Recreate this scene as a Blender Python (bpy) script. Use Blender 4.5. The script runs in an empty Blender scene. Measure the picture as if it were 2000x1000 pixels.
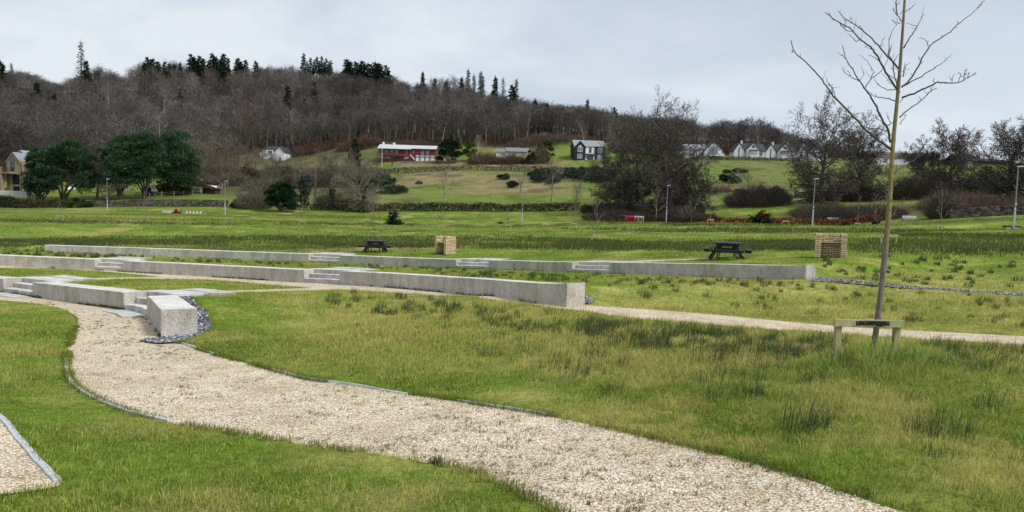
import bpy, math, random
import numpy as np
from mathutils import Vector, Matrix
from mathutils.geometry import delaunay_2d_cdt

random.seed(7)
RNG = np.random.default_rng(7)
scene = bpy.context.scene
COL = scene.collection

# ------------------------------------------------------------------ camera
EYE = np.array([0.0, 0.0, 1.7])
FPX = 1444.4
PITCH = math.radians(3.96)
ROLL = 0.031
_f = np.array([0, math.cos(PITCH), -math.sin(PITCH)])
_u = np.array([0, math.sin(PITCH), math.cos(PITCH)])
_r = np.array([1.0, 0, 0])
RT = _r * math.cos(ROLL) + _u * math.sin(ROLL)
UP = _u * math.cos(ROLL) - _r * math.sin(ROLL)

cam_d = bpy.data.cameras.new('camera')
cam = bpy.data.objects.new('camera', cam_d)
COL.objects.link(cam)
cam.matrix_world = Matrix(((RT[0], UP[0], -_f[0], EYE[0]), (RT[1], UP[1], -_f[1], EYE[1]),
                           (RT[2], UP[2], -_f[2], EYE[2]), (0, 0, 0, 1)))
cam_d.sensor_width = 36
cam_d.lens = 26
cam_d.clip_start = 0.1
cam_d.clip_end = 5000
scene.camera = cam


def ray(px, py):
    px = np.asarray(px, float); py = np.asarray(py, float)
    return (_f[None] * FPX + RT[None] * (px - 1000).reshape(-1, 1) + UP[None] * (500 - py).reshape(-1, 1))


def at(px, py, d):
    """world point seen at photo position (px, py) standing d metres in front of the camera"""
    v = ray([px], [py])[0]
    return EYE + v * (d / v[1])


def project(X, Y, Z):
    P = np.stack([X, Y, Z], -1) - EYE
    f = P @ _f
    f = np.where(f < 0.05, 0.05, f)
    return 1000 + FPX * (P @ RT) / f, 500 - FPX * (P @ UP) / f


# ------------------------------------------------------------------ numpy value noise
def vnoise(x, y, seed=0):
    xi = np.floor(x).astype(np.int64); yi = np.floor(y).astype(np.int64)
    xf = x - xi; yf = y - yi
    xf = xf * xf * (3 - 2 * xf); yf = yf * yf * (3 - 2 * yf)

    def h(a, b):
        n = (a * 374761393 + b * 668265263 + seed * 69069) & 0xffffffff
        n = ((n ^ (n >> 13)) * 1274126177) & 0xffffffff
        return ((n ^ (n >> 16)) & 0xffff) / 65535.0
    return (h(xi, yi) * (1 - xf) + h(xi + 1, yi) * xf) * (1 - yf) + (h(xi, yi + 1) * (1 - xf) + h(xi + 1, yi + 1) * xf) * yf


def fbm(x, y, seed=0, o=4):
    s = 0; a = 0.5; t = 0
    for i in range(o):
        s = s + a * vnoise(x * 2 ** i + 17.3 * i, y * 2 ** i - 9.1 * i, seed + i); t += a; a *= 0.5
    return s / t


def sstep(a, b, x):
    t = np.clip((x - a) / (b - a), 0, 1)
    return t * t * (3 - 2 * t)


# ------------------------------------------------------------------ terrace walls in plan
CEN = np.array([-25.0, 8.0])


def circ_d(px, py, R):
    v = ray([px], [py])[0]; k = v[0] / v[1]
    a = k * k + 1; b = 2 * (-CEN[0] * k - CEN[1]); c = CEN @ CEN - R * R
    return (-b + math.sqrt(b * b - 4 * a * c)) / (2 * a)


W1 = [(-170, 526, 546, 32.5), (-80, 536, 559, 29.4), (7, 544.3, 571.3, 27.2), (64, 551.7, 579.7, 25.6), (150, 561, 592, 23.4),
      (242, 571.3, 605.3, 21.0), (287, 578, 617.5, 18.3), (315, 605, 656, 14.2)]
W2 = [(-170, 490, 509), (-80, 494.5, 514), (0, 498.5, 519.5), (184, 506.6, 526.8), (240, 509, 530), (273, 511.3, 532.8), (430, 519, 542),
      (594, 526.8, 551.8), (663, 530.6, 555.6), (880, 541.5, 572), (1106.5, 552.5, 591)]
W2 = [(a, b, c, circ_d(a, c, 28.0)) for a, b, c in W2]
W3 = [(87, 478.5, 492.5), (300, 485.5, 501), (450, 490.8, 506.8), (603, 496, 512.8), (663, 498.6, 515), (780, 503, 519.3), (890, 506.6, 523.6),
      (954, 508.4, 525.8), (1117, 511.6, 531.7), (1190, 513, 535), (1390, 515.4, 541.5), (1573, 517, 547.5)]
W3 = [(a, b, c, circ_d(a, c, 39.5)) for a, b, c in W3]


class WallLine:
    def __init__(s, rows, smooth=True):
        b = np.array([at(a, c, d) for a, t, c, d in rows]); tp = np.array([at(a, t, d) for a, t, c, d in rows])
        s.cpx = np.array([r[0] for r in rows], float)
        n = 12; P = []; T = []; K = []
        for i in range(len(rows) - 1):
            for j in range(n):
                t = j / n
                K.append(s.cpx[i] * (1 - t) + s.cpx[i + 1] * t)
                if smooth:
                    i0 = max(i - 1, 0); i3 = min(i + 2, len(rows) - 1)
                    def cr(a):
                        p0, p1, p2, p3 = a[i0], a[i], a[i + 1], a[i3]
                        return .5 * (2 * p1 + (p2 - p0) * t + (2 * p0 - 5 * p1 + 4 * p2 - p3) * t * t + (3 * p1 - p0 - 3 * p2 + p3) * t ** 3)
                    P.append(cr(b)); T.append(b[i, 2] * 0 + tp[i, 2] * (1 - t) + tp[i + 1, 2] * t)
                    P[-1][2] = b[i, 2] * (1 - t) + b[i + 1, 2] * t
                else:
                    P.append(b[i] * (1 - t) + b[i + 1] * t); T.append(tp[i, 2] * (1 - t) + tp[i + 1, 2] * t)
        P.append(b[-1]); T.append(tp[-1, 2]); K.append(s.cpx[-1])
        s.P = np.array(P); s.T = np.array(T); s.K = np.array(K)
        seg = np.diff(s.P[:, :2], axis=0); s.S = np.concatenate([[0], np.cumsum(np.hypot(seg[:, 0], seg[:, 1]))])
        tan = np.gradient(s.P[:, :2], axis=0); tan /= np.hypot(tan[:, 0], tan[:, 1])[:, None]
        s.N = np.stack([-tan[:, 1], tan[:, 0]], -1)   # points to the raised side

    def s_of(s, px): return float(np.interp(px, s.K, s.S))

    def point(s, q):
        return np.array([np.interp(q, s.S, s.P[:, i]) for i in range(3)]), float(np.interp(q, s.S, s.T)), \
            np.array([np.interp(q, s.S, s.N[:, i]) for i in range(2)])

    def locate(s, X, Y):
        """signed distance (positive behind) and arc position of the nearest point"""
        best = np.full(X.shape, 1e9); bs = np.zeros(X.shape); sd = np.zeros(X.shape); over = np.zeros(X.shape)
        A = s.P[:-1, :2]; B = s.P[1:, :2]
        for i in range(0, len(A)):
            d = B[i] - A[i]; L2 = d @ d
            t = np.clip(((X - A[i, 0]) * d[0] + (Y - A[i, 1]) * d[1]) / L2, -0.0, 1.0)
            tr = ((X - A[i, 0]) * d[0] + (Y - A[i, 1]) * d[1]) / L2
            dx = X - A[i, 0] - t * d[0]; dy = Y - A[i, 1] - t * d[1]
            D = np.hypot(dx, dy); m = D < best
            L = math.sqrt(L2); sg = (-(d[1]) * (X - A[i, 0]) + d[0] * (Y - A[i, 1])) / L
            best = np.where(m, D, best); bs = np.where(m, s.S[i] + t * L, bs); sd = np.where(m, sg, sd)
            ov = np.where((i == 0) & (tr < 0), -tr * L, 0) + np.where((i == len(A) - 1) & (tr > 1), (tr - 1) * L, 0)
            over = np.where(m, ov, over)
        return sd, bs, over, best


WL1 = WallLine(W1); WL2 = WallLine(W2); WL3 = WallLine(W3)
WALLS = [(WL1, 0.62, 3.6, 2.0), (WL2, 0.5, 2.4, 2.0), (WL3, 0.5, 2.4, 3.0)]


GAPS = [(WL1, 7, 64), (WL1, 242, 287), (WL2, 184, 240), (WL2, 594, 663), (WL3, 603, 663), (WL3, 890, 954), (WL3, 1117, 1190)]


def gap_mask(W, s):
    m = np.zeros(np.shape(s))
    for w, a, b in GAPS:
        if w is W: m = np.maximum(m, ((s > W.s_of(a) - .05) & (s < W.s_of(b) + .05)) * 1.0)
    return m


def steps_h(X, Y):
    tot = np.zeros(X.shape)
    for W, T, fade, _ in WALLS:
        m = (X > W.P[:, 0].min() - 22) & (X < W.P[:, 0].max() + 22) & (Y > W.P[:, 1].min() - 22) & (Y < W.P[:, 1].max() + 22)
        if not m.any(): continue
        sd, s, over, best = W.locate(X[m], Y[m])
        H = np.interp(s, W.S, W.T) - np.interp(s, W.S, W.P[:, 2])
        T = T + 0.5 * gap_mask(W, s)
        v = (H - 0.03) * sstep(T - 0.26, T - 0.04, sd) * sstep(0.0, fade, W.S[-1] - s) * (1 - sstep(0, 4, over)) * (1 - sstep(8, 20, np.abs(sd)))
        tot[m] += v
    return tot


_gx = np.arange(-52.0, 26.0, .1); _gy = np.arange(0.0, 62.0, .1)
_SG = steps_h(np.repeat(_gx, len(_gy)), np.tile(_gy, len(_gx))).reshape(len(_gx), len(_gy))
_steps_exact = steps_h


def steps_h(X, Y):
    a = (X - _gx[0]) / .1; b = (Y - _gy[0]) / .1
    ok = (a > 0) & (b > 0) & (a < len(_gx) - 1.01) & (b < len(_gy) - 1.01); out = np.zeros(np.shape(X))
    a = a[ok]; b = b[ok]; i = a.astype(int); j = b.astype(int); a = a - i; b = b - j
    out[ok] = (_SG[i, j] * (1 - a) + _SG[i + 1, j] * a) * (1 - b) + (_SG[i, j + 1] * (1 - a) + _SG[i + 1, j + 1] * a) * b
    return out


# ------------------------------------------------------------------ terrain: control points (photo x, photo y, distance)
CTRL = [(1450, 1000, 4.2), (1000, 1000, 4.2), (2000, 1000, 3.9), (120, 945, 4.9), (0, 1000, 4.4), (600, 1000, 4.3), (1780, 1000, 4.03),
        (1280, 855, 6.15), (860, 775, 8.0), (600, 735, 9.3), (130, 720, 9.6), (200, 780, 7.8), (1703, 720, 9.5), (1850, 715, 9.3), (2000, 740, 7.8),
        (900, 650, 13.2), (1300, 690, 10.6), (700, 590, 19.2), (1106, 601, 17.4), (1400, 622, 16.2), (1700, 652, 15.4), (2000, 663, 14.6), (2000, 577, 21.8), (1800, 562, 23.5),
        (1620, 503, 32), (1420, 503, 34), (733, 489.5, 49), (870, 491, 44), (2000, 500, 33),
        (209, 412, 140), (439, 419, 133), (1019, 439, 125), (1303, 435, 120), (1587, 441, 95), (1980, 448, 71), (1240, 434, 121),
        (730, 462, 72), (1167, 471, 60), (1738, 477, 41), (116, 430, 85), (285, 433, 85), (447, 433, 98), (1836, 449, 91), (1673, 444, 112), (1534, 438.5, 103), (1387, 435.5, 106),
        (0, 470, 62), (300, 470, 60), (0, 404, 150), (200, 404, 150), (400, 404, 150), (700, 412, 150), (1000, 413, 150), (1130, 427, 128), (1925, 424, 105), (1777, 432, 104),
        (1290, 427, 134), (1605, 396, 140), (900, 392, 166), (900, 360, 210), (900, 333, 258), (900, 318, 292), (1050, 333, 262), (330, 388, 165), (430, 362, 205), (30, 377, 170), (250, 385, 166),
        (535, 315, 335), (560, 345, 270), (650, 385, 175), (0, 290, 250), (0, 350, 190), (200, 290, 290), (300, 280, 300), (500, 276, 360), (700, 283, 340), (900, 285, 330), (1100, 276, 325), (1300, 302, 325),
        (1150, 312.5, 290), (1150, 335, 258), (1380, 310, 310), (1460, 310, 315), (1530, 312, 320), (1610, 314, 324), (1450, 340, 240), (1450, 393, 160), (1420, 420, 130), (1700, 397, 140), (1800, 384, 152), (1950, 376, 152),
        (1750, 322, 260), (1950, 322, 240), (1000, 306, 310), (795, 315, 300),
        (0, 182, 480), (300, 175, 500), (500, 167, 520), (700, 178, 510), (900, 215, 480), (1100, 253, 430), (1300, 283, 400), (1450, 283, 400), (1600, 300, 385), (1800, 314, 350), (2000, 320, 340),
        (100, 240, 365), (400, 232, 410), (700, 235, 410), (1000, 255, 380)]
_c = np.array([at(*c) for c in CTRL])
extra = []
for k, (px, py, d) in enumerate([(0, 182, 480), (300, 175, 500), (500, 167, 520), (700, 178, 510), (900, 215, 480), (1100, 253, 430), (1300, 283, 400), (1450, 283, 400), (1600, 300, 385), (1800, 314, 350), (2000, 320, 340)]):
    p = at(px, py, d)
    extra.append([p[0] * 1.5, p[1] * 1.5, p[2] * 0.96]); extra.append([p[0] * 3, p[1] * 3, p[2] * 0.7])
for a in (-0.6, -0.3, 0, 0.3, 0.6):
    extra.append([2.2 * math.sin(a), 2.2 * math.cos(a), -0.02 + 0.1 * a]); extra.append([.7 * math.sin(a), .7 * math.cos(a), 0.03])
_pts = [_c, np.array(extra)]
for W, T, fade, _ in WALLS:
    for q in np.arange(0.3, W.S[-1], 2.2):
        P, tz, n = W.point(q)
        _pts.append(np.array([[P[0] - n[0] * .12, P[1] - n[1] * .12, P[2]]]))
        if q > W.S[-1] - fade - 1: continue
        _pts.append(np.array([[P[0] + n[0] * (T + .85), P[1] + n[1] * (T + .85), tz - 0.03]]))
_pts = np.concatenate(_pts)


def uv(X, Y):
    return np.clip(np.arctan2(X, np.maximum(Y, 1e-3)), -0.8, 0.8), np.log(np.maximum(np.hypot(X, Y), 0.6))


_U, _V = uv(_pts[:, 0], _pts[:, 1])
_res = _pts[:, 2] - steps_h(_pts[:, 0], _pts[:, 1])
EPS2 = 0.05 ** 2
_n = len(_U)
_A = -np.sqrt((_U[:, None] - _U[None]) ** 2 + (_V[:, None] - _V[None]) ** 2 + EPS2)
_A += np.eye(_n) * 0.004
_Q = np.stack([np.ones(_n), _U, _V], 1)
_M = np.block([[_A, _Q], [_Q.T, np.zeros((3, 3))]])
_sol = np.linalg.solve(_M, np.concatenate([_res, np.zeros(3)]))

TREE_P = at(1703, 703, 9.5)
MOUND = [(TREE_P[0] - 0.08, TREE_P[1] - 0.12, 0.125, 0.42), (TREE_P[0] - 0.5, TREE_P[1] - 0.25, 0.05, 0.26), (TREE_P[0] + 0.42, TREE_P[1] - 0.35, 0.05, 0.33)]


def _smooth(u, v):
    out = np.zeros(u.shape)
    for i in range(0, len(u), 20000):
        a = u[i:i + 20000]; b = v[i:i + 20000]
        K = -np.sqrt((a[:, None] - _U[None]) ** 2 + (b[:, None] - _V[None]) ** 2 + EPS2)
        out[i:i + 20000] = K @ _sol[:_n] + _sol[_n] + _sol[_n + 1] * a + _sol[_n + 2] * b
    return out


_gu = np.linspace(-0.8, 0.8, 481); _gv = np.linspace(-0.52, 8.0, 900)
_G = _smooth(np.repeat(_gu, 900), np.tile(_gv, 481)).reshape(481, 900)


def zt(X, Y):
    X = np.atleast_1d(np.asarray(X, float)); Y = np.atleast_1d(np.asarray(Y, float))
    sh = X.shape; x = X.ravel(); y = Y.ravel(); out = np.zeros(x.shape)
    for i in range(0, len(x), 20000):
        a = x[i:i + 20000]; b = y[i:i + 20000]
        u, v = uv(a, b)
        fu = np.clip((u + 0.8) / (_gu[1] - _gu[0]), 0, 479.999); fv = np.clip((v + 0.52) / (_gv[1] - _gv[0]), 0, 898.999)
        iu = fu.astype(int); iv = fv.astype(int); fu = fu - iu; fv = fv - iv
        z = (_G[iu, iv] * (1 - fu) + _G[iu + 1, iv] * fu) * (1 - fv) + (_G[iu, iv + 1] * (1 - fu) + _G[iu + 1, iv + 1] * fu) * fv
        w = sstep(-0.2, 0.35, b / np.maximum(np.hypot(a, b), 0.3)); w = np.where(np.hypot(a, b) < 0.7, 0, w)
        z = z * w + 0.03 * (1 - w)
        z = z + steps_h(a, b)
        for mx, my, mh, ms in MOUND: z = z + mh * np.exp(-((a - mx) ** 2 + (b - my) ** 2) / (2 * ms * ms))
        out[i:i + 20000] = z
    return out.reshape(sh)


def hit(px, py, dmin=1.5, dmax=900.0, steps=300):
    """where the sight lines through photo positions meet the terrain"""
    px = np.atleast_1d(np.asarray(px, float)); py = np.atleast_1d(np.asarray(py, float))
    v = ray(px, py); v = v / v[:, 1:2]; n = len(v); lo = np.full(n, dmax * .98); done = np.zeros(n, bool); hi = np.full(n, dmax)
    ds = np.exp(np.linspace(math.log(dmin), math.log(dmax), steps))
    for a, b in zip(ds[:-1], ds[1:]):
        m = ~done
        if not m.any(): break
        p = EYE + v[m] * b; below = p[:, 2] < zt(p[:, 0], p[:, 1])
        idx = np.where(m)[0][below]; lo[idx] = a; hi[idx] = b; done[idx] = True
    for _ in range(9):
        mid = .5 * (lo + hi); p = EYE + v * mid[:, None]; below = p[:, 2] < zt(p[:, 0], p[:, 1])
        hi = np.where(below, mid, hi); lo = np.where(below, lo, mid)
    return EYE + v * hi[:, None]


def gpos(px, py, d):
    p = at(px, py, d)
    return np.array([p[0], p[1], zt(p[0], p[1])[0]])


# ------------------------------------------------------------------ materials
def nd(nt, t, **kw):
    n = nt.nodes.new(t)
    for k, v in kw.items(): setattr(n, k, v)
    return n


def new_mat(name):
    m = bpy.data.materials.new(name); m.use_nodes = True
    nt = m.node_tree; nt.nodes.clear()
    out = nd(nt, 'ShaderNodeOutputMaterial')
    b = nd(nt, 'ShaderNodeBsdfPrincipled')
    b.inputs['Specular IOR Level'].default_value = 0.25
    nt.links.new(b.outputs[0], out.inputs[0])
    return m, nt, b, out


def ramp(nt, stops, fac, interp='LINEAR'):
    r = nd(nt, 'ShaderNodeValToRGB'); r.color_ramp.interpolation = interp
    el = r.color_ramp.elements
    while len(el) < len(stops): el.new(0.5)
    for e, (p, c) in zip(el, stops): e.position = p; e.color = (*c, 1) if len(c) == 3 else c
    nt.links.new(fac, r.inputs[0]); return r.outputs[0]


def mix(nt, a, b, fac, mode='MIX'):
    n = nd(nt, 'ShaderNodeMix', data_type='RGBA', blend_type=mode, clamp_factor=True)
    for sock, v in ((n.inputs[0], fac), (n.inputs[6], a), (n.inputs[7], b)):
        if isinstance(v, (int, float)): sock.default_value = v
        elif isinstance(v, tuple): sock.default_value = (*v, 1) if len(v) == 3 else v
        else: nt.links.new(v, sock)
    return n.outputs[2]


def noise(nt, scale, detail=4, rough=0.6, vec=None, dist=0.0):
    n = nd(nt, 'ShaderNodeTexNoise'); n.inputs['Scale'].default_value = scale; n.inputs['Detail'].default_value = detail
    n.inputs['Roughness'].default_value = rough; n.inputs['Distortion'].default_value = dist
    if vec is not None: nt.links.new(vec, n.inputs['Vector'])
    return n.outputs[0]


def coords(nt, kind='pos', scale=(1, 1, 1)):
    if kind == 'pos': o = nd(nt, 'ShaderNodeNewGeometry').outputs['Position']
    else: o = nd(nt, 'ShaderNodeTexCoord').outputs['Object']
    mp = nd(nt, 'ShaderNodeMapping'); mp.inputs['Scale'].default_value = scale
    nt.links.new(o, mp.inputs[0]); return mp.outputs[0]


def simple_mat(name, col, rough=0.7, var=0.25, scale=6, spec=0.25, metallic=0.0, bump=0.0, bscale=60, kind='obj', stain=None):
    m, nt, b, out = new_mat(name)
    c = coords(nt, kind)
    n1 = noise(nt, scale, 5, 0.65, c)
    lo = tuple(x * (1 - var) for x in col); hi = tuple(min(1, x * (1 + var)) for x in col)
    o = ramp(nt, [(0.3, lo), (0.7, hi)], n1)
    if stain:
        n2 = noise(nt, stain[1], 5, 0.7, coords(nt, kind, (1, 1, .25)))
        o = mix(nt, o, stain[0], ramp(nt, [(stain[2], (0, 0, 0)), (stain[2] + .2, (1, 1, 1))], n2))
    nt.links.new(o, b.inputs['Base Color'])
    b.inputs['Roughness'].default_value = rough; b.inputs['Specular IOR Level'].default_value = spec; b.inputs['Metallic'].default_value = metallic
    if bump:
        bp = nd(nt, 'ShaderNodeBump'); bp.inputs['Strength'].default_value = bump; bp.inputs['Distance'].default_value = 0.02
        nt.links.new(noise(nt, bscale, 4, 0.7, c), bp.inputs['Height']); nt.links.new(bp.outputs[0], b.inputs['Normal'])
    return m


def tint_mat(name, rough=0.8, trans=0.0, gain=1.0, objvar=0.0):
    """colour comes from the mesh's own 'tint' attribute (one colour per blade, leaf or twig)"""
    m, nt, b, out = new_mat(name)
    a = nd(nt, 'ShaderNodeAttribute', attribute_name='tint').outputs['Color']
    if objvar:
        oi = nd(nt, 'ShaderNodeObjectInfo').outputs['Random']
        k = nd(nt, 'ShaderNodeMapRange'); nt.links.new(oi, k.inputs[0]); k.inputs[3].default_value = 1 - objvar; k.inputs[4].default_value = 1 + objvar
        h = nd(nt, 'ShaderNodeVectorMath', operation='SCALE'); nt.links.new(a, h.inputs[0]); nt.links.new(k.outputs[0], h.inputs['Scale']); a = h.outputs[0]
    if trans:
        nt.nodes.remove(b)
        d = nd(nt, 'ShaderNodeBsdfDiffuse'); t = nd(nt, 'ShaderNodeBsdfTranslucent'); mx = nd(nt, 'ShaderNodeMixShader'); mx.inputs[0].default_value = trans
        nt.links.new(a, d.inputs[0]); nt.links.new(a, t.inputs[0]); nt.links.new(d.outputs[0], mx.inputs[1]); nt.links.new(t.outputs[0], mx.inputs[2])
        nt.links.new(mx.outputs[0], out.inputs[0])
    else:
        nt.links.new(a, b.inputs['Base Color']); b.inputs['Roughness'].default_value = rough; b.inputs['Specular IOR Level'].default_value = 0.1
    return m


# ------------------------------------------------------------------ mesh helpers
class MB:
    """collects shapes and links them as ONE mesh object"""
    def __init__(s): s.v = []; s.t = []; s.q = []; s.c = []; s.n = 0

    def add(s, v, tris=None, quads=None, tint=(0.5, 0.5, 0.5)):
        v = np.asarray(v, float).reshape(-1, 3)
        if tris is not None and len(tris): s.t.append(np.asarray(tris, np.int64).reshape(-1, 3) + s.n)
        if quads is not None and len(quads): s.q.append(np.asarray(quads, np.int64).reshape(-1, 4) + s.n)
        tint = np.asarray(tint, float)
        s.c.append(np.broadcast_to(tint, (len(v), 3)) if tint.ndim == 1 else tint)
        s.v.append(v); s.n += len(v); return s

    def box(s, lo, hi, tint=(.5, .5, .5), R=None, o=(0, 0, 0)):
        x0, y0, z0 = lo; x1, y1, z1 = hi
        v = np.array([(x0, y0, z0), (x1, y0, z0), (x1, y1, z0), (x0, y1, z0), (x0, y0, z1), (x1, y0, z1), (x1, y1, z1), (x0, y1, z1)], float)
        if R is not None: v = v @ np.asarray(R).T
        v = v + np.asarray(o)
        return s.add(v, None, [(0, 3, 2, 1), (4, 5, 6, 7), (0, 1, 5, 4), (1, 2, 6, 5), (2, 3, 7, 6), (3, 0, 4, 7)], tint)

    def beam(s, a, b, w, h, tint=(.5, .5, .5), up=(0, 0, 1)):
        a = np.asarray(a, float); b = np.asarray(b, float); d = b - a; L = np.linalg.norm(d); d = d / L
        sx = np.cross(d, np.asarray(up, float)); sx = sx / np.linalg.norm(sx); sz = np.cross(sx, d)
        return s.box((0, -w / 2, -h / 2), (L, w / 2, h / 2), tint, np.stack([d, -sx, sz], 1), a)

    def prism(s, poly, y0, y1, tint=(.5, .5, .5), axis='y'):
        """outline in the x-z plane carried from y0 to y1 (axis 'x': outline in y-z carried along x)"""
        n = len(poly); V = []
        for yy in (y0, y1):
            for a, b in poly: V.append((a, yy, b) if axis == 'y' else (yy, a, b))
        base = s.n
        s.add(V, None, [(i, (i + 1) % n, n + (i + 1) % n, n + i) for i in range(n)], tint)
        tr = [(0, i, i + 1) for i in range(1, n - 1)]
        s.t.append(np.array([(a, c, b) for a, b, c in tr]) + base); s.t.append(np.array(tr) + base + n)
        return s

    def tube(s, pts, rad, sides=6, tint=(.5, .5, .5), cap=True):
        pts = np.asarray(pts, float); rad = np.broadcast_to(np.asarray(rad, float), (len(pts),))
        d = np.gradient(pts, axis=0); d /= np.maximum(np.linalg.norm(d, axis=1), 1e-9)[:, None]
        ref = np.array([0.31, 0.27, 0.91]) if abs(d[0][2]) < 0.9 else np.array([1.0, 0.1, 0])
        V = []
        for p, t, r in zip(pts, d, rad):
            a = np.cross(t, ref); a /= np.linalg.norm(a); b = np.cross(t, a)
            for k in range(sides):
                th = 2 * math.pi * k / sides; V.append(p + r * (a * math.cos(th) + b * math.sin(th)))
        Q = []
        for i in range(len(pts) - 1):
            for k in range(sides):
                k2 = (k + 1) % sides; Q.append((i * sides + k, i * sides + k2, (i + 1) * sides + k2, (i + 1) * sides + k))
        T = []
        if cap:
            e = (len(pts) - 1) * sides
            for k in range(1, sides - 1): T.append((0, k + 1, k)); T.append((e, e + k, e + k + 1))
        return s.add(V, T, Q, tint)

    def ribbons(s, p0, p1, w, tint, n=None):
        """many flat strips at once: from p0 to p1, width w, random facing"""
        p0 = np.asarray(p0, float); p1 = np.asarray(p1, float); d = p1 - p0
        r = RNG.normal(size=p0.shape) if n is None else n
        sx = np.cross(d, r); sx /= np.maximum(np.linalg.norm(sx, axis=1), 1e-9)[:, None]
        w = np.broadcast_to(np.asarray(w, float), (len(p0),))[:, None] * 0.5
        V = np.stack([p0 - sx * w, p0 + sx * w, p1 + sx * w * .6, p1 - sx * w * .6], 1).reshape(-1, 3)
        Q = np.arange(len(p0) * 4).reshape(-1, 4)
        tint = np.asarray(tint, float)
        c = np.repeat(tint, 4, axis=0) if tint.ndim == 2 else tint
        return s.add(V, None, Q, c)

    def mesh(s, name, smooth=False):
        me = bpy.data.meshes.new(name)
        V = np.concatenate(s.v); T = np.concatenate(s.t) if s.t else np.zeros((0, 3), int); Q = np.concatenate(s.q) if s.q else np.zeros((0, 4), int)
        me.vertices.add(len(V)); me.vertices.foreach_set('co', V.astype(np.float32).ravel())
        me.loops.add(T.size + Q.size); me.loops.foreach_set('vertex_index', np.concatenate([T.ravel(), Q.ravel()]).astype(np.int32))
        me.polygons.add(len(T) + len(Q))
        st = np.concatenate([np.arange(len(T)) * 3, T.size + np.arange(len(Q)) * 4]).astype(np.int32)
        me.polygons.foreach_set('loop_start', st)
        me.polygons.foreach_set('use_smooth', np.full(len(T) + len(Q), bool(smooth)))
        C = np.concatenate([np.concatenate(s.c), np.ones((len(V), 1))], 1)
        me.update(calc_edges=True)
        at_ = me.attributes.new('tint', 'FLOAT_COLOR', 'POINT'); at_.data.foreach_set('color', C.astype(np.float32).ravel())
        return me

    def build(s, name, mat, parent=None, loc=None, rotz=0.0, smooth=False, bevel=0.0):
        o = bpy.data.objects.new(name, s.mesh(name, smooth)); COL.objects.link(o)
        o.data.materials.append(mat)
        if parent is not None: o.parent = parent
        if loc is not None: o.location = [float(q) for q in loc]
        o.rotation_euler = (0, 0, rotz)
        if bevel:
            b = o.modifiers.new('bevel', 'BEVEL'); b.width = bevel; b.segments = 2; b.limit_method = 'ANGLE'
        return o


def tag(o, label=None, cat=None, group=None, kind=None):
    if label: o['label'] = label
    if cat: o['category'] = cat
    if group: o['group'] = group
    if kind: o['kind'] = kind
    return o


def thing(name, label, cat, loc=(0, 0, 0), rotz=0.0, group=None):
    o = bpy.data.objects.new(name, None); COL.objects.link(o)
    o.location = [float(q) for q in loc]; o.rotation_euler = (0, 0, rotz); o.empty_display_size = 0.2
    return tag(o, label, cat, group)


def dup(root, loc, rotz=0.0, scale=None, label=None, group=None):
    r = root.copy(); COL.objects.link(r); r.location = [float(q) for q in loc]; r.rotation_euler = (0, 0, rotz)
    if scale is not None: r.scale = (scale,) * 3 if isinstance(scale, (int, float)) else scale
    if label: r['label'] = label
    if group: r['group'] = group
    for ch in list(root.children):
        c = ch.copy(); COL.objects.link(c); c.parent = r
        for g in list(ch.children):
            d = g.copy(); COL.objects.link(d); d.parent = c
    return r
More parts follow.
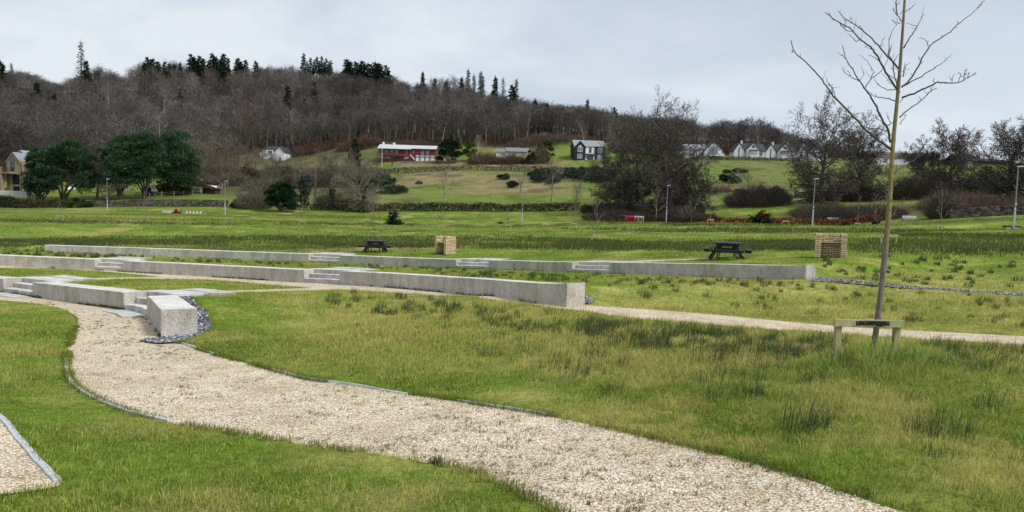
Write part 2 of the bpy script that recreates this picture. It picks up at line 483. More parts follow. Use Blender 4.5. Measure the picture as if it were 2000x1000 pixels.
# ------------------------------------------------------------------ world and light
def make_world():
    w = bpy.data.worlds.new('World'); scene.world = w; w.use_nodes = True
    nt = w.node_tree; nt.nodes.clear()
    out = nd(nt, 'ShaderNodeOutputWorld'); bg = nd(nt, 'ShaderNodeBackground')
    sky = nd(nt, 'ShaderNodeTexSky', sky_type='NISHITA'); sky.sun_disc = False
    sky.sun_elevation = SUN_EL; sky.sun_rotation = SUN_ROT
    sk = nd(nt, 'ShaderNodeVectorMath', operation='SCALE'); sk.inputs['Scale'].default_value = 0.09
    nt.links.new(sky.outputs[0], sk.inputs[0])
    tc = nd(nt, 'ShaderNodeTexCoord').outputs['Generated']
    sp = nd(nt, 'ShaderNodeSeparateXYZ'); nt.links.new(tc, sp.inputs[0])
    zz = nd(nt, 'ShaderNodeMath', operation='ADD'); nt.links.new(sp.outputs[2], zz.inputs[0]); zz.inputs[1].default_value = 0.22
    zz2 = nd(nt, 'ShaderNodeMath', operation='MAXIMUM'); nt.links.new(zz.outputs[0], zz2.inputs[0]); zz2.inputs[1].default_value = 0.06
    dv = nd(nt, 'ShaderNodeVectorMath', operation='DIVIDE'); nt.links.new(tc, dv.inputs[0])
    cb = nd(nt, 'ShaderNodeCombineXYZ')
    for i in range(3): nt.links.new(zz2.outputs[0], cb.inputs[i])
    nt.links.new(cb.outputs[0], dv.inputs[1])
    mp = nd(nt, 'ShaderNodeMapping'); mp.inputs['Scale'].default_value = (0.9, 1.0, 1.0); mp.inputs['Location'].default_value = (3.1, 1.7, 0)
    nt.links.new(dv.outputs[0], mp.inputs[0])
    n1 = noise(nt, 0.75, 7, 0.55, mp.outputs[0], 0.35)
    n2 = noise(nt, 2.3, 5, 0.55, mp.outputs[0], 0.2)
    s = nd(nt, 'ShaderNodeMath', operation='MULTIPLY_ADD'); nt.links.new(n2, s.inputs[0]); s.inputs[1].default_value = 0.35; nt.links.new(n1, s.inputs[2])
    cloud = ramp(nt, [(0.54, (.47, .53, .66)), (0.64, (.58, .645, .765)), (0.72, (.67, .73, .83)), (0.82, (.84, .885, .93))], s.outputs[0])
    # thin bright cloud towards the horizon on the right, where the overcast breaks
    hz = ramp(nt, [(0.0, (.80, .87, .95)), (0.16, (.76, .84, .93)), (0.42, (.60, .68, .82))], sp.outputs[2])
    xr = nd(nt, 'ShaderNodeMapRange'); nt.links.new(sp.outputs[0], xr.inputs[0]); xr.inputs[1].default_value = -0.35; xr.inputs[2].default_value = 0.6; xr.inputs[3].default_value = 0.22; xr.inputs[4].default_value = 0.62
    cl = mix(nt, cloud, hz, xr.outputs[0])
    c = mix(nt, sk.outputs[0], cl, 0.92)
    nt.links.new(c, bg.inputs[0]); bg.inputs[1].default_value = 1.0
    nt.links.new(bg.outputs[0], out.inputs[0])
    L = bpy.data.lights.new('sun', 'SUN'); L.energy = 3.0; L.angle = math.radians(12); L.color = (1.0, 0.95, 0.88)
    o = bpy.data.objects.new('sun', L); COL.objects.link(o)
    d = Vector((math.cos(SUN_EL) * math.sin(SUN_AZ), math.cos(SUN_EL) * math.cos(SUN_AZ), math.sin(SUN_EL)))
    o.rotation_euler = (-d).to_track_quat('-Z', 'Y').to_euler()


SUN_EL = math.radians(48); SUN_AZ = math.radians(118); SUN_ROT = SUN_AZ   # from the right, a little behind the camera
make_world()
scene.view_settings.view_transform = 'Standard'; scene.view_settings.look = 'None'; scene.view_settings.exposure = 0.0
scene.render.engine = 'CYCLES'
scene.cycles.max_bounces = 5; scene.cycles.diffuse_bounces = 3; scene.cycles.transparent_max_bounces = 6
scene.cycles.use_adaptive_sampling = False

# ------------------------------------------------------------------ outlines on the ground
def outline(px, close=True, step=0.22):
    """photo positions -> dense outline on the terrain (x, y)"""
    P = hit([p[0] for p in px], [p[1] for p in px])[:, :2]
    return dens(P, close, step)


def dens(P, close=True, step=0.22):
    P = np.asarray(P); n = len(P); out = []
    for i in range(n if close else n - 1):
        p0 = P[i - 1] if (close or i > 0) else P[i]; p1 = P[i]; p2 = P[(i + 1) % n]; p3 = P[(i + 2) % n] if (close or i + 2 < n) else P[-1]
        L = np.hypot(*(p2 - p1)); k = max(1, int(L / step))
        for j in range(k):
            t = j / k
            # gentle curve through the points
            a = .5 * (2 * p1 + (p2 - p0) * t * .6 + (2 * p0 - 5 * p1 + 4 * p2 - p3) * t * t * 0 + 0)
            m0 = (p2 - p0) * .35; m1 = (p3 - p1) * .35
            Lm = L * .6
            for m in (m0, m1):
                q = np.hypot(*m)
                if q > Lm: m *= Lm / q
            h00 = 2 * t ** 3 - 3 * t * t + 1; h10 = t ** 3 - 2 * t * t + t; h01 = -2 * t ** 3 + 3 * t * t; h11 = t ** 3 - t * t
            out.append(h00 * p1 + h10 * m0 + h01 * p2 + h11 * m1)
    if not close: out.append(P[-1])
    return np.array(out)


def inside(poly, X, Y):
    r = np.zeros(X.shape, bool)
    m = (X > poly[:, 0].min()) & (X < poly[:, 0].max()) & (Y > poly[:, 1].min()) & (Y < poly[:, 1].max())
    if not m.any(): return r
    x = X[m]; y = Y[m]; c = np.zeros(x.shape, bool)
    a = poly; b = np.roll(poly, -1, axis=0)
    for (x0, y0), (x1, y1) in zip(a, b):
        if y0 == y1: continue
        k = ((y0 > y) != (y1 > y)) & (x < (x1 - x0) * (y - y0) / (y1 - y0) + x0)
        c ^= k
    r[m] = c; return r


def wall_run(W, a, b, off):
    q = np.arange(W.s_of(a), W.s_of(b), 0.4); q = np.append(q, W.s_of(b))
    return [tuple(W.point(s)[0][:2] + W.point(s)[2] * off) for s in q]


def xy(px): return [tuple(p[:2]) for p in hit([p[0] for p in px], [p[1] for p in px])]


# main gravel path: right-hand edge, then the foot of the nearest wall, then the left-hand lawn edge
EDGE_R = [(352, 669), (420, 691), (500, 713), (600, 739), (700, 752), (780, 766), (860, 776), (950, 790), (1050, 806), (1150, 826), (1280, 855), (1400, 883), (1530, 917), (1600, 940), (1700, 975), (1790, 1003)]
EDGE_L = [(-120, 575), (-40, 583), (30, 589), (80, 594), (125, 604), (150, 618), (152, 632), (138, 660), (129, 700), (132, 735), (150, 757), (190, 781), (250, 804), (330, 823), (450, 845), (600, 868), (700, 883), (780, 893), (850, 903), (930, 925), (1000, 957), (1095, 1002)]
p_main = dens(np.array(xy([(330, 668)]) + xy(EDGE_R) + [(3.4, 2.2), (2.8, 0.6), (1.2, 1.6)] + xy(EDGE_L[::-1]) + wall_run(WL1, -100, 315, .1)[::1]), True)
p_slate = dens(np.array(xy([(272, 664), (310, 671), (345, 669), (372, 661), (402, 648), (413, 638), (409, 622), (398, 606), (385, 594), (372, 582), (350, 577)]) + wall_run(WL1, 296, 315, .35)), True)
p_wall2 = dens(np.array(wall_run(WL2, -150, 1106, .1) + xy([(1150, 595), (1250, 602), (1370, 611), (1490, 622.5), (1630, 635), (1765, 643), (1900, 650), (2000, 655), (2140, 661), (2400, 671), (2700, 681)]) + xy([(2700, 708), (2400, 695), (2140, 683), (2000, 674.5), (1875, 667), (1750, 660.5), (1625, 651.5), (1500, 643.5), (1400, 635.5), (1250, 623), (1150, 608), (1060, 597.5), (1000, 590), (850, 577), (760, 570.5), (690, 567), (640, 565.5), (612, 562), (455, 549.3), (350, 543.5), (322, 541), (231, 532.5), (100, 524), (0, 522.2), (-120, 518)])), True)
p_rad1 = dens(np.array(xy([(96, 548), (136, 544), (230, 541.8), (322, 540), (420, 546), (350, 545), (275, 544.3), (210, 545.8), (150, 549.6), (118, 552)])), True)
p_rad2 = dens(np.array(xy([(300, 568.5), (380, 567.6), (455, 567), (530, 564.5), (595, 562.3), (625, 560.5), (655, 565), (600, 567.6), (540, 569.5), (455, 571.5), (385, 574.5), (368, 578), (335, 574)])), True)
p_slate2 = dens(np.array(wall_run(WL2, 1085, 1106, .1) + xy([(1108, 592), (1150, 594), (1158, 586), (1146, 579), (1135, 576)])), True)
p_slate3 = dens(np.array(xy([(1575, 549), (1600, 541.5), (1640, 546.3), (1710, 552.8), (1800, 560.3), (1900, 567.5), (2000, 573), (2150, 580), (2400, 590), (2700, 601), (2700, 607), (2400, 595.5), (2150, 585.5), (2000, 577.6), (1900, 571.5), (1800, 564.8), (1720, 558.5), (1650, 552.8), (1597, 549.5)])), True)
p_top = dens(np.array(xy([(1192, 511), (1240, 508.9), (1290, 506.8), (1340, 505.1), (1400, 503.9), (1400, 505.6), (1350, 507.2), (1300, 509.2), (1262, 511.6), (1220, 514)])), True)
p_top2 = dens(np.array(xy([(606, 497), (650, 495.5), (688, 495.8), (690, 498), (650, 499.5)])), True)
KERB_L = [(-110, 727), (-55, 772), (6, 818), (40, 860), (78, 903), (119, 944)]
p_left = dens(np.array(xy(KERB_L) + xy([(95, 951), (50, 957), (0, 963), (-120, 980)])), True)
PATHS = [p_main, p_slate, p_wall2, p_rad1, p_rad2, p_slate2, p_slate3, p_top, p_top2, p_left]


def in_path(X, Y):
    r = np.zeros(X.shape, bool)
    for p in PATHS: r |= inside(p, X, Y)
    return r


def in_wall(X, Y, pad=0.0):
    r = np.zeros(X.shape, bool)
    for W, T, *_ in WALLS:
        m = (X > W.P[:, 0].min() - 2) & (X < W.P[:, 0].max() + 2) & (Y > W.P[:, 1].min() - 2) & (Y < W.P[:, 1].max() + 2)
        if not m.any(): continue
        sd, s, over, b = W.locate(X[m], Y[m])
        g = gap_mask(W, s)
        r[m] |= (sd > -pad) & (sd < T + g * 1.0 + pad) & (over < pad + .01)
    return r


# ------------------------------------------------------------------ ground colour, as real-world base colours
WOOD_LOW = np.array([(-80, 352), (0, 352), (100, 354), (200, 352), (300, 348), (370, 338), (420, 318), (470, 300), (520, 284), (560, 280), (700, 281), (860, 283), (960, 286), (1040, 283), (1100, 274), (1190, 276), (1280, 286), (1350, 292), (1430, 288), (1560, 292), (1700, 303), (1800, 310), (2100, 318)], float)
_wl = hit(WOOD_LOW[:, 0], WOOD_LOW[:, 1])
WOOD_D = np.maximum(_wl[:, 1], 184); WOOD_D = np.minimum(WOOD_D, 345)


def lerp(a, b, t): return a * (1 - t[..., None]) + b * t[..., None]


C_ = lambda *c: np.array(c, float)
G_LAWN, G_FAR, G_HILL = C_(.180, .270, .034), C_(.172, .256, .038), C_(.168, .230, .046)
STRAW, RUSH, FLOOR, TAN = C_(.47, .43, .14), C_(.052, .070, .024), C_(.038, .031, .025), C_(.29, .235, .12)


def ground_colour(X, Y, Z):
    px, py = project(X, Y, Z); d = Y
    straw = sstep(.40, .68, .55 * fbm(X * .9, Y * .9, 3, 4) + .45 * fbm(X * 3.6, Y * 3.6, 4, 3)) * .66
    patch = fbm(X * .22 + 5, Y * .22, 8, 3)
    straw = straw * (.35 + 1.1 * patch)
    left = sstep(900, 300, px) * sstep(600, 720, py)          # the mown lawn by the camera is greener
    straw = straw * (1 - .55 * left)
    rough = sstep(560, 590, py) * sstep(430, 700, px) * sstep(760, 690, py) + sstep(520, 545, py) * sstep(600, 565, py) * sstep(1150, 1250, px) + .5 * sstep(1650, 1800, px) * sstep(660, 720, py)
    straw = np.clip(straw + .38 * np.clip(rough, 0, 1) * (.4 + fbm(X * .5, Y * .5, 21, 3)), 0, .9)
    c = lerp(G_LAWN + 0 * X[..., None], STRAW, straw)
    far = sstep(28, 45, d)
    band = fbm(X * .018 + 3, Y * .14, 31, 4); mott = fbm(X * .25, Y * .6, 33, 4)
    cf = lerp(G_FAR + 0 * X[..., None], STRAW * .9, sstep(.5, .75, mott) * .5)
    cf = lerp(cf, C_(.095, .105, .032), sstep(.52, .66, band) * .7)
    cf = cf * (.75 + .5 * fbm(X * .07, Y * .3, 35, 3))[..., None]
    cf = lerp(cf, STRAW * .95, .6 * sstep(.60, .74, fbm(X * .35, Y * .22, 36, 4)))
    cf = cf * (.58 + .84 * fbm(X * .8, Y * .35, 37, 3))[..., None]
    c = lerp(c, cf, far)
    rim = sstep(142, 156, d)
    ch = lerp(G_HILL + 0 * X[..., None], TAN, np.clip(sstep(.32, .52, fbm(X * .045, Y * .035, 41, 4)) * .9 * sstep(745, 800, px) * sstep(1160, 1080, px) * sstep(386, 372, py), 0, 1))
    ch = lerp(ch, TAN * .8, .55 * sstep(.5, .68, fbm(X * .06, Y * .06, 43, 4)) * sstep(1380, 1420, px))
    ch = lerp(ch, C_(.125, .115, .058), .85 * sstep(760, 690, px) * sstep(380, 440, px) * sstep(390, 376, py))
    ch = lerp(ch, C_(.085, .085, .038), .6 * sstep(.52, .70, fbm(X * .16, Y * .10, 45, 4)))
    ch = lerp(ch, C_(.21, .195, .09), .55 * sstep(.55, .72, fbm(X * .11 + 9, Y * .09, 46, 4)))
    ch = ch * (.7 + .6 * fbm(X * .35, Y * .3, 44, 3))[..., None]
    c = lerp(c, ch, rim)
    brown = sstep(1540, 1600, px) * sstep(425, 415, py) * sstep(378, 395, py) * sstep(100, 115, d)
    c = lerp(c, C_(.14, .105, .06), brown * .8 * sstep(.3, .5, fbm(X * .1, Y * .1, 47, 3)))
    dl = np.interp(px, WOOD_LOW[:, 0], WOOD_D)
    c = lerp(c, FLOOR + 0 * X[..., None], sstep(-6, 6, d - dl + 10 * (fbm(X * .05, Y * .05, 50) - .5)))
    # trampled, darker ground right at the path edges is left to the grass itself
    return c


# ------------------------------------------------------------------ ground sheet (polar grid round the amphitheatre's centre)
def make_ground():
    th = np.radians(np.concatenate([np.arange(-26, 104, 0.22), np.arange(104, 334, 2.0)]))
    r = np.concatenate([np.arange(0.4, 11, .5), np.arange(11, 48, .17)])
    q = [48.0]
    while q[-1] < 2600: q.append(q[-1] * 1.016 + .15)
    r = np.concatenate([r, q])
    R, T = np.meshgrid(r, th, indexing='ij')
    X = CEN[0] + R * np.cos(T); Y = CEN[1] + R * np.sin(T)
    Z = zt(X, Y)
    far = np.hypot(X, Y)
    Z = Z + (fbm(X * .7, Y * .7, 61, 3) - .5) * .05 * sstep(3, 6, far) * sstep(60, 30, far) * ~in_wall(X, Y, .3)
    c = ground_colour(X.ravel(), Y.ravel(), Z.ravel())
    low = in_path(X, Y)
    Z = np.where(low, Z - .09, Z)
    wl = in_wall(X, Y, -.12); Z = np.where(wl, Z - .12, Z)
    n0, n1 = R.shape
    I = np.arange(n0 * n1).reshape(n0, n1); J = np.roll(I, -1, axis=1)
    Q = np.stack([I[:-1], I[1:], J[1:], J[:-1]], -1).reshape(-1, 4)
    mb = MB(); mb.add(np.stack([X, Y, Z], -1).reshape(-1, 3), None, Q, c)
    m, nt, b, out = new_mat('grassy_ground')
    a = nd(nt, 'ShaderNodeAttribute', attribute_name='tint').outputs['Color']
    n1_ = noise(nt, 9, 6, .75, coords(nt, 'pos', (1, 1, .3))); n2_ = noise(nt, 1.3, 5, .7, coords(nt, 'pos', (.6, 1, .3)))
    o = mix(nt, a, ramp(nt, [(.3, (.35, .35, .35)), (.55, (1, 1, 1)), (.75, (1.5, 1.45, 1.3))], n1_), .8, 'MULTIPLY')
    o = mix(nt, o, ramp(nt, [(.3, (.6, .62, .6)), (.6, (1.1, 1.1, 1.05))], n2_), .7, 'MULTIPLY')
    nt.links.new(o, b.inputs['Base Color']); b.inputs['Roughness'].default_value = .95; b.inputs['Specular IOR Level'].default_value = .05
    bp = nd(nt, 'ShaderNodeBump'); bp.inputs['Strength'].default_value = .9; bp.inputs['Distance'].default_value = .06
    nt.links.new(n1_, bp.inputs['Height']); nt.links.new(bp.outputs[0], b.inputs['Normal'])
    g = mb.build('ground', m, smooth=True); tag(g, kind='structure'); return g


def sheet(name, poly, mat, dz=-.015, step=.4, holes=(), skirt=True, only=None):
    x0, y0 = poly.min(0); x1, y1 = poly.max(0)
    gx, gy = np.meshgrid(np.arange(x0, x1, step), np.arange(y0, y1, step)); gx = gx.ravel() + RNG.uniform(-.1, .1, gx.size) * step; gy = gy.ravel() + RNG.uniform(-.1, .1, gy.size) * step
    k = inside(poly, gx, gy)
    for h in holes: k &= ~inside(h, gx, gy)
    pts = [Vector((float(a), float(b))) for a, b in poly]; n = len(pts); edges = [(i, (i + 1) % n) for i in range(n)]
    pts += [Vector((float(a), float(b))) for a, b in zip(gx[k], gy[k])]
    vo, eo, fo, *_ = delaunay_2d_cdt(pts, edges, [], 1, 1e-4)
    V = np.array([(v.x, v.y) for v in vo])
    # keep triangles whose centre is inside
    F = np.array([f for f in fo if len(f) == 3]); cc = V[F].mean(1); F = F[inside(poly, cc[:, 0], cc[:, 1])]
    Z = zt(V[:, 0], V[:, 1]) + dz
    e1 = V[F[:, 1]] - V[F[:, 0]]; e2 = V[F[:, 2]] - V[F[:, 0]]; fl = (e1[:, 0] * e2[:, 1] - e1[:, 1] * e2[:, 0]) < 0
    F[fl] = F[fl][:, ::-1]
    mb = MB(); mb.add(np.column_stack([V, Z]), F, None)
    o = mb.build(name, mat, smooth=True); return tag(o, kind='structure')


def gravel_mat(name, cols, scale, patch, gap=.35, warm=(1, 1, 1)):
    m, nt, b, out = new_mat(name)
    c = coords(nt, 'pos')
    vs = []
    v = nd(nt, 'ShaderNodeTexVoronoi', feature='F1'); v.inputs['Scale'].default_value = scale; v.inputs['Randomness'].default_value = 1
    wob = nd(nt, 'ShaderNodeVectorMath', operation='ADD'); nz = nd(nt, 'ShaderNodeTexNoise'); nz.inputs['Scale'].default_value = scale * .7; nt.links.new(c, nz.inputs['Vector'])
    sc = nd(nt, 'ShaderNodeVectorMath', operation='SCALE'); sc.inputs['Scale'].default_value = .6 / scale; nt.links.new(nz.outputs['Color'], sc.inputs[0])
    nt.links.new(c, wob.inputs[0]); nt.links.new(sc.outputs[0], wob.inputs[1]); nt.links.new(wob.outputs[0], v.inputs['Vector'])
    sepc = nd(nt, 'ShaderNodeSeparateColor'); nt.links.new(v.outputs['Color'], sepc.inputs[0])
    stops = [((i + .0) / len(cols), k) for i, k in enumerate(cols)]
    col = ramp(nt, stops, sepc.outputs[0], 'CONSTANT')
    dk = ramp(nt, [(gap, (1, 1, 1)), (gap + .35, (.38, .335, .28))], v.outputs['Distance'])
    dd = nd(nt, 'ShaderNodeMath', operation='MULTIPLY'); nt.links.new(v.outputs['Distance'], dd.inputs[0]); dd.inputs[1].default_value = 1.0
    col = mix(nt, col, dk, .85, 'MULTIPLY')
    pn = noise(nt, 1.1, 6, .7, c); pn2 = noise(nt, 5.5, 5, .7, c)
    col = mix(nt, col, ramp(nt, [(.35, patch[0]), (.62, patch[1])], pn), .8, 'MULTIPLY')
    col = mix(nt, col, ramp(nt, [(.33, patch[2]), (.5, (1, 1, 1))], pn2), .8, 'MULTIPLY')
    col = mix(nt, col, warm, 1.0, 'MULTIPLY')
    nt.links.new(col, b.inputs['Base Color']); b.inputs['Roughness'].default_value = .9; b.inputs['Specular IOR Level'].default_value = .08
    bp = nd(nt, 'ShaderNodeBump', invert=True); bp.inputs['Strength'].default_value = .5; bp.inputs['Distance'].default_value = .7 / scale
    nt.links.new(v.outputs['Distance'], bp.inputs['Height']); nt.links.new(bp.outputs[0], b.inputs['Normal'])
    return m


M_GRAVEL = gravel_mat('cream_gravel', [(.86, .77, .61), (.74, .63, .46), (.93, .88, .77), (.82, .72, .55), (.60, .48, .33), (.88, .80, .66), (.95, .92, .85), (.48, .38, .27)], 58, ((.78, .73, .65), (1.16, 1.14, 1.13), (.76, .70, .61)), warm=(1.0, .99, .96))
M_SLATE = gravel_mat('slate_chippings', [(.17, .185, .21), (.11, .12, .14), (.25, .27, .305), (.14, .15, .175), (.34, .36, .40), (.20, .215, .245)], 22, ((.85, .85, .85), (1.1, 1.1, 1.1), (.7, .7, .7)))
ground = make_ground()
sheet('gravel_path', p_main, M_GRAVEL, -.015, .35)
sheet('gravel_path', p_wall2, M_GRAVEL, -.015, .5)
sheet('gravel_path', p_rad1, M_GRAVEL, -.006, .5)
sheet('gravel_path', p_rad2, M_GRAVEL, -.006, .5)
sheet('gravel_path', p_top, M_GRAVEL, -.010, .5)
sheet('gravel_path', p_top2, M_GRAVEL, -.010, .5)
sheet('gravel_path', p_left, M_GRAVEL, -.010, .2)
sheet('slate_gravel', p_slate, M_SLATE, .012, .2)
sheet('slate_gravel', p_slate2, M_SLATE, .012, .2)
sheet('slate_gravel', p_slate3, M_SLATE, .006, .3)

# ------------------------------------------------------------------ stone seat walls and steps
def stone_mat():
    m, nt, b, out = new_mat('speckled_granite')
    c = coords(nt, 'pos'); a = nd(nt, 'ShaderNodeAttribute', attribute_name='tint').outputs['Color']
    n1 = noise(nt, 28, 6, .8, c); n2 = noise(nt, 2.2, 5, .65, coords(nt, 'pos', (1, 1, .5)))
    o = mix(nt, a, ramp(nt, [(.32, (.50, .49, .475)), (.5, (.98, .98, .98)), (.68, (1.28, 1.28, 1.27))], n1), .9, 'MULTIPLY')
    v = nd(nt, 'ShaderNodeTexVoronoi'); v.inputs['Scale'].default_value = 26; nt.links.new(c, v.inputs['Vector'])
    pit = ramp(nt, [(.16, (1, 1, 1)), (.30, (0, 0, 0))], v.outputs['Distance'])
    n3 = noise(nt, 8, 3, .6, c)
    pm = nd(nt, 'ShaderNodeMath', operation='MULTIPLY'); nt.links.new(pit, pm.inputs[0]); nt.links.new(ramp(nt, [(.44, (0, 0, 0)), (.54, (1, 1, 1))], n3), pm.inputs[1])
    o = mix(nt, o, (.13, .125, .115), pm.outputs[0])
    o = mix(nt, o, ramp(nt, [(.36, (.72, .69, .65)), (.6, (1.08, 1.08, 1.07))], n2), .9, 'MULTIPLY')
    # upright faces painted darker and tops lighter, as light falls; then water stains
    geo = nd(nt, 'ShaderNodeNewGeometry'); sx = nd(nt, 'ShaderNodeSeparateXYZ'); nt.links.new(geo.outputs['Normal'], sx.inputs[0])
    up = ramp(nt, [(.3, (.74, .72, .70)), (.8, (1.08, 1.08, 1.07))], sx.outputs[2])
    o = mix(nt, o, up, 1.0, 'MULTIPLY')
    st = noise(nt, 5, 5, .7, coords(nt, 'pos', (1, 1, .12)))
    o = mix(nt, o, ramp(nt, [(.34, (.80, .79, .76)), (.5, (1, 1, 1)), (.7, (1.08, 1.08, 1.08))], st), .5, 'MULTIPLY')
    nt.links.new(o, b.inputs['Base Color']); b.inputs['Roughness'].default_value = .8
    bp = nd(nt, 'ShaderNodeBump'); bp.inputs['Strength'].default_value = .4; bp.inputs['Distance'].default_value = .008
    nt.links.new(n1, bp.inputs['Height']); nt.links.new(bp.outputs[0], b.inputs['Normal'])
    return m


M_STONE = stone_mat()


def sweep(mb, W, s0, s1, prof, n, tint, zfix=None):
    """carry a cross-section (offset behind the face, height fraction base..top or absolute pair) along a wall line"""
    S = np.linspace(s0, s1, n); k = len(prof); V = []
    for s in S:
        P, tz, nn = W.point(s); h = tz - P[2]
        for off, fz, dz in prof: V.append((P[0] + nn[0] * off, P[1] + nn[1] * off, P[2] + fz * h + dz))
    Q = []
    for i in range(n - 1):
        for j in range(k):
            j2 = (j + 1) % k; Q.append((i * k + j, (i + 1) * k + j, (i + 1) * k + j2, i * k + j2))
    e = (n - 1) * k
    T = []
    for i in range((k - 1) // 2):
        j = k - 1 - i
        if j - i - 2 >= 1: Q.append((i, i + 1, j - 1, j)); Q.append((e + i, e + j, e + j - 1, e + i + 1))
        elif j - i == 2: T += [(i, i + 1, j), (e + i, e + j, e + i + 1)]
    mb.add(V, T, Q, tint)


def wall_piece(W, a, b, T, label, cheeks=(), nblock=1.95, extra_w=None):
    s0, s1 = W.s_of(a), W.s_of(b); n = max(1, round((s1 - s0) / nblock)); mb = MB(); L = (s1 - s0) / n
    for i in range(n):
        k = .69 * (1 + random.uniform(-.05, .05)); tint = (k, k * .975, k * random.uniform(.91, .94))
        a0 = s0 + i * L + (.006 if i else 0); b0 = s0 + (i + 1) * L - (.006 if i < n - 1 else 0)
        c = .008
        sweep(mb, W, a0, b0, [(0, 0, -.4), (0, 1, -c), (c, 1, 0), (T - c, 1, 0), (T, 1, -c), (T, 0, -.4)], 5, tint)
        if i < n - 1: sweep(mb, W, b0 - .01, b0 + .016, [(.012, 0, -.4), (.012, 1, -.012), (T - .012, 1, -.012), (T - .012, 0, -.4)], 2, (.13, .125, .12))
    for side in cheeks:
        q = (s0, s0 + .42) if side < 0 else (s1 - .42, s1)
        k = .66; sweep(mb, W, q[0] + (.004 if side < 0 else 0), q[1] - (0 if side < 0 else .004), [(T - .01, 0, -.4), (T - .01, 1, -.004), (T + .62, 1, -.004), (T + .62, 0, -.4)], 3, (k, k * .98, k * .95))
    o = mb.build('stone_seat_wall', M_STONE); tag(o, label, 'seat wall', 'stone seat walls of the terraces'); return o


wall_piece(WL1, -150, 7, .62, 'piece of the nearest stone wall cut by the left frame edge, beside steps', (1,))
wall_piece(WL1, 64, 242, .62, 'long speckled stone seat wall of the nearest tier, between its two stairs', (-1, 1))
wall_piece(WL1, 287, 315, .65, 'short stone end block pointing at the camera amid dark slate chippings', (-1,), 5)
wall_piece(WL2, -150, 184, .5, 'left piece of the middle stone seat wall, running off the left frame edge', (1,))
wall_piece(WL2, 240, 594, .5, 'middle tier stone seat wall between its two flights of steps', (-1, 1))
wall_piece(WL2, 663, 1106.5, .5, 'long middle tier stone wall ending in a pale square end beside the gravel path', (-1,))
wall_piece(WL3, 87, 603, .5, 'longest stone seat wall of the highest tier, left of its first steps', (1,))
wall_piece(WL3, 663, 890, .5, 'top tier stone wall in front of the left brick barbecue', (-1, 1))
wall_piece(WL3, 954, 1117, .5, 'shortest stone wall piece of the top tier, between two flights of steps', (-1, 1))
wall_piece(WL3, 1190, 1573, .5, 'top tier stone wall in front of the right picnic table, with stained end', (-1,))


def stairs(W, a, b, T, label, foot=False):
    s0, s1 = W.s_of(a) + .01, W.s_of(b) - .01; D = (T + .35) / 3
    P, tz, nn = W.point(.5 * (s0 + s1))
    root = thing('stone_steps', label, 'steps', P, 0, 'stone steps through the seat walls')
    def part(prof, tint, name='step'):
        mb = MB(); sweep(mb, W, s0, s1, prof, 4, tint); mb.v = [v - P for v in mb.v]
        mb.build(name, M_STONE, root)
    for i in range(3):
        f = (i + 1) / 3; k = .66 * random.uniform(.94, 1.06); c = .012
        x0, x1 = i * D, (i + 1) * D + (.5 if i == 2 else .03)
        part([(x0, 0, -.3), (x0, f, -c), (x0 + c, f, 0), (x1, f, 0), (x1, 0, -.3)], (k, k * .985, k * .95))
    if foot: part([(-.55, 0, -.2), (-.55, 0, .012), (-.004, 0, .012), (-.004, 0, -.2)], (.55, .54, .5), 'paving_slab')
    part([(T + .87, 1, -.3), (T + .87, 1, .012), (T + 1.5, 1, .012), (T + 1.5, 1, -.3)], (.56, .55, .52), 'landing')


stairs(WL1, 7, 64, .62, 'stone steps near the left frame edge in the nearest wall', True)
stairs(WL1, 242, 287, .62, 'narrow stone steps beside the end block of the nearest wall', True)
stairs(WL2, 184, 240, .5, 'left flight of steps in the middle wall')
stairs(WL2, 594, 663, .5, 'right flight of three steps in the middle wall')
stairs(WL3, 603, 663, .5, 'left steps in the highest wall, below the left picnic table')
stairs(WL3, 890, 954, .5, 'steps in the highest wall just right of the left barbecue')
stairs(WL3, 1117, 1190, .5, 'right steps in the highest wall, left of the right picnic table')

# ------------------------------------------------------------------ path edging
M_EDGE = simple_mat('galvanised_edging', (.55, .56, .57), .6, .35, 8)
M_KERB = simple_mat('grey_granite_kerb', (.52, .54, .565), .8, .15, 20, bump=.3)


def edging():
    P = dens(np.array(xy(EDGE_R)), False, .12); mb = MB(); z = zt(P[:, 0], P[:, 1])
    on = fbm(np.arange(len(P)) * .07, np.zeros(len(P)), 71, 2) > .44
    for i in range(len(P) - 1):
        if not on[i]: continue
        up = .016 + .006 * math.sin(i * .21)
        mb.beam((*P[i], z[i] - .03 + up), (*(P[i + 1] + (P[i + 1] - P[i]) * .02), z[i + 1] - .03 + up), .02, .05, (.4, .4, .4))
    tag(mb.build('path_edging', M_EDGE), kind='structure')
    P = dens(np.array(xy([(129, 700), (132, 735), (150, 757), (190, 781), (250, 804), (330, 823)])), False, .1); mb = MB(); z = zt(P[:, 0], P[:, 1])
    for i in range(len(P) - 1): mb.beam((*P[i], z[i] - .022), (*(P[i + 1] + (P[i + 1] - P[i]) * .03), z[i + 1] - .022), .038, .08)
    tag(mb.build('path_edging', M_KERB), kind='structure')
    P = dens(np.array(xy(KERB_L)), False, .02); L = np.concatenate([[0], np.cumsum(np.hypot(*np.diff(P, axis=0).T))])
    mb = MB(); s = 0
    while s < L[-1] - .1:
        l = random.uniform(.2, .3); e = min(s + l - .005, L[-1])
        a = np.array([np.interp(s, L, P[:, k]) for k in (0, 1)]); b = np.array([np.interp(e, L, P[:, k]) for k in (0, 1)])
        dx = random.uniform(-.002, .002)
        mb.beam((*(a + dx), zt(*a)[0] - .042 + random.uniform(0, .003)), (*(b + dx), zt(*b)[0] - .042 + random.uniform(0, .003)), .05, .1); s += l
    tag(mb.build('kerb', M_KERB, bevel=.006), kind='structure')


edging()

# ------------------------------------------------------------------ grass
M_BLADE = tint_mat('grass_blades', trans=.35)


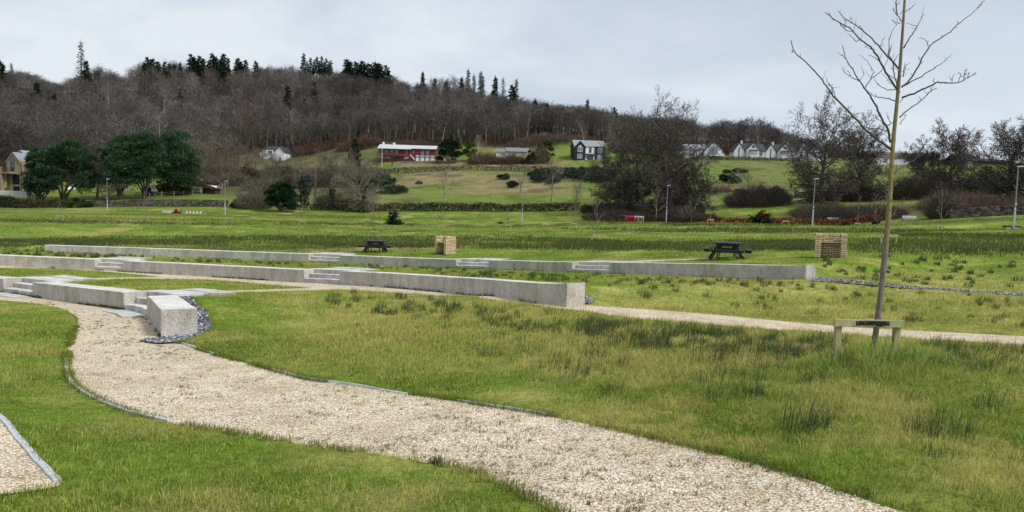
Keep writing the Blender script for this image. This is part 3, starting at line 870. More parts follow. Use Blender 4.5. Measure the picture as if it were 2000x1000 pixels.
def blades(mb, X, Y, h, w, cb, ct, lean=.45, two=True, wind=(.25, .1)):
    n = len(X); Z = zt(X, Y) - .012
    az = RNG.uniform(0, 2 * np.pi, n); face = RNG.uniform(0, 2 * np.pi, n)
    L = np.abs(RNG.normal(0, lean, n)) * h
    lx = np.cos(az) * L + wind[0] * h * RNG.uniform(0, 1, n); ly = np.sin(az) * L + wind[1] * h * RNG.uniform(0, 1, n)
    sx = np.cos(face) * w * .5; sy = np.sin(face) * w * .5
    B0 = np.stack([X - sx, Y - sy, Z], -1); B1 = np.stack([X + sx, Y + sy, Z], -1)
    Tp = np.stack([X + lx, Y + ly, Z + h * np.sqrt(np.clip(1 - (L / h) ** 2 * .55, .10, 1))], -1)
    if two:
        mxx = X + lx * .35; myy = Y + ly * .35; mz = Z + (Tp[:, 2] - Z) * .6
        M0 = np.stack([mxx - sx * .8, myy - sy * .8, mz], -1); M1 = np.stack([mxx + sx * .8, myy + sy * .8, mz], -1)
        V = np.stack([B0, B1, M1, M0, Tp], 1).reshape(-1, 3); b = np.arange(n)[:, None] * 5
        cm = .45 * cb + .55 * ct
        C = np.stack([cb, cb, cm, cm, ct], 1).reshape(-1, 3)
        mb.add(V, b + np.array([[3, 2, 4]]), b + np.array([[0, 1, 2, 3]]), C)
    else:
        V = np.stack([B0, B1, Tp], 1).reshape(-1, 3); b = np.arange(n)[:, None] * 3
        C = np.stack([cb, cb, ct], 1).reshape(-1, 3)
        mb.add(V, b + np.array([[0, 1, 2]]), None, C)


def sample_fan(n, d0, d1, p, umax=.79):
    """positions in the fan the camera faces, density falling with distance like d^-p"""
    e = 2 - p; t = RNG.uniform(0, 1, n)
    d = (d0 ** e + t * (d1 ** e - d0 ** e)) ** (1 / e) if abs(e) > 1e-6 else d0 * (d1 / d0) ** t
    k = RNG.uniform(-math.tan(umax), math.tan(umax), n)
    return d * k, d


_pe = np.concatenate([p_main, p_wall2[::2]])


def path_gap(X, Y):
    out = np.full(X.shape, 9.0)
    for i in range(0, len(_pe), 2): out = np.minimum(out, np.abs(X - _pe[i, 0]) + np.abs(Y - _pe[i, 1]))
    return out


def grass():
    for name, n, d0, d1, p, two, hh, wf in (('grass', 560000, 3.0, 15, 1.3, True, .047, 1.0), ('grass', 440000, 14, 46, 1.9, False, .065, 1.0), ('grass', 300000, 44, 330, 1.9, False, .13, 1.0)):
        X, Y = sample_fan(n, d0, d1, p)
        k = ~in_path(X, Y) & ~in_wall(X, Y, .02)
        if d0 > 40: pxx = 1000 + FPX * X / Y; k &= Y < np.interp(pxx, WOOD_LOW[:, 0], WOOD_D) - 4
        X = X[k]; Y = Y[k]; Z = zt(X, Y); n = len(X)
        px, py = project(X, Y, Z)
        tall = fbm(X * .8, Y * .8, 81, 3)
        clump = fbm(X * 5.5, Y * 5.5, 83, 2); h = hh * (.45 + .8 * tall + .55 * sstep(.45, .75, clump)) * RNG.uniform(.5, 1.5, n)
        rough = sstep(560, 590, py) * sstep(430, 700, px) * sstep(760, 690, py)
        h *= 1 + .55 * np.clip(rough, 0, 1) + .25 * sstep(1000, 1500, px) * sstep(650, 760, py)
        mound = np.zeros(n)
        for mx, my, mh, ms in MOUND: mound = np.maximum(mound, np.exp(-((X - mx) ** 2 + (Y - my) ** 2) / (2 * (ms * 1.45) ** 2)))
        h *= 1 + 1.5 * mound * (d0 < 10)
        h *= .55 + .45 * sstep(.0, .5, path_gap(X, Y))
        w = np.maximum(.0045, Y * .00062) * RNG.uniform(.7, 1.3, n)
        c = ground_colour(X, Y, Z)
        st = fbm(X * .9, Y * .9, 3, 4)
        pst = .16 + .34 * sstep(.42, .7, st) + .14 * rough; isst = RNG.uniform(0, 1, n) < pst * (1 - .8 * mound) * (1 if d0 < 40 else .5)
        v = (RNG.uniform(.5, 1.5, n) * (.5 + 1.0 * fbm(X * 5.5, Y * 5.5, 83, 2)))[:, None]
        hue = RNG.normal(0, 1, (n, 1)) * np.array([[.10, .02, .0]]) + 1
        green = c * v * hue
        green = green * (1 + mound[:, None] * np.array([[-.30, -.06, -.1]]))
        straw = STRAW[None] * RNG.uniform(.8, 1.7, n)[:, None] * np.array([[1.03, 1.02, .95]])
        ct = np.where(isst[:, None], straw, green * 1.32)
        cb = np.where(isst[:, None], straw * .6, green * .55)  # blade bases painted darker, standing in for shade down between the blades
        mb = MB()
        if d0 < 10:   # dead curled straw lying over the green
            q = np.where((RNG.uniform(0, 1, n) < .09 + .16 * sstep(.4, .65, st)) & (mound < .5))[0]; m_ = len(q); c_ = np.array([[.66, .57, .28]]) * RNG.uniform(.6, 1.25, (m_, 1))
            blades(mb, X[q] + RNG.normal(0, .02, m_), Y[q] + RNG.normal(0, .02, m_), h[q] * RNG.uniform(.8, 1.3, m_), w[q] * .8, c_ * .8, c_, 1.5, True, (0, 0))
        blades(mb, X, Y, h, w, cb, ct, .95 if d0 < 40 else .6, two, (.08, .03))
        tag(mb.build(name, M_BLADE), 'grass covering the %s' % ('lawns nearest the path' if d0 < 10 else 'terraces around the stone walls' if d0 < 40 else 'open field beyond the terraces'), 'grass', kind='stuff')


grass()


def poly_scatter(pxpoly, n):
    """n photo positions inside an outline, dropped on the terrain"""
    P = np.array(pxpoly, float); out = []
    while len(out) < n:
        q = RNG.uniform(P.min(0), P.max(0), (n * 3, 2)); k = inside(P, q[:, 0], q[:, 1]); out += list(q[k])
    return np.array(out[:n])


def rushes():
    sets = [([(590, 578), (700, 572), (850, 586), (1050, 612), (1300, 640), (1500, 655), (1660, 672), (1640, 700), (1400, 700), (1200, 668), (1000, 645), (800, 622), (640, 600)], 150, (.15, .33), 24),
            ([(1100, 630), (1300, 640), (1640, 668), (1650, 705), (1500, 712), (1250, 690), (1130, 660)], 70, (.18, .34), 24),
            ([(850, 620), (1200, 660), (1600, 700), (1560, 780), (1300, 770), (1000, 720), (850, 670)], 42, (.15, .32), 18),
            ([(1780, 672), (2040, 690), (2500, 720), (2500, 800), (2040, 760), (1830, 712)], 110, (.2, .38), 22),
            ([(1150, 534), (1400, 548), (1600, 556), (2040, 588), (2500, 612), (2500, 668), (2040, 648), (1700, 626), (1400, 600), (1200, 575), (1150, 560)], 120, (.12, .28), 18),
            ([(1150, 536), (1560, 552), (1560, 560), (1200, 556)], 50, (.12, .26), 16),
            ([(1600, 498), (2040, 505), (2500, 530), (2500, 590), (2040, 568), (1800, 556), (1620, 540)], 130, (.15, .32), 20),
            ([(640, 506), (960, 530), (1150, 545), (1150, 552), (900, 540), (640, 520)], 110, (.12, .26), 18),
            ([(0, 497), (600, 522), (600, 517), (200, 496), (0, 488)], 120, (.12, .24), 18)]
    mb = MB(); P = []
    for poly, n, hr, nb in sets:
        q = poly_scatter(poly, n); H = hit(q[:, 0], q[:, 1])
        for w in H: P.append((w[0], w[1], RNG.uniform(*hr), nb))
    for px, py, h, nb in [(1555, 842, .42, 60), (1600, 836, .3, 36), (1850, 850, .36, 60), (1795, 852, .26, 40), (1450, 772, .22, 34), (1408, 780, .26, 36), (1050, 722, .2, 24), (1190, 768, .24, 30), (1935, 800, .3, 36),
                          (1780, 780, .2, 24), (640, 690, .18, 8), (700, 640, .16, 14), (1590, 745, .22, 30), (1860, 690, .3, 30), (1930, 655, .2, 20), (850, 905, .10, 40), (1830, 900, .2, 26)]:
        w = hit(px, py)[0]; P.append((w[0], w[1], h, nb))
    P = np.array(P); k = ~in_path(P[:, 0], P[:, 1]) & ~in_wall(P[:, 0], P[:, 1], .15); P = P[k]
    rep = (P[:, 3] * 2.1).astype(int); I = np.repeat(np.arange(len(P)), rep); n = len(I)
    rad = P[I, 2] * (.3 + .5 * vnoise(I * 1.7, I * .3, 5)) * np.sqrt(RNG.uniform(0, 1, n)); a = RNG.uniform(0, 2 * np.pi, n)
    X = P[I, 0] + rad * np.cos(a); Y = P[I, 1] + rad * np.sin(a); h = P[I, 2] * RNG.uniform(.35, 1.12, n) * (1 - .35 * rad / P[I, 2])
    w = np.maximum(.0042, Y * .00056)
    c = np.array([[.072, .112, .048]]) * RNG.uniform(.5, 1.7, (n, 1)); br = RNG.uniform(0, 1, n) < .12; c[br] = np.array([.24, .20, .09]) * RNG.uniform(.6, 1.3, (br.sum(), 1))
    blades(mb, X, Y, h, w, c * .85, c * np.array([[1.15, 1.12, 1.0]]), .42, True)
    tag(mb.build('rushes', M_BLADE), 'dark green rush clumps scattered over the terraces', 'rushes', kind='stuff')
    # the long dark rush bands across the open field
    mb = MB()
    for poly, n, hr in (([(-40, 468), (300, 462), (700, 461), (1000, 462), (1300, 472), (1420, 474), (1420, 492), (1100, 488), (860, 486), (600, 480), (300, 479), (-40, 484)], 8000, (.16, .34)),
                        ([(1420, 470), (1590, 470), (1590, 490), (1420, 492)], 1200, (.15, .3)), ([(1650, 468), (2040, 462), (2500, 476), (2500, 520), (2040, 500), (1650, 496)], 4600, (.15, .32)),
                        ([(1050, 446), (1700, 446), (1900, 452), (1700, 456), (1300, 454)], 1200, (.2, .36)), ([(1290, 437), (1560, 440), (1560, 443), (1290, 441)], 400, (.2, .35)),
                        ([(0, 431), (420, 436), (820, 437), (820, 440), (400, 440), (0, 434)], 600, (.15, .3)), ([(1700, 456), (2040, 460), (2040, 466), (1750, 463)], 600, (.2, .34))):
        q = poly_scatter(poly, n); q2 = q
        # thin the band out unevenly
        keep = fbm(q[:, 0] * .006, q[:, 1] * .09, 91, 4) + RNG.uniform(-.2, .2, len(q)) > .36; q = q[keep]
        H = hit(q[:, 0], q[:, 1]); n = len(H)
        for rpt in range(5):
            X = H[:, 0] + RNG.normal(0, .25, n); Y = H[:, 1] + RNG.normal(0, .35, n); h = RNG.uniform(*hr, n); w = Y * .0007
            c = np.array([[.085, .11, .042]]) * RNG.uniform(.6, 1.5, (n, 1)); br = RNG.uniform(0, 1, n) < .2; c[br] = np.array([.15, .145, .055])
            blades(mb, X, Y, h, w, c * .8, c * 1.1, .3, False)
    tag(mb.build('rushes', M_BLADE), 'dark bands of rushes stretched across the open field', 'rushes', kind='stuff')


rushes()


def path_litter():
    # loose stones on the gravel nearest the camera, and the small weeds that grow in it
    X, Y = sample_fan(80000, 3.1, 16, 1.6); k = (inside(p_main, X, Y) & ~inside(p_slate, X, Y)) | inside(p_left, X, Y); X = X[k]; Y = Y[k]; n = len(X)
    Z = zt(X, Y) - .012
    base = np.array([(1, 0, 0), (-1, 0, 0), (0, 1, 0), (0, -1, 0), (0, 0, 1), (0, 0, -1)], float)
    F = np.array([(0, 2, 4), (2, 1, 4), (1, 3, 4), (3, 0, 4), (2, 0, 5), (1, 2, 5), (3, 1, 5), (0, 3, 5)])
    s = RNG.uniform(.004, .010, (n, 1, 1)) * RNG.uniform(.5, 1.3, (n, 6, 1)) * np.maximum(1, Y / 9)[:, None, None]
    a = RNG.uniform(0, 2 * np.pi, n); ca, sa = np.cos(a), np.sin(a)
    V = base[None] * s * np.array([[[1, 1, .6]]]); V = np.stack([V[..., 0] * ca[:, None] - V[..., 1] * sa[:, None], V[..., 0] * sa[:, None] + V[..., 1] * ca[:, None], V[..., 2]], -1) + np.stack([X, Y, Z], -1)[:, None]
    pal = np.array([(.74, .65, .48), (.58, .46, .31), (.84, .77, .62), (.40, .31, .2), (.66, .56, .40), (.90, .85, .73)]); c = pal[RNG.integers(0, 6, n)] * RNG.uniform(.8, 1.1, (n, 1))
    mb = MB(); mb.add(V.reshape(-1, 3), (F[None] + np.arange(n)[:, None, None] * 6).reshape(-1, 3), None, np.repeat(c, 6, 0))
    tag(mb.build('loose_gravel', tint_mat('loose_stones')), 'loose cream stones lying on the gravel path', 'gravel', kind='stuff')
    # slate chips
    q = [(x, y) for x, y in zip(*[RNG.uniform(p_slate.min(0)[i], p_slate.max(0)[i], 5000) for i in (0, 1)])]; X = np.array([a for a, _ in q]); Y = np.array([b for _, b in q])
    k = inside(p_slate, X, Y) & ~in_wall(X, Y); X = X[k]; Y = Y[k]
    x2 = RNG.uniform(p_slate2.min(0)[0], p_slate2.max(0)[0], 3000); y2 = RNG.uniform(p_slate2.min(0)[1], p_slate2.max(0)[1], 3000); k = inside(p_slate2, x2, y2) & ~in_wall(x2, y2)
    x3 = RNG.uniform(p_slate3.min(0)[0], p_slate3.max(0)[0], 30000); y3 = RNG.uniform(p_slate3.min(0)[1], p_slate3.max(0)[1], 30000); k3 = inside(p_slate3, x3, y3) & ~in_wall(x3, y3)
    X = np.concatenate([X, x2[k], x3[k3]]); Y = np.concatenate([Y, y2[k], y3[k3]]); n = len(X); Z = zt(X, Y) + .02
    nrm = RNG.normal(0, .5, (n, 3)); nrm[:, 2] = 1; u = np.cross(nrm, RNG.normal(size=(n, 3))); u /= np.linalg.norm(u, axis=1)[:, None]; w = np.cross(nrm, u); w /= np.linalg.norm(w, axis=1)[:, None]
    s = (RNG.uniform(.02, .05, n))[:, None]; P = np.stack([X, Y, Z], -1)
    V = np.stack([P - u * s, P + w * s * .5, P + u * s, P - w * s * .5], 1).reshape(-1, 3)
    c = np.array([[.29, .30, .318]]) * RNG.uniform(.35, 1.9, (n, 1)); mb = MB(); mb.add(V, None, np.arange(n * 4).reshape(-1, 4), np.repeat(c, 4, 0))
    tag(mb.build('slate_chippings', tint_mat('slate_chip', rough=.6)), 'blue grey slate chippings round the wall ends', 'chippings', kind='stuff')
    # weeds
    X, Y = sample_fan(12000, 3.4, 24, 1.5); k = inside(p_main, X, Y); X = X[k]; Y = Y[k]
    k = fbm(X * .6, Y * .6, 95, 3) + RNG.uniform(-.25, .25, len(X)) > .55; X = X[k]; Y = Y[k]
    px_, py_ = project(X, Y, zt(X, Y))
    I = np.repeat(np.arange(len(X)), 9); n = len(I); a = RNG.uniform(0, 6.3, n); r = RNG.uniform(0, .05, n)
    mb = MB(); c = np.array([[.10, .15, .03]]) * RNG.uniform(.5, 1.4, (n, 1)); yel = RNG.uniform(0, 1, n) < .25; c[yel] = np.array([.22, .18, .07])
    blades(mb, X[I] + r * np.cos(a), Y[I] + r * np.sin(a), RNG.uniform(.012, .04, n), np.maximum(.007, Y[I] * .0009), c, c * 1.2, .8, False)
    # tufts creeping over the edges of the path
    for E in (EDGE_R, EDGE_L[6:]):
        P = dens(np.array(xy(E)), False, .006); P = P[RNG.uniform(0, 1, len(P)) < .9]; n = len(P); cl = fbm(P[:, 0] * 2.2, P[:, 1] * 2.2, 97, 2); kk = cl > .42; P = P[kk]; n = len(P)
        P = np.repeat(P, 4, 0); n = len(P); P = P + RNG.normal(0, .035, P.shape)
        c = ground_colour(P[:, 0], P[:, 1], zt(P[:, 0], P[:, 1])) * RNG.uniform(.55, 1.3, (n, 1)); br = RNG.uniform(0, 1, n) < .3; c[br] = np.array([.17, .12, .06]) * RNG.uniform(.6, 1.3, (br.sum(), 1))
        blades(mb, P[:, 0], P[:, 1], RNG.uniform(.03, .085, n), np.maximum(.005, P[:, 1] * .0007), c * .8, c * 1.15, .8, True)
    for W, T, *_ in WALLS:   # grass growing against the foot of the walls
        q = RNG.uniform(0, W.S[-1], 2600); k = fbm(q * .8, q * 0, 98, 2) > .55; q = q[k]
        P = np.array([W.point(s)[0][:2] - W.point(s)[2] * RNG.uniform(.0, .06) for s in q]); n = len(P)
        c = np.array([[.10, .14, .03]]) * RNG.uniform(.5, 1.4, (n, 1)); blades(mb, P[:, 0], P[:, 1], RNG.uniform(.03, .12, n), P[:, 1] * .0009, c * .7, c, .5, False)
    tag(mb.build('path_weeds', M_BLADE), 'small weeds and creeping grass on the gravel and along its edges', 'weeds', kind='stuff')


path_litter()
# ------------------------------------------------------------------ trees
M_BARK = tint_mat('bark', .9, objvar=.12)
M_TWIG = tint_mat('twigs', .9, objvar=.3)
M_LEAF = tint_mat('evergreen_leaves', trans=.2, objvar=.08)


def grow(P, seed, H, r0, lean=(0, 0)):
    """branch skeleton: list of (start, end, radius, radius, level)"""
    R = random.Random(seed); S = []
    N = P['n']; last = len(N) - 1
    def g(s): return R.gauss(0, s)
    def br(p, d, L, r, lev):
        n = P['seg'][lev]; st = L / n; pts = [p]; dr = [d]; w = P['wob'][lev]; u = P['up'][lev]
        for i in range(n):
            d = (d + Vector((g(w), g(w), g(w) + u))).normalized(); p = p + d * st; pts.append(p); dr.append(d)
        re = r * P['taper'][lev]
        for i in range(n): S.append((pts[i], pts[i + 1], r + (re - r) * i / n, r + (re - r) * (i + 1) / n, lev))
        if lev == last: return
        nc = N[lev + 1]; t0 = P['start'][lev]; az = R.uniform(0, 6.28)
        for k in range(nc):
            t = t0 + (1 - t0) * ((k + R.uniform(.1, .9)) / nc) ** (1.45 if lev == 0 and 'env' in P else 1)
            i = min(int(t * n), n - 1); f = t * n - i; q = pts[i].lerp(pts[i + 1], f); dd = dr[i + 1]
            az += 2.4 + g(.35)
            lo, hi = P['ang'][lev]; ang = math.radians(lo + (hi - lo) * (t - t0) / max(1e-3, 1 - t0) + g(7))
            a = dd.cross(Vector((.3, .2, .93)) if abs(dd.z) < .9 else Vector((1, .1, 0))).normalized(); b = dd.cross(a)
            nd_ = dd * math.cos(ang) + (a * math.cos(az) + b * math.sin(az)) * math.sin(ang)
            Lc = L * P['ratio'][lev] * P['shape'][lev](t) * R.uniform(.75, 1.2)
            if lev == 0 and 'env' in P:      # main limbs reach out to the rounded outline of the crown
                er, eh = P['env']; ss = eh * .1
                while ss < eh:
                    w = q + nd_ * ss
                    if (w.x * w.x + w.y * w.y) / (er * er) + ((w.z - eh * .5) / (eh * .5)) ** 4 > 1: break
                    ss += eh * .02
                Lc = max(.12 * eh, ss) * R.uniform(.70, .92)
            br(q, nd_, Lc, max((r + (re - r) * t) * P['rr'][lev], P['rmin']), lev + 1)
    br(Vector((0, 0, -.25)), Vector((lean[0], lean[1], 1)).normalized(), H * P.get('tf', .92), r0, 0)
    return S


def skin(S, mb, levels, ctrunk, ctwig, maxlev, wmin, seed=0, twigvar=.35):
    """turn skeleton pieces of the given levels into tapered tubes (thick) and strips (thin)"""
    rg = np.random.default_rng(seed)
    tub = [s for s in S if s[4] in levels and s[4] <= 2 and s[2] > wmin * .8]; rib = [s for s in S if s[4] in levels and not (s[4] <= 2 and s[2] > wmin * .8)]
    for a, b, r1, r2, lev in tub:
        d = np.array(b - a); d /= max(np.linalg.norm(d), 1e-9); ref = np.array([.31, .27, .91]) if abs(d[2]) < .9 else np.array([1, .1, 0.])
        u = np.cross(d, ref); u /= np.linalg.norm(u); w = np.cross(d, u); k = 7 if lev == 0 else 5 if lev == 1 else 4
        th = np.arange(k) * 2 * np.pi / k; ring = np.cos(th)[:, None] * u + np.sin(th)[:, None] * w
        V = np.concatenate([np.array(a) + ring * r1, np.array(b) + d * r2 * .3 + ring * r2])
        j = np.arange(k); j2 = (j + 1) % k
        f = lev / max(maxlev, 1); c = np.array(ctrunk) * (1 - f) + np.array(ctwig) * f
        mb.add(V, None, np.stack([j, j2, k + j2, k + j], -1), c * rg.uniform(.85, 1.15))
    if rib:
        p0 = np.array([s[0] for s in rib]); p1 = np.array([s[1] for s in rib]); r = np.array([max(s[2], wmin / 2) * 2 for s in rib]); f = np.array([s[4] / maxlev for s in rib])[:, None]
        c = (np.array(ctrunk)[None] * (1 - f) + np.array(ctwig)[None] * f) * rg.uniform(1 - twigvar, 1 + twigvar, (len(rib), 1))
        mb.ribbons(p0, p1, r, c)


one = lambda t: 1.0
P_WOOD = dict(n=[1, 13, 6, 4, 3], seg=[6, 4, 2, 1, 1], wob=[.05, .12, .2, .25, .3], up=[.02, .12, .08, .05, .03], taper=[.25, .3, .4, .5, .5], start=[.12, .25, .2, .2], ang=[(60, 22), (45, 35), (42, 35), (40, 35)],
              ratio=[.40, .48, .5, .55], shape=[lambda t: .75 + .5 * math.sin(min(1, t * 1.15) * 3.1) - .25 * (t > .9), one, one, one], rr=[.5, .55, .6, .7], rmin=.02)
P_BEECH = dict(n=[1, 32, 15, 8, 5], seg=[6, 6, 4, 2, 1], wob=[.05, .10, .17, .22, .28], up=[.02, .02, .03, .02, .02], taper=[.25, .22, .3, .4, .5], start=[.12, .14, .12, .15], ang=[(104, 24), (50, 36), (46, 36), (42, 34)],
               ratio=[.80, .36, .44, .5], shape=[lambda t: 1.0 - .12 * t, lambda t: 1.15 - .5 * t, lambda t: 1.1 - .4 * t, one], rr=[.42, .5, .55, .6], rmin=.016, tf=.56)
P_MID = dict(n=[1, 18, 10, 7, 4], seg=[6, 5, 3, 1, 1], wob=[.06, .12, .17, .22, .28], up=[.02, .06, .03, .02, .02], taper=[.25, .22, .3, .4, .5], start=[.18, .22, .15, .15], ang=[(85, 14), (50, 36), (46, 36), (42, 34)],
             ratio=[.80, .42, .44, .5], shape=[lambda t: 1.0 - .12 * t, lambda t: 1.15 - .5 * t, lambda t: 1.1 - .4 * t, one], rr=[.42, .5, .55, .6], rmin=.016, tf=.6)
P_SMALL = dict(n=[1, 12, 7, 5], seg=[6, 4, 2, 1], wob=[.06, .12, .2, .25], up=[.02, .10, .06, .05], taper=[.25, .3, .4, .5], start=[.28, .25, .2], ang=[(55, 22), (45, 32), (40, 32)], ratio=[.42, .48, .5],
               shape=[lambda t: 1.1 - .6 * abs(t - .45), one, one], rr=[.45, .5, .6], rmin=.012)
P_YOUNG = dict(n=[1, 11, 4, 2], seg=[7, 4, 2, 1], wob=[.02, .10, .15, .2], up=[.02, .12, .1, .1], taper=[.25, .35, .5, .6], start=[.30, .3, .3], ang=[(62, 32), (40, 30), (40, 30)], ratio=[.33, .4, .4],
               shape=[lambda t: 1.15 - .7 * t, one, one], rr=[.4, .55, .6], rmin=.006)
P_SCRUB = dict(n=[1, 14, 8, 5], seg=[2, 4, 2, 1], wob=[.1, .14, .22, .25], up=[.02, .05, .05, .03], taper=[.6, .3, .4, .5], start=[.1, .2, .2], ang=[(62, 15), (40, 30), (40, 30)], ratio=[2.2, .4, .5], shape=[one, one, one], rr=[.6, .5, .6], rmin=.015, tf=.35)

BR_GREY, BR_BROWN, BR_PALE, BR_DARK = (.125, .112, .092), (.105, .078, .062), (.30, .275, .23), (.080, .070, .060)
TW_BROWN, TW_GREY, TW_RED, TW_DARK = (.090, .081, .077), (.132, .122, .113), (.100, .080, .073), (.112, .098, .086)


def bare_tree(name, label, cat, P, seed, px, py, d, ytop, r0, ctr, ctw, wmin, rot=0.0, group=None, sx=1.0, trunk_levels=(0,), lean=(0, 0), hw=None):
    b = gpos(px, py, d); b[2] -= .05
    top = at(px, ytop, d)[2]; H = max(2.0, top - b[2])
    if hw: P = dict(P, env=(hw * d / FPX, H)); sx = 1.0
    S = grow(P, seed, H, r0, lean); ml = len(P['n']) - 1
    zmax = float(np.percentile([s[1].z for s in S], 99.6)); k = H / zmax
    root = thing(name, label, cat, b, rot, group)
    for nm, lv, mt in (('trunk', trunk_levels, M_BARK), ('crown', tuple(l for l in range(ml + 1) if l not in trunk_levels), M_TWIG)):
        mb = MB(); skin(S, mb, lv, ctr, ctw, ml, wmin, seed)
        mb.v = [v * np.array([k * sx, k * sx, k]) for v in mb.v]
        mb.build(nm, mt, root)
    return root


def conifer_mesh(mb, H, Rm, seed, dens_=1.0, z0=.15, col=(.030, .052, .028), trunk=True, droop=.25, wq=.5):
    rg = np.random.default_rng(seed)
    if trunk: mb.tube([(0, 0, -.3), (0, 0, H * .5), (0, 0, H)], [H * .017, H * .011, .03], 5, (.07, .058, .045))
    p0 = []; p1 = []; z = z0 * H
    while z < H * .97:
        f = z / H; R = (Rm * (1 - f) ** .95 + .12) * rg.uniform(.7, 1.2); k = int(rg.integers(5, 8))
        for a in rg.uniform(0, 6.28, k):
            R2 = R * rg.uniform(.65, 1.15); n = max(2, int(R2 / .4 * dens_ * 1.5))
            for t in np.sort(rg.uniform(.1, 1, n)):
                q = np.array([math.cos(a) * R2 * t, math.sin(a) * R2 * t, z - droop * R2 * t + .16 * R2 * t * t])
                e = np.array([math.cos(a) * .55, math.sin(a) * .55, -.12]) + rg.normal(0, .26, 3)
                p0.append(q); p1.append(q + e)
        z += max(.22, H * .019) * rg.uniform(.75, 1.25)
    for zz in np.arange(.88, 1.0, .02): p0.append(np.array([0, 0, H * zz])); p1.append(np.array([0, 0, H * (zz + .035)]))
    p0 = np.array(p0); p1 = np.array(p1)
    mb.ribbons(p0, p1, wq * rg.uniform(.6, 1.3, len(p0)), np.array(col)[None] * rg.uniform(.45, 1.6, (len(p0), 1)))


def puffs(mb, centres, rad, n, size, col, seed, up=.4, flat=.7, asp=.45):
    """leafy sprays spread through rounded clumps; each clump has its own shade"""
    rg = np.random.default_rng(seed); P0 = []; P1 = []; C = []
    for c, r in zip(centres, rad):
        d = rg.normal(size=(n, 3)); d /= np.linalg.norm(d, axis=1)[:, None]; d[:, 2] = np.where(rg.uniform(0, 1, n) < .25, d[:, 2], np.abs(d[:, 2]) * .9 + .05 * d[:, 2])
        q = np.array(c) + d * (r * rg.uniform(.35, 1.05, n) ** .6)[:, None] * np.array([1, 1, flat])
        e = d * .8 + np.array([0, 0, up]) + rg.normal(0, .45, (n, 3)); e /= np.linalg.norm(e, axis=1)[:, None]
        P0.append(q); P1.append(q + e * size * rg.uniform(.6, 1.4, (n, 1)))
        C.append(np.array(col)[None] * rg.uniform(.45, 1.5) * rg.uniform(.6, 1.5, (n, 1)))
    P0 = np.concatenate(P0); P1 = np.concatenate(P1); mb.ribbons(P0, P1, size * asp, np.concatenate(C))


def evergreen(label, px, ybase, d, x0, x1, ytop, ybot, seed, col=(.046, .088, .044), stems=3, group='evergreens by the stone house', cat='tree', name='evergreen_tree', n=46, per=130, size=.42, rtrunk=.2):
    b = gpos(px, ybase, d); k = d / FPX; rx = (x1 - x0) / 2 * k; zt_ = at(px, ytop, d)[2] - b[2]; zb = at(px, ybot, d)[2] - b[2]; cx = ((x0 + x1) / 2 - px) * k
    rg = np.random.default_rng(seed); root = thing(name, label, cat, b, 0, group)
    cz = (zt_ + zb) / 2; rz = (zt_ - zb) / 2; C = []; Rr = []
    for i in range(n):
        a = rg.uniform(0, 6.28); zz = rg.uniform(-1, 1); w = math.sqrt(max(.05, 1 - max(0, zz * .5 + .5 - .25) ** 2 * 1.6)) * (1 - .12 * max(0, -zz)); f = math.sqrt(rg.uniform(.25, 1)) * w * .86 * rg.uniform(.85, 1.08)
        C.append((cx + math.cos(a) * f * rx, math.sin(a) * f * rx * .8, cz + zz * rz * .86)); Rr.append(min(rx, rz) * rg.uniform(.24, .38))
    mb = MB(); puffs(mb, C, Rr, per, size, col, seed, flat=.8); mb.build('crown', M_LEAF, root)
    mb = MB()
    for s in range(stems):
        a = rg.uniform(0, 6.28); ox, oy = (rg.uniform(-.12, .12) * rx, rg.uniform(-.1, .1) * rx) if stems > 1 else (0, 0)
        for br_ in range(3):
            ex = cx * .5 + rg.uniform(-.65, .65) * rx; ey = rg.uniform(-.5, .5) * rx; ez = zb + rg.uniform(.3, 1.2) * rz
            P = [(ox, oy, -.3), (ox + (ex - ox) * .18, oy + (ey - oy) * .18, ez * .3), (ox + (ex - ox) * .55, oy + (ey - oy) * .55, ez * .65), (ex, ey, ez)]
            mb.tube(P, [rtrunk * rg.uniform(.8, 1.2), rtrunk * .75, rtrunk * .5, rtrunk * .2], 6, np.array((.085, .062, .045)) * rg.uniform(.8, 1.3))
    mb.build('trunk', M_BARK, root); return root


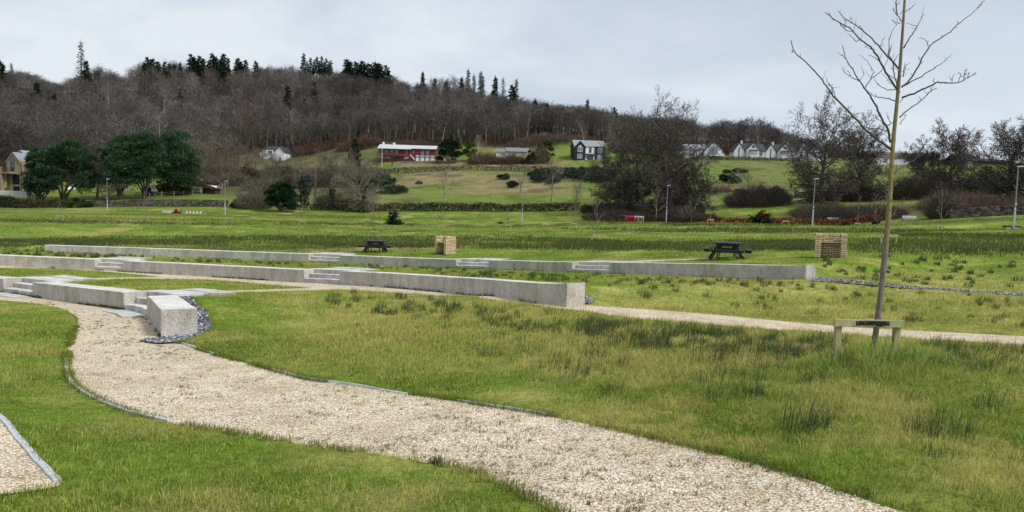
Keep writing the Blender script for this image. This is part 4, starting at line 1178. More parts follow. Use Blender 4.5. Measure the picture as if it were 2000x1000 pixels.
def blob_bush(name, label, cat, px, ybase, d, wpx, hpx, kind, col, seed, group=None, depth=None, n=30, per=90, size=.3, dx=0):
    b = gpos(px, ybase, d); k = d / FPX; rx = wpx * k / 2; h = hpx * k; ry = depth or min(rx, max(1.2, h))
    rg = np.random.default_rng(seed); mb = MB()
    if kind in ('leaf', 'both'):
        C = []; R_ = []
        for i in range(n):
            a = rg.uniform(0, 6.28); f = math.sqrt(rg.uniform(0, 1)) * .85; x = math.cos(a) * f * rx; y = math.sin(a) * f * ry
            hh = h * math.sqrt(max(.12, 1 - f * f)) * rg.uniform(.75, 1.05); z = hh * rg.uniform(.15, .82); g = zt(b[0] + x, b[1] + y)[0] - b[2]
            C.append((x, y, g + z)); R_.append(max(.3, min(h * .32, rx * .4) * rg.uniform(.7, 1.2)))
        puffs(mb, C, R_, per, size, col, seed, flat=.85)
    if kind in ('twig', 'both'):
        m = n * per // (1 if kind == 'twig' else 3); a = rg.uniform(0, 6.28, m); f = np.sqrt(rg.uniform(0, 1, m)); X = np.cos(a) * f * rx * .9; Y = np.sin(a) * f * ry * .9
        g = zt(b[0] + X, b[1] + Y) - b[2]; hh = h * np.sqrt(np.clip(1 - f * f, .15, 1)) * (.45 + .95 * fbm(X * .75 + seed, Y * .75, seed, 3)); z0 = hh * rg.uniform(-.05, .75, m)
        L = np.minimum(h * .5, 1.8) * (rg.uniform(.4, 1.0, m) + (rg.uniform(0, 1, m) < .08) * .9)[:, None]; e = np.stack([X / rx * .9, Y / ry * .9, np.ones(m) * .9], -1) + rg.normal(0, .45, (m, 3)); e /= np.linalg.norm(e, axis=1)[:, None]
        p0 = np.stack([X, Y, g + z0], -1); p1 = p0 + e * L; p1[:, 2] = np.minimum(p1[:, 2], g + hh * 1.1 + (rg.uniform(0, 1, m) < .07) * h * .35)
        mb.ribbons(p0, p1, max(.035, d * .00028) * rg.uniform(.6, 1.4, m), np.array(col)[None] * rg.uniform(.5, 1.55, (m, 1)))
    o = mb.build(name, M_LEAF if kind == 'leaf' else M_TWIG, None, b)
    return tag(o, label, cat, group)


def hedge(name, label, cat, pts, h, thick, col, seed, twig=.5, per_m=70, size=.3, group=None, col2=None):
    """hedge or overgrown bank along a line of photo positions (px, py, distance)"""
    rg = np.random.default_rng(seed); P = np.array([gpos(*p)[:2] for p in pts]); L = np.concatenate([[0], np.cumsum(np.hypot(*np.diff(P, axis=0).T))]); n = int(L[-1] * per_m)
    s = rg.uniform(0, L[-1], n); X = np.interp(s, L, P[:, 0]); Y = np.interp(s, L, P[:, 1]); X = X + rg.normal(0, thick * .3, n); Y = Y + rg.normal(0, thick * .4, n)
    o0 = np.array([P[:, 0].mean(), P[:, 1].mean()]); zb = zt(*o0)[0]
    hh = h * (.6 + .75 * fbm(s * .35, s * 0 + seed, seed, 3)); z = zt(X, Y) + hh * rg.uniform(0, 1, n) ** .8
    p0 = np.stack([X - o0[0], Y - o0[1], z - zb], -1); e = rg.normal(0, .6, (n, 3)); e[:, 2] = np.abs(e[:, 2]) * .6 + .25
    tw = rg.uniform(0, 1, n) < twig; ln = np.where(tw, rg.uniform(.4, 1.1, n) * min(1.0, h * .6), rg.uniform(.6, 1.3, n) * size)[:, None]; e = e / np.linalg.norm(e, axis=1)[:, None]
    w = np.where(tw, .06, size * .6) * rg.uniform(.7, 1.3, n); w = np.maximum(w, Y * .0003)
    c2 = np.array(col2 if col2 is not None else TW_BROWN); patch = sstep(.4, .6, fbm(s * .12, s * 0 + 3 + seed, seed + 5, 3))[:, None]
    c = np.where(tw[:, None], c2[None], np.array(col)[None] * (1 - patch * .6) + c2[None] * patch * .6) * rg.uniform(.5, 1.5, (n, 1))
    mb = MB(); mb.ribbons(p0, p0 + e * ln, w, c)
    return tag(mb.build(name, M_TWIG, None, (o0[0], o0[1], zb)), label, cat, group)


# ---- the wood on the hill: the nearest 300 trees are things of their own, the rest one mass
SIL = np.array([(-80, 128), (0, 134), (50, 131), (80, 142), (100, 158), (120, 158), (150, 142), (180, 132), (200, 118), (225, 140), (240, 148), (262, 122), (290, 112), (330, 113), (360, 117), (400, 126), (440, 128), (470, 130), (500, 128), (530, 120), (560, 119), (590, 130), (640, 128), (690, 136), (740, 139), (770, 142), (800, 152), (830, 158), (850, 146), (885, 139), (905, 150), (925, 168), (960, 176), (1000, 182), (1050, 188), (1100, 197), (1150, 200), (1200, 210), (1250, 215), (1300, 220), (1340, 212), (1370, 232), (1400, 230), (1430, 224), (1460, 219), (1490, 226), (1520, 246), (1560, 263), (1600, 268), (1650, 282), (1700, 292), (1760, 299), (1820, 306), (2100, 316)], float)
CREST = np.array([(-80, 478), (0, 480), (300, 500), (500, 520), (700, 510), (900, 480), (1100, 430), (1300, 400), (1450, 400), (1600, 385), (1800, 350), (2100, 340)], float)


P_WOODT = dict(P_WOOD, n=[1, 12, 6, 4, 3], start=[.34, .25, .2, .2], ang=[(62, 20), (45, 35), (42, 35), (40, 35)], ratio=[.36, .48, .5, .55])


def wood_protos():
    out = []
    for i, (ctr, ctw) in enumerate([(BR_GREY, TW_BROWN), (BR_BROWN, TW_BROWN), ((.19, .175, .15), TW_DARK), (BR_GREY, TW_GREY), (BR_BROWN, TW_RED), (BR_DARK, TW_BROWN), ((.29, .265, .22), TW_GREY)]):
        for j, P in enumerate((P_WOODT, P_WOOD)):
            S = grow(P, 100 + i + 50 * j, 15, .27); zm = max(s[1].z for s in S); mb = MB(); skin(S, mb, (0, 1, 2, 3, 4), ctr, ctw, 4, .07, i)
            mb.v = [v * (15 / zm) for v in mb.v]; out.append(mb)
    return out


def woods():
    PR = wood_protos(); meshes = []
    for mb in PR:
        me = mb.mesh('bare_tree'); me.materials.append(M_TWIG); meshes.append(me)
    flat = [(np.concatenate(m.v), np.concatenate(m.q), np.concatenate(m.c)) for m in PR]
    T = []
    n = 1750
    px = RNG.uniform(-70, 1800, n); t = RNG.uniform(0, 1, n); dl = np.interp(px, WOOD_LOW[:, 0], WOOD_D) + 3; dh = np.interp(px, CREST[:, 0], CREST[:, 1]) + 14
    d = np.sqrt(dl ** 2 + t * (dh ** 2 - dl ** 2))
    # extra rows along the lower edge and along the skyline
    pe = np.concatenate([np.arange(-60, 1780, 13.0), np.arange(-60, 1800, 9.0)]); pe = pe + RNG.uniform(-4, 4, len(pe))
    de = np.concatenate([np.interp(pe[:142], WOOD_LOW[:, 0], WOOD_D) + RNG.uniform(0, 10, 142), np.interp(pe[142:], CREST[:, 0], CREST[:, 1]) + RNG.uniform(-12, 8, len(pe) - 142)])
    px = np.concatenate([px, pe]); d = np.concatenate([d, de]); sky = np.concatenate([np.zeros(n + 142, bool), np.ones(len(pe) - 142, bool)])
    keep = ~((px > 560) & (px < 960) & (d < 322)) & ~((px > 1110) & (px < 1215) & (d < 312)) & ~((px > 1330) & (px < 1800) & (d < 334))
    px = px[keep]; d = d[keep]; sky = sky[keep]
    sil = np.interp(px, SIL[:, 0], SIL[:, 1]) + RNG.uniform(0, 1, len(px)) * np.where(px > 1180, 20, 9) - sky * RNG.uniform(-2, 3, len(px))
    for i in range(len(px)):
        top = at(px[i], sil[i], d[i]); z = zt(top[0], top[1])[0]; hmax = top[2] - z; h = RNG.uniform(10, 18)
        if sky[i]: h = min(hmax, 23)
        h = min(h, hmax)
        if h < 4.5: continue
        crest_near = d[i] > np.interp(px[i], CREST[:, 0], CREST[:, 1]) - 28
        if px[i] > 1300 and RNG.uniform() < .45: continue
        T.append((d[i], top[0], top[1], z - .2, h, 1 if ((crest_near or h < 9) and px[i] < 1250) else 0))
    T.sort()
    big = T[:300]; rest = T[300:]
    lab = ['bare grey brown broadleaf tree in the dense wood on the hill', 'brown twigged bare tree in the dense wood on the hill', 'dark bare broadleaf tree in the dense wood on the hill', 'grey twigged bare tree in the dense wood on the hill', 'reddish bare tree in the dense wood on the hill', 'dark trunked bare tree in the dense wood on the hill', 'pale trunked bare tree in the dense wood on the hill']
    def kind(x, y):
        c = fbm(np.array([x * .02]), np.array([y * .03]), 121, 2)[0]; r = RNG.uniform(0, 1)
        if r < .10: return 6
        return int(np.clip(round((c - .2) * 8 + RNG.normal(0, 1.2)), 0, 5))
    for d_, x, y, z, h, p in big:
        k = kind(x, y); o = bpy.data.objects.new('bare_tree', meshes[2 * k + p]); COL.objects.link(o); s = h / 15
        o.location = (x, y, z); o.rotation_euler = (0, 0, RNG.uniform(0, 6.28)); w = s * RNG.uniform(.9, 1.25); o.scale = (w, w, s); tag(o, lab[k], 'tree', 'bare trees of the wood on the hillside: %s' % lab[k].split(' in ')[0])
    mb = MB()
    for d_, x, y, z, h, p in rest:
        k = kind(x, y); V, Q, C = flat[2 * k + p]; a = RNG.uniform(0, 6.28); s = h / 15; w = s * RNG.uniform(.9, 1.25); ca, sa = math.cos(a) * w, math.sin(a) * w
        V2 = np.stack([V[:, 0] * ca - V[:, 1] * sa + x, V[:, 0] * sa + V[:, 1] * ca + y, V[:, 2] * s + z], -1); mb.add(V2, None, Q, C * RNG.uniform(.62, 1.35) * (.55 + .9 * fbm(np.array([x * .018]), np.array([y * .03]), 123, 3)[0]) * np.array([1 + RNG.normal(0, .05), 1, 1 + RNG.normal(0, .04)]))
    tag(mb.build('woodland', M_TWIG), 'dense brown mass of bare trees climbing the hill to the skyline', 'woodland', kind='stuff')
    # brown undergrowth under the trees
    n = 26000; px = RNG.uniform(-70, 1800, n); dl = np.interp(px, WOOD_LOW[:, 0], WOOD_D) - 2; dh = dl + 60; d = dl + (dh - dl) * RNG.uniform(0, 1, n) ** 1.6
    X = np.tan(np.arctan((px - 1000) / FPX)) * d; Z = zt(X, d); p0 = np.stack([X, d, Z - .1], -1); e = RNG.normal(0, .5, (n, 3)); e[:, 2] = np.abs(e[:, 2]) + .8
    c = np.array([[.10, .074, .055]]) * RNG.uniform(.4, 1.6, (n, 1)); red = fbm(px * .02, d * .05, 131, 2) > .58; c[red] *= np.array([1.35, .85, .75]); gr = RNG.uniform(0, 1, n) < .12; c[gr] = np.array([.05, .075, .03])
    k = ~((px > 1110) & (px < 1215) & (d < 306)) & ~((px > 1330) & (px < 1620) & (d < 330)) & ~((px > 735) & (px < 860) & (d < 312)) & ~((px > 500) & (px < 565) & (d < 342))
    mb = MB(); mb.ribbons(p0[k], (p0 + e * RNG.uniform(.8, 2.2, (n, 1)))[k], RNG.uniform(.05, .16, k.sum()), c[k])
    n = 60000; px = RNG.uniform(-70, 1820, n); d = np.interp(px, CREST[:, 0], CREST[:, 1]) + RNG.uniform(-45, 24, n); X = (px - 1000) / FPX * d; Z = zt(X, d)
    hh = (9.5 * fbm(px * .03, d * .06, 133, 3) + 1.0) * (.3 + .7 * sstep(1290, 1160, px)); p0 = np.stack([X, d, Z + hh * RNG.uniform(-.05, .8, n)], -1); e = RNG.normal(0, .5, (n, 3)); e[:, 2] = np.abs(e[:, 2]) + .9
    c = np.array([[.10, .080, .066]]) * RNG.uniform(.4, 1.6, (n, 1)); gr = RNG.uniform(0, 1, n) < .08; c[gr] = np.array([.05, .07, .035])
    mb.ribbons(p0, p0 + e * RNG.uniform(.9, 2.2, (n, 1)), RNG.uniform(.06, .16, n), c)
    tag(mb.build('undergrowth', M_TWIG), 'brown undergrowth along the foot of the wood', 'undergrowth', kind='stuff')


woods()

# ---- conifers that stand out of the wood
def conifers():
    protos = {}
    for nm, a in dict(dense=(12, 3.1, 1, 1.2, .08), narrow=(15, 2.6, 2, 1.1, .15), tall=(20, 2.8, 3, 1.1, .50), sparse=(20, 3.6, 4, .5, .10), thin=(16, 1.5, 5, .5, .08), dense2=(13, 3.6, 6, 1.2, .06)).items():
        root = None; H, R, sd, de, z0 = a
        tm = MB(); tm.tube([(0, 0, -.3), (0, 0, H * .5), (0, 0, H)], [H * .017, H * .011, .03], 5, (.075, .062, .05))
        cm = MB(); conifer_mesh(cm, H, R, sd, de, z0, (.030, .050, .028) if nm not in ('sparse', 'thin') else (.050, .056, .040), False, wq=.34 if nm not in ('sparse', 'thin') else .2)
        a_ = tm.mesh('trunk'); a_.materials.append(M_BARK); b_ = cm.mesh('crown'); b_.materials.append(M_LEAF); protos[nm] = (H, a_, b_)
    def put(px, ytop, d, nm, label, h=None, ybase=None, group=None, sx=1.0):
        top = at(px, ytop, d); z = zt(top[0], top[1])[0]; hh = top[2] - z
        if h: z = top[2] - h; hh = h
        H, a_, b_ = protos[nm]; r = thing('conifer', label, 'tree', (top[0], top[1], z), RNG.uniform(0, 6.28), group)
        for n_, me in (('trunk', a_), ('crown', b_)):
            o = bpy.data.objects.new(n_, me); COL.objects.link(o); o.parent = r; s = hh / H; q = s * sx; o.scale = (q, q, s)
    cr = lambda p: float(np.interp(p, CREST[:, 0], CREST[:, 1]))
    put(158, 78, cr(158) - 15, 'sparse', 'tallest conifer on the skyline, thin and gappy, far left', sx=1.05)
    put(1, 118, 400, 'dense', 'dark conifer cut by the left edge of the photograph')
    put(190, 137, cr(190) - 18, 'dense2', 'dark broad conifer right of the tallest skyline conifer', sx=1.2); put(168, 118, cr(168) - 22, 'dense2', 'dark bushy conifer hugging the tallest skyline conifer', sx=1.0)
    put(22, 122, cr(20) - 20, 'thin', 'thin pale conifer top near the left frame edge'); put(20, 150, 420, 'dense2', 'dark broad conifer at the far left of the wood')
    for p, y, k in ((289, 110, 'dense'), (309, 119, 'dense'), (322, 119, 'narrow'), (352, 121, 'narrow'), (298, 114, 'dense2'), (281, 122, 'narrow'), (331, 123, 'dense'), (341, 125, 'narrow')): put(p, y, cr(p) - 12, k, 'dark conifer of the loose row on the skyline at the left', group='dark conifers on the left skyline', sx=1.1)
    for p, y, k in ((374, 104, 'dense'), (390, 108, 'dense2'), (415, 103, 'dense'), (437, 104, 'dense'), (464, 112, 'dense'), (480, 116, 'dense2'), (500, 118, 'dense'), (380, 111, 'dense'), (386, 117, 'narrow'), (397, 114, 'dense'), (408, 117, 'dense2'), (423, 110, 'narrow'), (430, 115, 'dense'), (445, 112, 'narrow'), (471, 119, 'dense')): put(p, y, cr(p) - 12, k, 'dark pointed conifer of the skyline clump left of the tall bare stemmed ones', group='dark conifers on the mid left skyline', sx=1.05)
    for p, y, k in ((593, 104, 'tall'), (607, 112, 'tall'), (619, 110, 'tall'), (628, 109, 'tall'), (637, 113, 'tall'), (646, 117, 'tall'), (600, 119, 'tall'), (613, 117, 'tall'), (624, 118, 'tall'), (633, 119, 'tall'), (642, 121, 'tall')): put(p, y, cr(p) - 10, k, 'tall conifer with a bare stem and dark top on the skyline', group='bare stemmed conifers on the skyline', sx=1.25)
    for p, y, k in ((677, 114, 'dense'), (686, 120, 'narrow'), (695, 120, 'dense2'), (708, 118, 'dense'), (719, 122, 'narrow'), (733, 120, 'dense'), (746, 128, 'narrow'), (755, 126, 'dense'), (682, 118, 'dense2'), (701, 124, 'dense'), (713, 124, 'dense2'), (726, 124, 'dense'), (740, 122, 'dense2')): put(p, y, cr(p) - 14, k, 'dark conifer of the tight skyline clump above the red house', group='dark conifer clump above the red house', sx=1.15)
    put(826, 139, cr(826) - 8, 'narrow', 'single small conifer top right of the dark clump')
    for p, y, k in ((849, 152, 'narrow'), (872, 158, 'narrow'), (902, 150, 'narrow'), (915, 134, 'thin'), (926, 144, 'thin'), (939, 138, 'thin'), (943, 146, 'thin')): put(p, y, cr(p) - 8, k, 'thin ragged conifer on the falling skyline', group='ragged conifers on the falling skyline')
    for p, y, k in ((968, 148, 'narrow'), (983, 150, 'sparse'), (1001, 164, 'dense'), (1009, 153, 'thin')): put(p, y, cr(p) - 8, k, 'conifer of the small skyline group right of the ragged ones', group='small conifer group on the right skyline')
    put(1148, 193, cr(1148) - 6, 'narrow', 'small dark conifer top above the black house'); put(1201, 208, cr(1201) - 30, 'dense', 'dark conifer right of the black house on the skyline', sx=.9)
    put(1046, 193, 345, 'narrow', 'large dark green conifer in the wood left of the black house', sx=1.15); put(1068, 200, 350, 'narrow', 'brownish dark conifer beside the large green one in the wood', sx=1.3)
    put(562, 166, 425, 'narrow', 'dark green conifer standing alone inside the wood', sx=1.3); put(352, 178, 415, 'narrow', 'small dark conifer in the wood behind the evergreens', sx=1.1)
    put(614, 158, 440, 'narrow', 'greenish conifer in the wood below the bare stemmed ones'); put(72, 160, 380, 'dense2', 'mossy green conifer low in the wood at the left', sx=1.2); put(105, 182, 350, 'dense', 'short green conifer low in the wood at the left')
    put(693, 268, 285, 'dense2', 'green conifer between the white house and the red house', sx=1.2); put(881, 262, 312, 'dense', 'small pointed conifer behind the dark evergreen by the red house')
    for i in range(26):
        p = RNG.uniform(20, 1180); dd = np.interp(p, WOOD_LOW[:, 0], WOOD_D) + RNG.uniform(6, 110); c = gpos(p, 230, dd); h = RNG.uniform(7, 13); yt = project(c[0], c[1], c[2] + h)[1]
        if 730 < p < 960 and dd < 335: continue
        put(p, float(yt), dd, ('narrow', 'dense', 'dense2')[i % 3], 'dark green conifer half hidden among the bare trees of the hillside', group='dark conifers scattered inside the hillside wood', sx=RNG.uniform(.7, 1.1))
    # young fir out on the field
    b = gpos(768, 433, 118); top = at(768, 411, 118)[2]; H = top - b[2]; r = thing('conifer', 'small bushy young fir alone on the open field', 'tree', b)
    tm = MB(); tm.tube([(0, 0, -.1), (0, 0, H)], [.06, .02], 5, (.075, .06, .045)); tm.build('trunk', M_BARK, r); cm = MB(); conifer_mesh(cm, H * .97, .85, 9, 3.0, .05, (.026, .052, .034), False, -.1, .22); cm.build('crown', M_LEAF, r)
    b = gpos(1490, 433, 112); r = thing('conifer', 'low dark spreading juniper under the small copper tree', 'shrub', b)
    cm = MB(); conifer_mesh(cm, 1.7, 1.5, 11, 2.5, .05, (.022, .042, .026), False, -.2, .22); cm.build('crown', M_LEAF, r)


conifers()

# ---- single trees
def trees():
    bare_tree('beech_tree', 'huge dark bare beech, tallest of the spreading trees mid right', 'tree', P_BEECH, 11, 1302, 427, 134, 197, .62, BR_DARK, TW_DARK, .052, 0.4, hw=94)
    bare_tree('beech_tree', 'grey limbed spreading bare tree left of the huge beech', 'tree', P_BEECH, 12, 1243, 421, 139, 232, .5, (.16, .145, .12), TW_DARK, .052, 1.9, hw=92)
    bare_tree('beech_tree', 'low wide bare tree right of the huge beech, behind a lamp post', 'tree', P_BEECH, 13, 1350, 424, 131, 322, .38, BR_DARK, TW_DARK, .048, 3.0, hw=50)
    bare_tree('beech_tree', 'dense low bare tree filling the left skirt of the huge beech', 'tree', P_BEECH, 21, 1205, 424, 137, 292, .36, BR_DARK, TW_DARK, .052, .8, hw=72)
    bare_tree('beech_tree', 'dense bare tree just right of the huge beech trunk, behind it', 'tree', P_BEECH, 22, 1306, 423, 141, 246, .42, BR_DARK, TW_DARK, .052, 2.3, hw=46)
    bare_tree('beech_tree', 'domed bare beech behind the lamp post right of the white houses', 'tree', P_BEECH, 14, 1604, 397, 139, 196, .6, (.085, .078, .066), TW_DARK, .066, .9, hw=80)
    bare_tree('beech_tree', 'smaller bare beech right of the domed one, behind the young tree', 'tree', P_BEECH, 15, 1675, 390, 146, 226, .42, BR_DARK, TW_DARK, .066, 2.2, hw=52)
    bare_tree('beech_tree', 'bare round topped tree right of the young staked tree', 'tree', P_BEECH, 16, 1852, 376, 152, 238, .45, (.10, .085, .07), TW_DARK, .066, 4.0, hw=52)
    bare_tree('beech_tree', 'low bare tree just left of the round topped one', 'tree', P_BEECH, 17, 1805, 381, 154, 272, .36, BR_DARK, TW_DARK, .066, 5.1, hw=44)
    bare_tree('beech_tree', 'broad bare tree at the right frame edge, left stem', 'tree', P_BEECH, 18, 1972, 393, 122, 236, .5, (.095, .078, .058), TW_DARK, .060, 1.1, hw=72)
    bare_tree('beech_tree', 'bare tree cut by the right frame edge', 'tree', P_BEECH, 19, 2035, 392, 118, 222, .5, (.085, .07, .055), TW_DARK, .060, 2.6, hw=70)
    bare_tree('bare_tree', 'pale barked slim bare tree in the green field, centre', 'tree', P_SMALL, 31, 868, 394, 163, 298, .26, BR_PALE, TW_GREY, .035, .3, sx=.95)
    bare_tree('bare_tree', 'grey rounded bare tree in the field below the black house', 'tree', P_SMALL, 32, 1077, 391, 165, 306, .22, (.22, .20, .17), TW_GREY, .035, 1.3, sx=1.05)
    bare_tree('bare_tree', 'thin bare tree in front of the gorse, centre right', 'tree', P_SMALL, 33, 1016, 374, 185, 316, .18, (.13, .12, .10), TW_GREY, .035, 2.0, sx=.8)
    bare_tree('bare_tree', 'small bare tree by the hedge end left of the huge beech', 'tree', P_SMALL, 34, 1122, 404, 150, 352, .15, BR_GREY, TW_GREY, .035, 2.7)
    r = bare_tree('pollard_tree', 'gnarled old tree with pale limbs over an ivy clad trunk', 'tree', P_BEECH, 35, 706, 408, 148, 292, .45, (.27, .235, .18), (.17, .145, .11), .032, .7, hw=52)
    mb = MB(); C = [(random.uniform(-.4, .4), random.uniform(-.4, .4), z) for z in np.linspace(.3, 4.2, 16)]; puffs(mb, C, [.75] * 16, 60, .3, (.028, .055, .026), 5); mb.build('ivy', M_LEAF, r)
    r = bare_tree('bare_tree', 'dark bare tree with ivied trunk left of the gnarled one', 'tree', P_MID, 36, 648, 398, 155, 304, .3, BR_DARK, TW_DARK, .032, 1.7, sx=.72)
    mb = MB(); C = [(random.uniform(-.3, .3), random.uniform(-.3, .3), z) for z in np.linspace(.3, 3.6, 12)]; puffs(mb, C, [.55] * 12, 50, .28, (.026, .048, .024), 6); mb.build('ivy', M_LEAF, r)
    r = bare_tree('bare_tree', 'leaning bare tree wrapped in ivy right of the dark green bush', 'tree', P_SMALL, 37, 593, 406, 149, 312, .28, (.12, .105, .085), TW_GREY, .035, .2)
    mb = MB(); C = [(random.uniform(-.6, .6), random.uniform(-.5, .5), z) for z in np.linspace(.3, 6.4, 24)]; puffs(mb, C, [.95] * 24, 60, .3, (.024, .045, .024), 7); mb.build('ivy', M_LEAF, r)
    b = gpos(615, 396, 156); r = thing('dead_tree', 'straight dead grey trunk without branches', 'tree', b); mb = MB(); mb.tube([(0, 0, -.2), (.1, 0, 4), (.05, 0, 8.2)], [.28, .24, .14], 7, (.20, .175, .14)); mb.build('trunk', M_BARK, r)
    for i, (px, py, d, yt, sx) in enumerate([(400, 352, 232, 268, 1.1), (430, 350, 236, 262, 1.1), (466, 346, 240, 268, 1.15), (500, 346, 236, 284, 1.0), (385, 345, 245, 272, 1), (530, 350, 225, 300, .9)]):
        bare_tree('bare_tree', ['bushy grey bare tree, leftmost of the scrub left of the white house', 'tallest grey bare tree of the scrub left of the white house', 'wide grey bare tree of the scrub left of the white house', 'low grey bare tree just below the white house', 'dim bare tree at the back of the scrub behind the evergreens', 'small bare tree on the slope below the white house'][i], 'tree', P_MID, 40 + i, px, py, d, yt, .3, (.17, .15, .12), (.16, .132, .104), .045, i, 'grey scrub trees left of the white house', hw=32 * sx)
    bare_tree('bare_tree', 'grey bare tree between the two left evergreen clumps', 'tree', P_MID, 51, 190, 386, 165, 283, .32, (.15, .13, .11), (.165, .14, .115), .035, .4, sx=.95)
    bare_tree('bare_tree', 'thin dark bare tree low between the left evergreens', 'tree', P_MID, 52, 212, 387, 160, 312, .25, BR_BROWN, TW_BROWN, .035, 1.4, sx=.8)
    bare_tree('bare_tree', 'small bare garden tree in front of the red house balcony', 'tree', P_SMALL, 53, 766, 322, 290, 298, .2, BR_DARK, TW_BROWN, .05, 1.0, sx=1.3)
    for i, (px, py, yt) in enumerate([(585, 335, 288), (628, 333, 284), (655, 330, 288), (560, 330, 300), (735, 340, 300), (600, 375, 322), (660, 368, 315), (740, 372, 322)]):
        bare_tree('bare_tree', ['twiggy bare tree in front of the low white garden wall', 'bare tree right of the low white garden wall', 'bare tree left of the green conifer', 'bare tree at the right end of the white house', 'bare tree by the white pole left of the red house', 'small bare tree behind the ivy wrapped one', 'bare tree behind the dark ivied one', 'low bare tree right of the gnarled one'][i], 'tree', P_SMALL, 60 + i, px, py, 275 if i < 5 else 185, yt, .2, BR_GREY, TW_GREY, .045, i, 'grey bare trees on the slope below the white house', sx=1.25)
    for i, (px, py, d, yt) in enumerate([(1452, 374, 178, 322), (1462, 373, 180, 334), (1425, 372, 185, 350)]):
        bare_tree('bare_tree', ['thin bare tree on the green slope under the white cottages', 'short thin bare tree beside it on the green slope', 'small bare tree beside the hedge end on the green slope'][i], 'tree', P_SMALL, 80 + i, px, py, d, yt, .15, BR_GREY, TW_GREY, .035, i)
    for i, (px, py, d, yt) in enumerate([(1140, 285, 315, 235), (935, 300, 318, 262), (1190, 290, 318, 240)]):
        bare_tree('bare_tree', ['pale forked dead tree standing just above the black house', 'pale slender tree right of the yellow green shrub', 'grey bare tree at the right shoulder of the black house'][i], 'tree', P_SMALL, 90 + i, px, py, d, yt, .3, (.34, .31, .25), (.25, .21, .17), .06, i)
    for i, (px, yt, h, d) in enumerate([(285, 215, 13, 300), (312, 210, 14, 303), (457, 210, 14, 365), (470, 222, 12, 362), (190, 215, 13, 305), (70, 225, 12, 300)]):
        p = at(px, yt, d); g = gpos(px, 285, d); S = grow(P_SMALL, 95 + i, h, .3); r = thing('bare_tree', ['pale dead tree above the right evergreen clump', 'pale forked tree right beside it above the evergreens', 'whitish bare tree at the wood edge above the grey scrub', 'lower whitish tree at the wood edge above the grey scrub', 'pale stemmed tree above the gap between the evergreens', 'pale bent tree in the wood above the stone house'][i], 'tree', g)
        k = (p[2] - g[2]) / max(s[1].z for s in S)
        for nm, lv, mt in (('trunk', (0,), M_BARK), ('crown', (1, 2, 3), M_TWIG)):
            mb = MB(); skin(S, mb, lv, (.32, .29, .235), (.24, .21, .17), 3, .07, i); mb.v = [v * k for v in mb.v]; mb.build(nm, mt, r)
    # evergreens left
    ev = [('evergreen leaning over the stone house wall, leftmost of the dark evergreens', 75, 385, 157, 46, 120, 290, 384, 1), ('big domed evergreen with twisted trunks right of the stone house', 125, 386, 160, 82, 192, 277, 374, 2), ('evergreen with two tall stems, left one of the right clump', 235, 385, 162, 188, 277, 266, 368, 3), ('evergreen in the middle of the right clump above the blue sheets', 283, 382, 164, 234, 332, 262, 355, 4), ('tallest evergreen, round headed, right end of the row', 345, 377, 172, 298, 395, 255, 372, 5)]
    for lb, px, yb, d, x0, x1, yt, yb2, sd in ev: evergreen(lb, px, yb, d, x0, x1, yt, yb2, 200 + sd, stems=4, group=None, n=80, per=230, size=.36)
    evergreen('dark evergreen cut by the left frame edge behind the stone house', -2, 330, 205, -40, 14, 258, 318, 211, group=None, n=30, per=110)
    evergreen('dense dark green bush in front of the hedge, centre left', 548, 414, 143, 514, 582, 358, 412, 212, col=(.024, .055, .024), group=None, cat='bush', name='evergreen_bush', n=60, per=130, size=.34)
    evergreen('dark evergreen beside the right end of the red house', 877, 320, 292, 849, 907, 275, 318, 213, col=(.022, .048, .026), group=None, n=40, per=120, size=.55)
    evergreen('bright yellow green shrub right of the dark evergreen by the red house', 919, 314, 296, 902, 936, 279, 311, 214, col=(.075, .125, .022), group=None, cat='bush', name='evergreen_bush', n=24, per=110, size=.5)
    evergreen('yellow green topped shrub left of the black house', 1072, 312, 292, 1046, 1084, 276, 308, 215, col=(.06, .10, .022), group=None, cat='bush', name='evergreen_bush', n=24, per=110, size=.5)
    evergreen('ivy dark shrub at the left of the brown bush near the bungalow', 1036, 326, 284, 1026, 1046, 290, 325, 216, col=(.022, .042, .022), group=None, cat='bush', name='evergreen_bush', n=16, per=90, size=.5)
    blob_bush('bare_bush', 'large brown bare bush left of the yellow green shrub', 'bush', 1052, 327, 286, 40, 44, 'twig', (.125, .098, .075), 301, n=34, per=60)
    # copper coloured small tree
    r = bare_tree('copper_tree', 'small young tree still holding copper red leaves', 'tree', P_YOUNG, 71, 1488, 433, 111, 404, .05, BR_GREY, TW_RED, .02); b = gpos(1488, 433, 111)
    mb = MB(); C = [(random.uniform(-.5, .5), random.uniform(-.4, .4), random.uniform(.9, 1.9)) for _ in range(10)]; puffs(mb, C, [.32] * 10, 45, .17, (.20, .055, .025), 8); mb.build('leaves', M_LEAF, r)


trees()

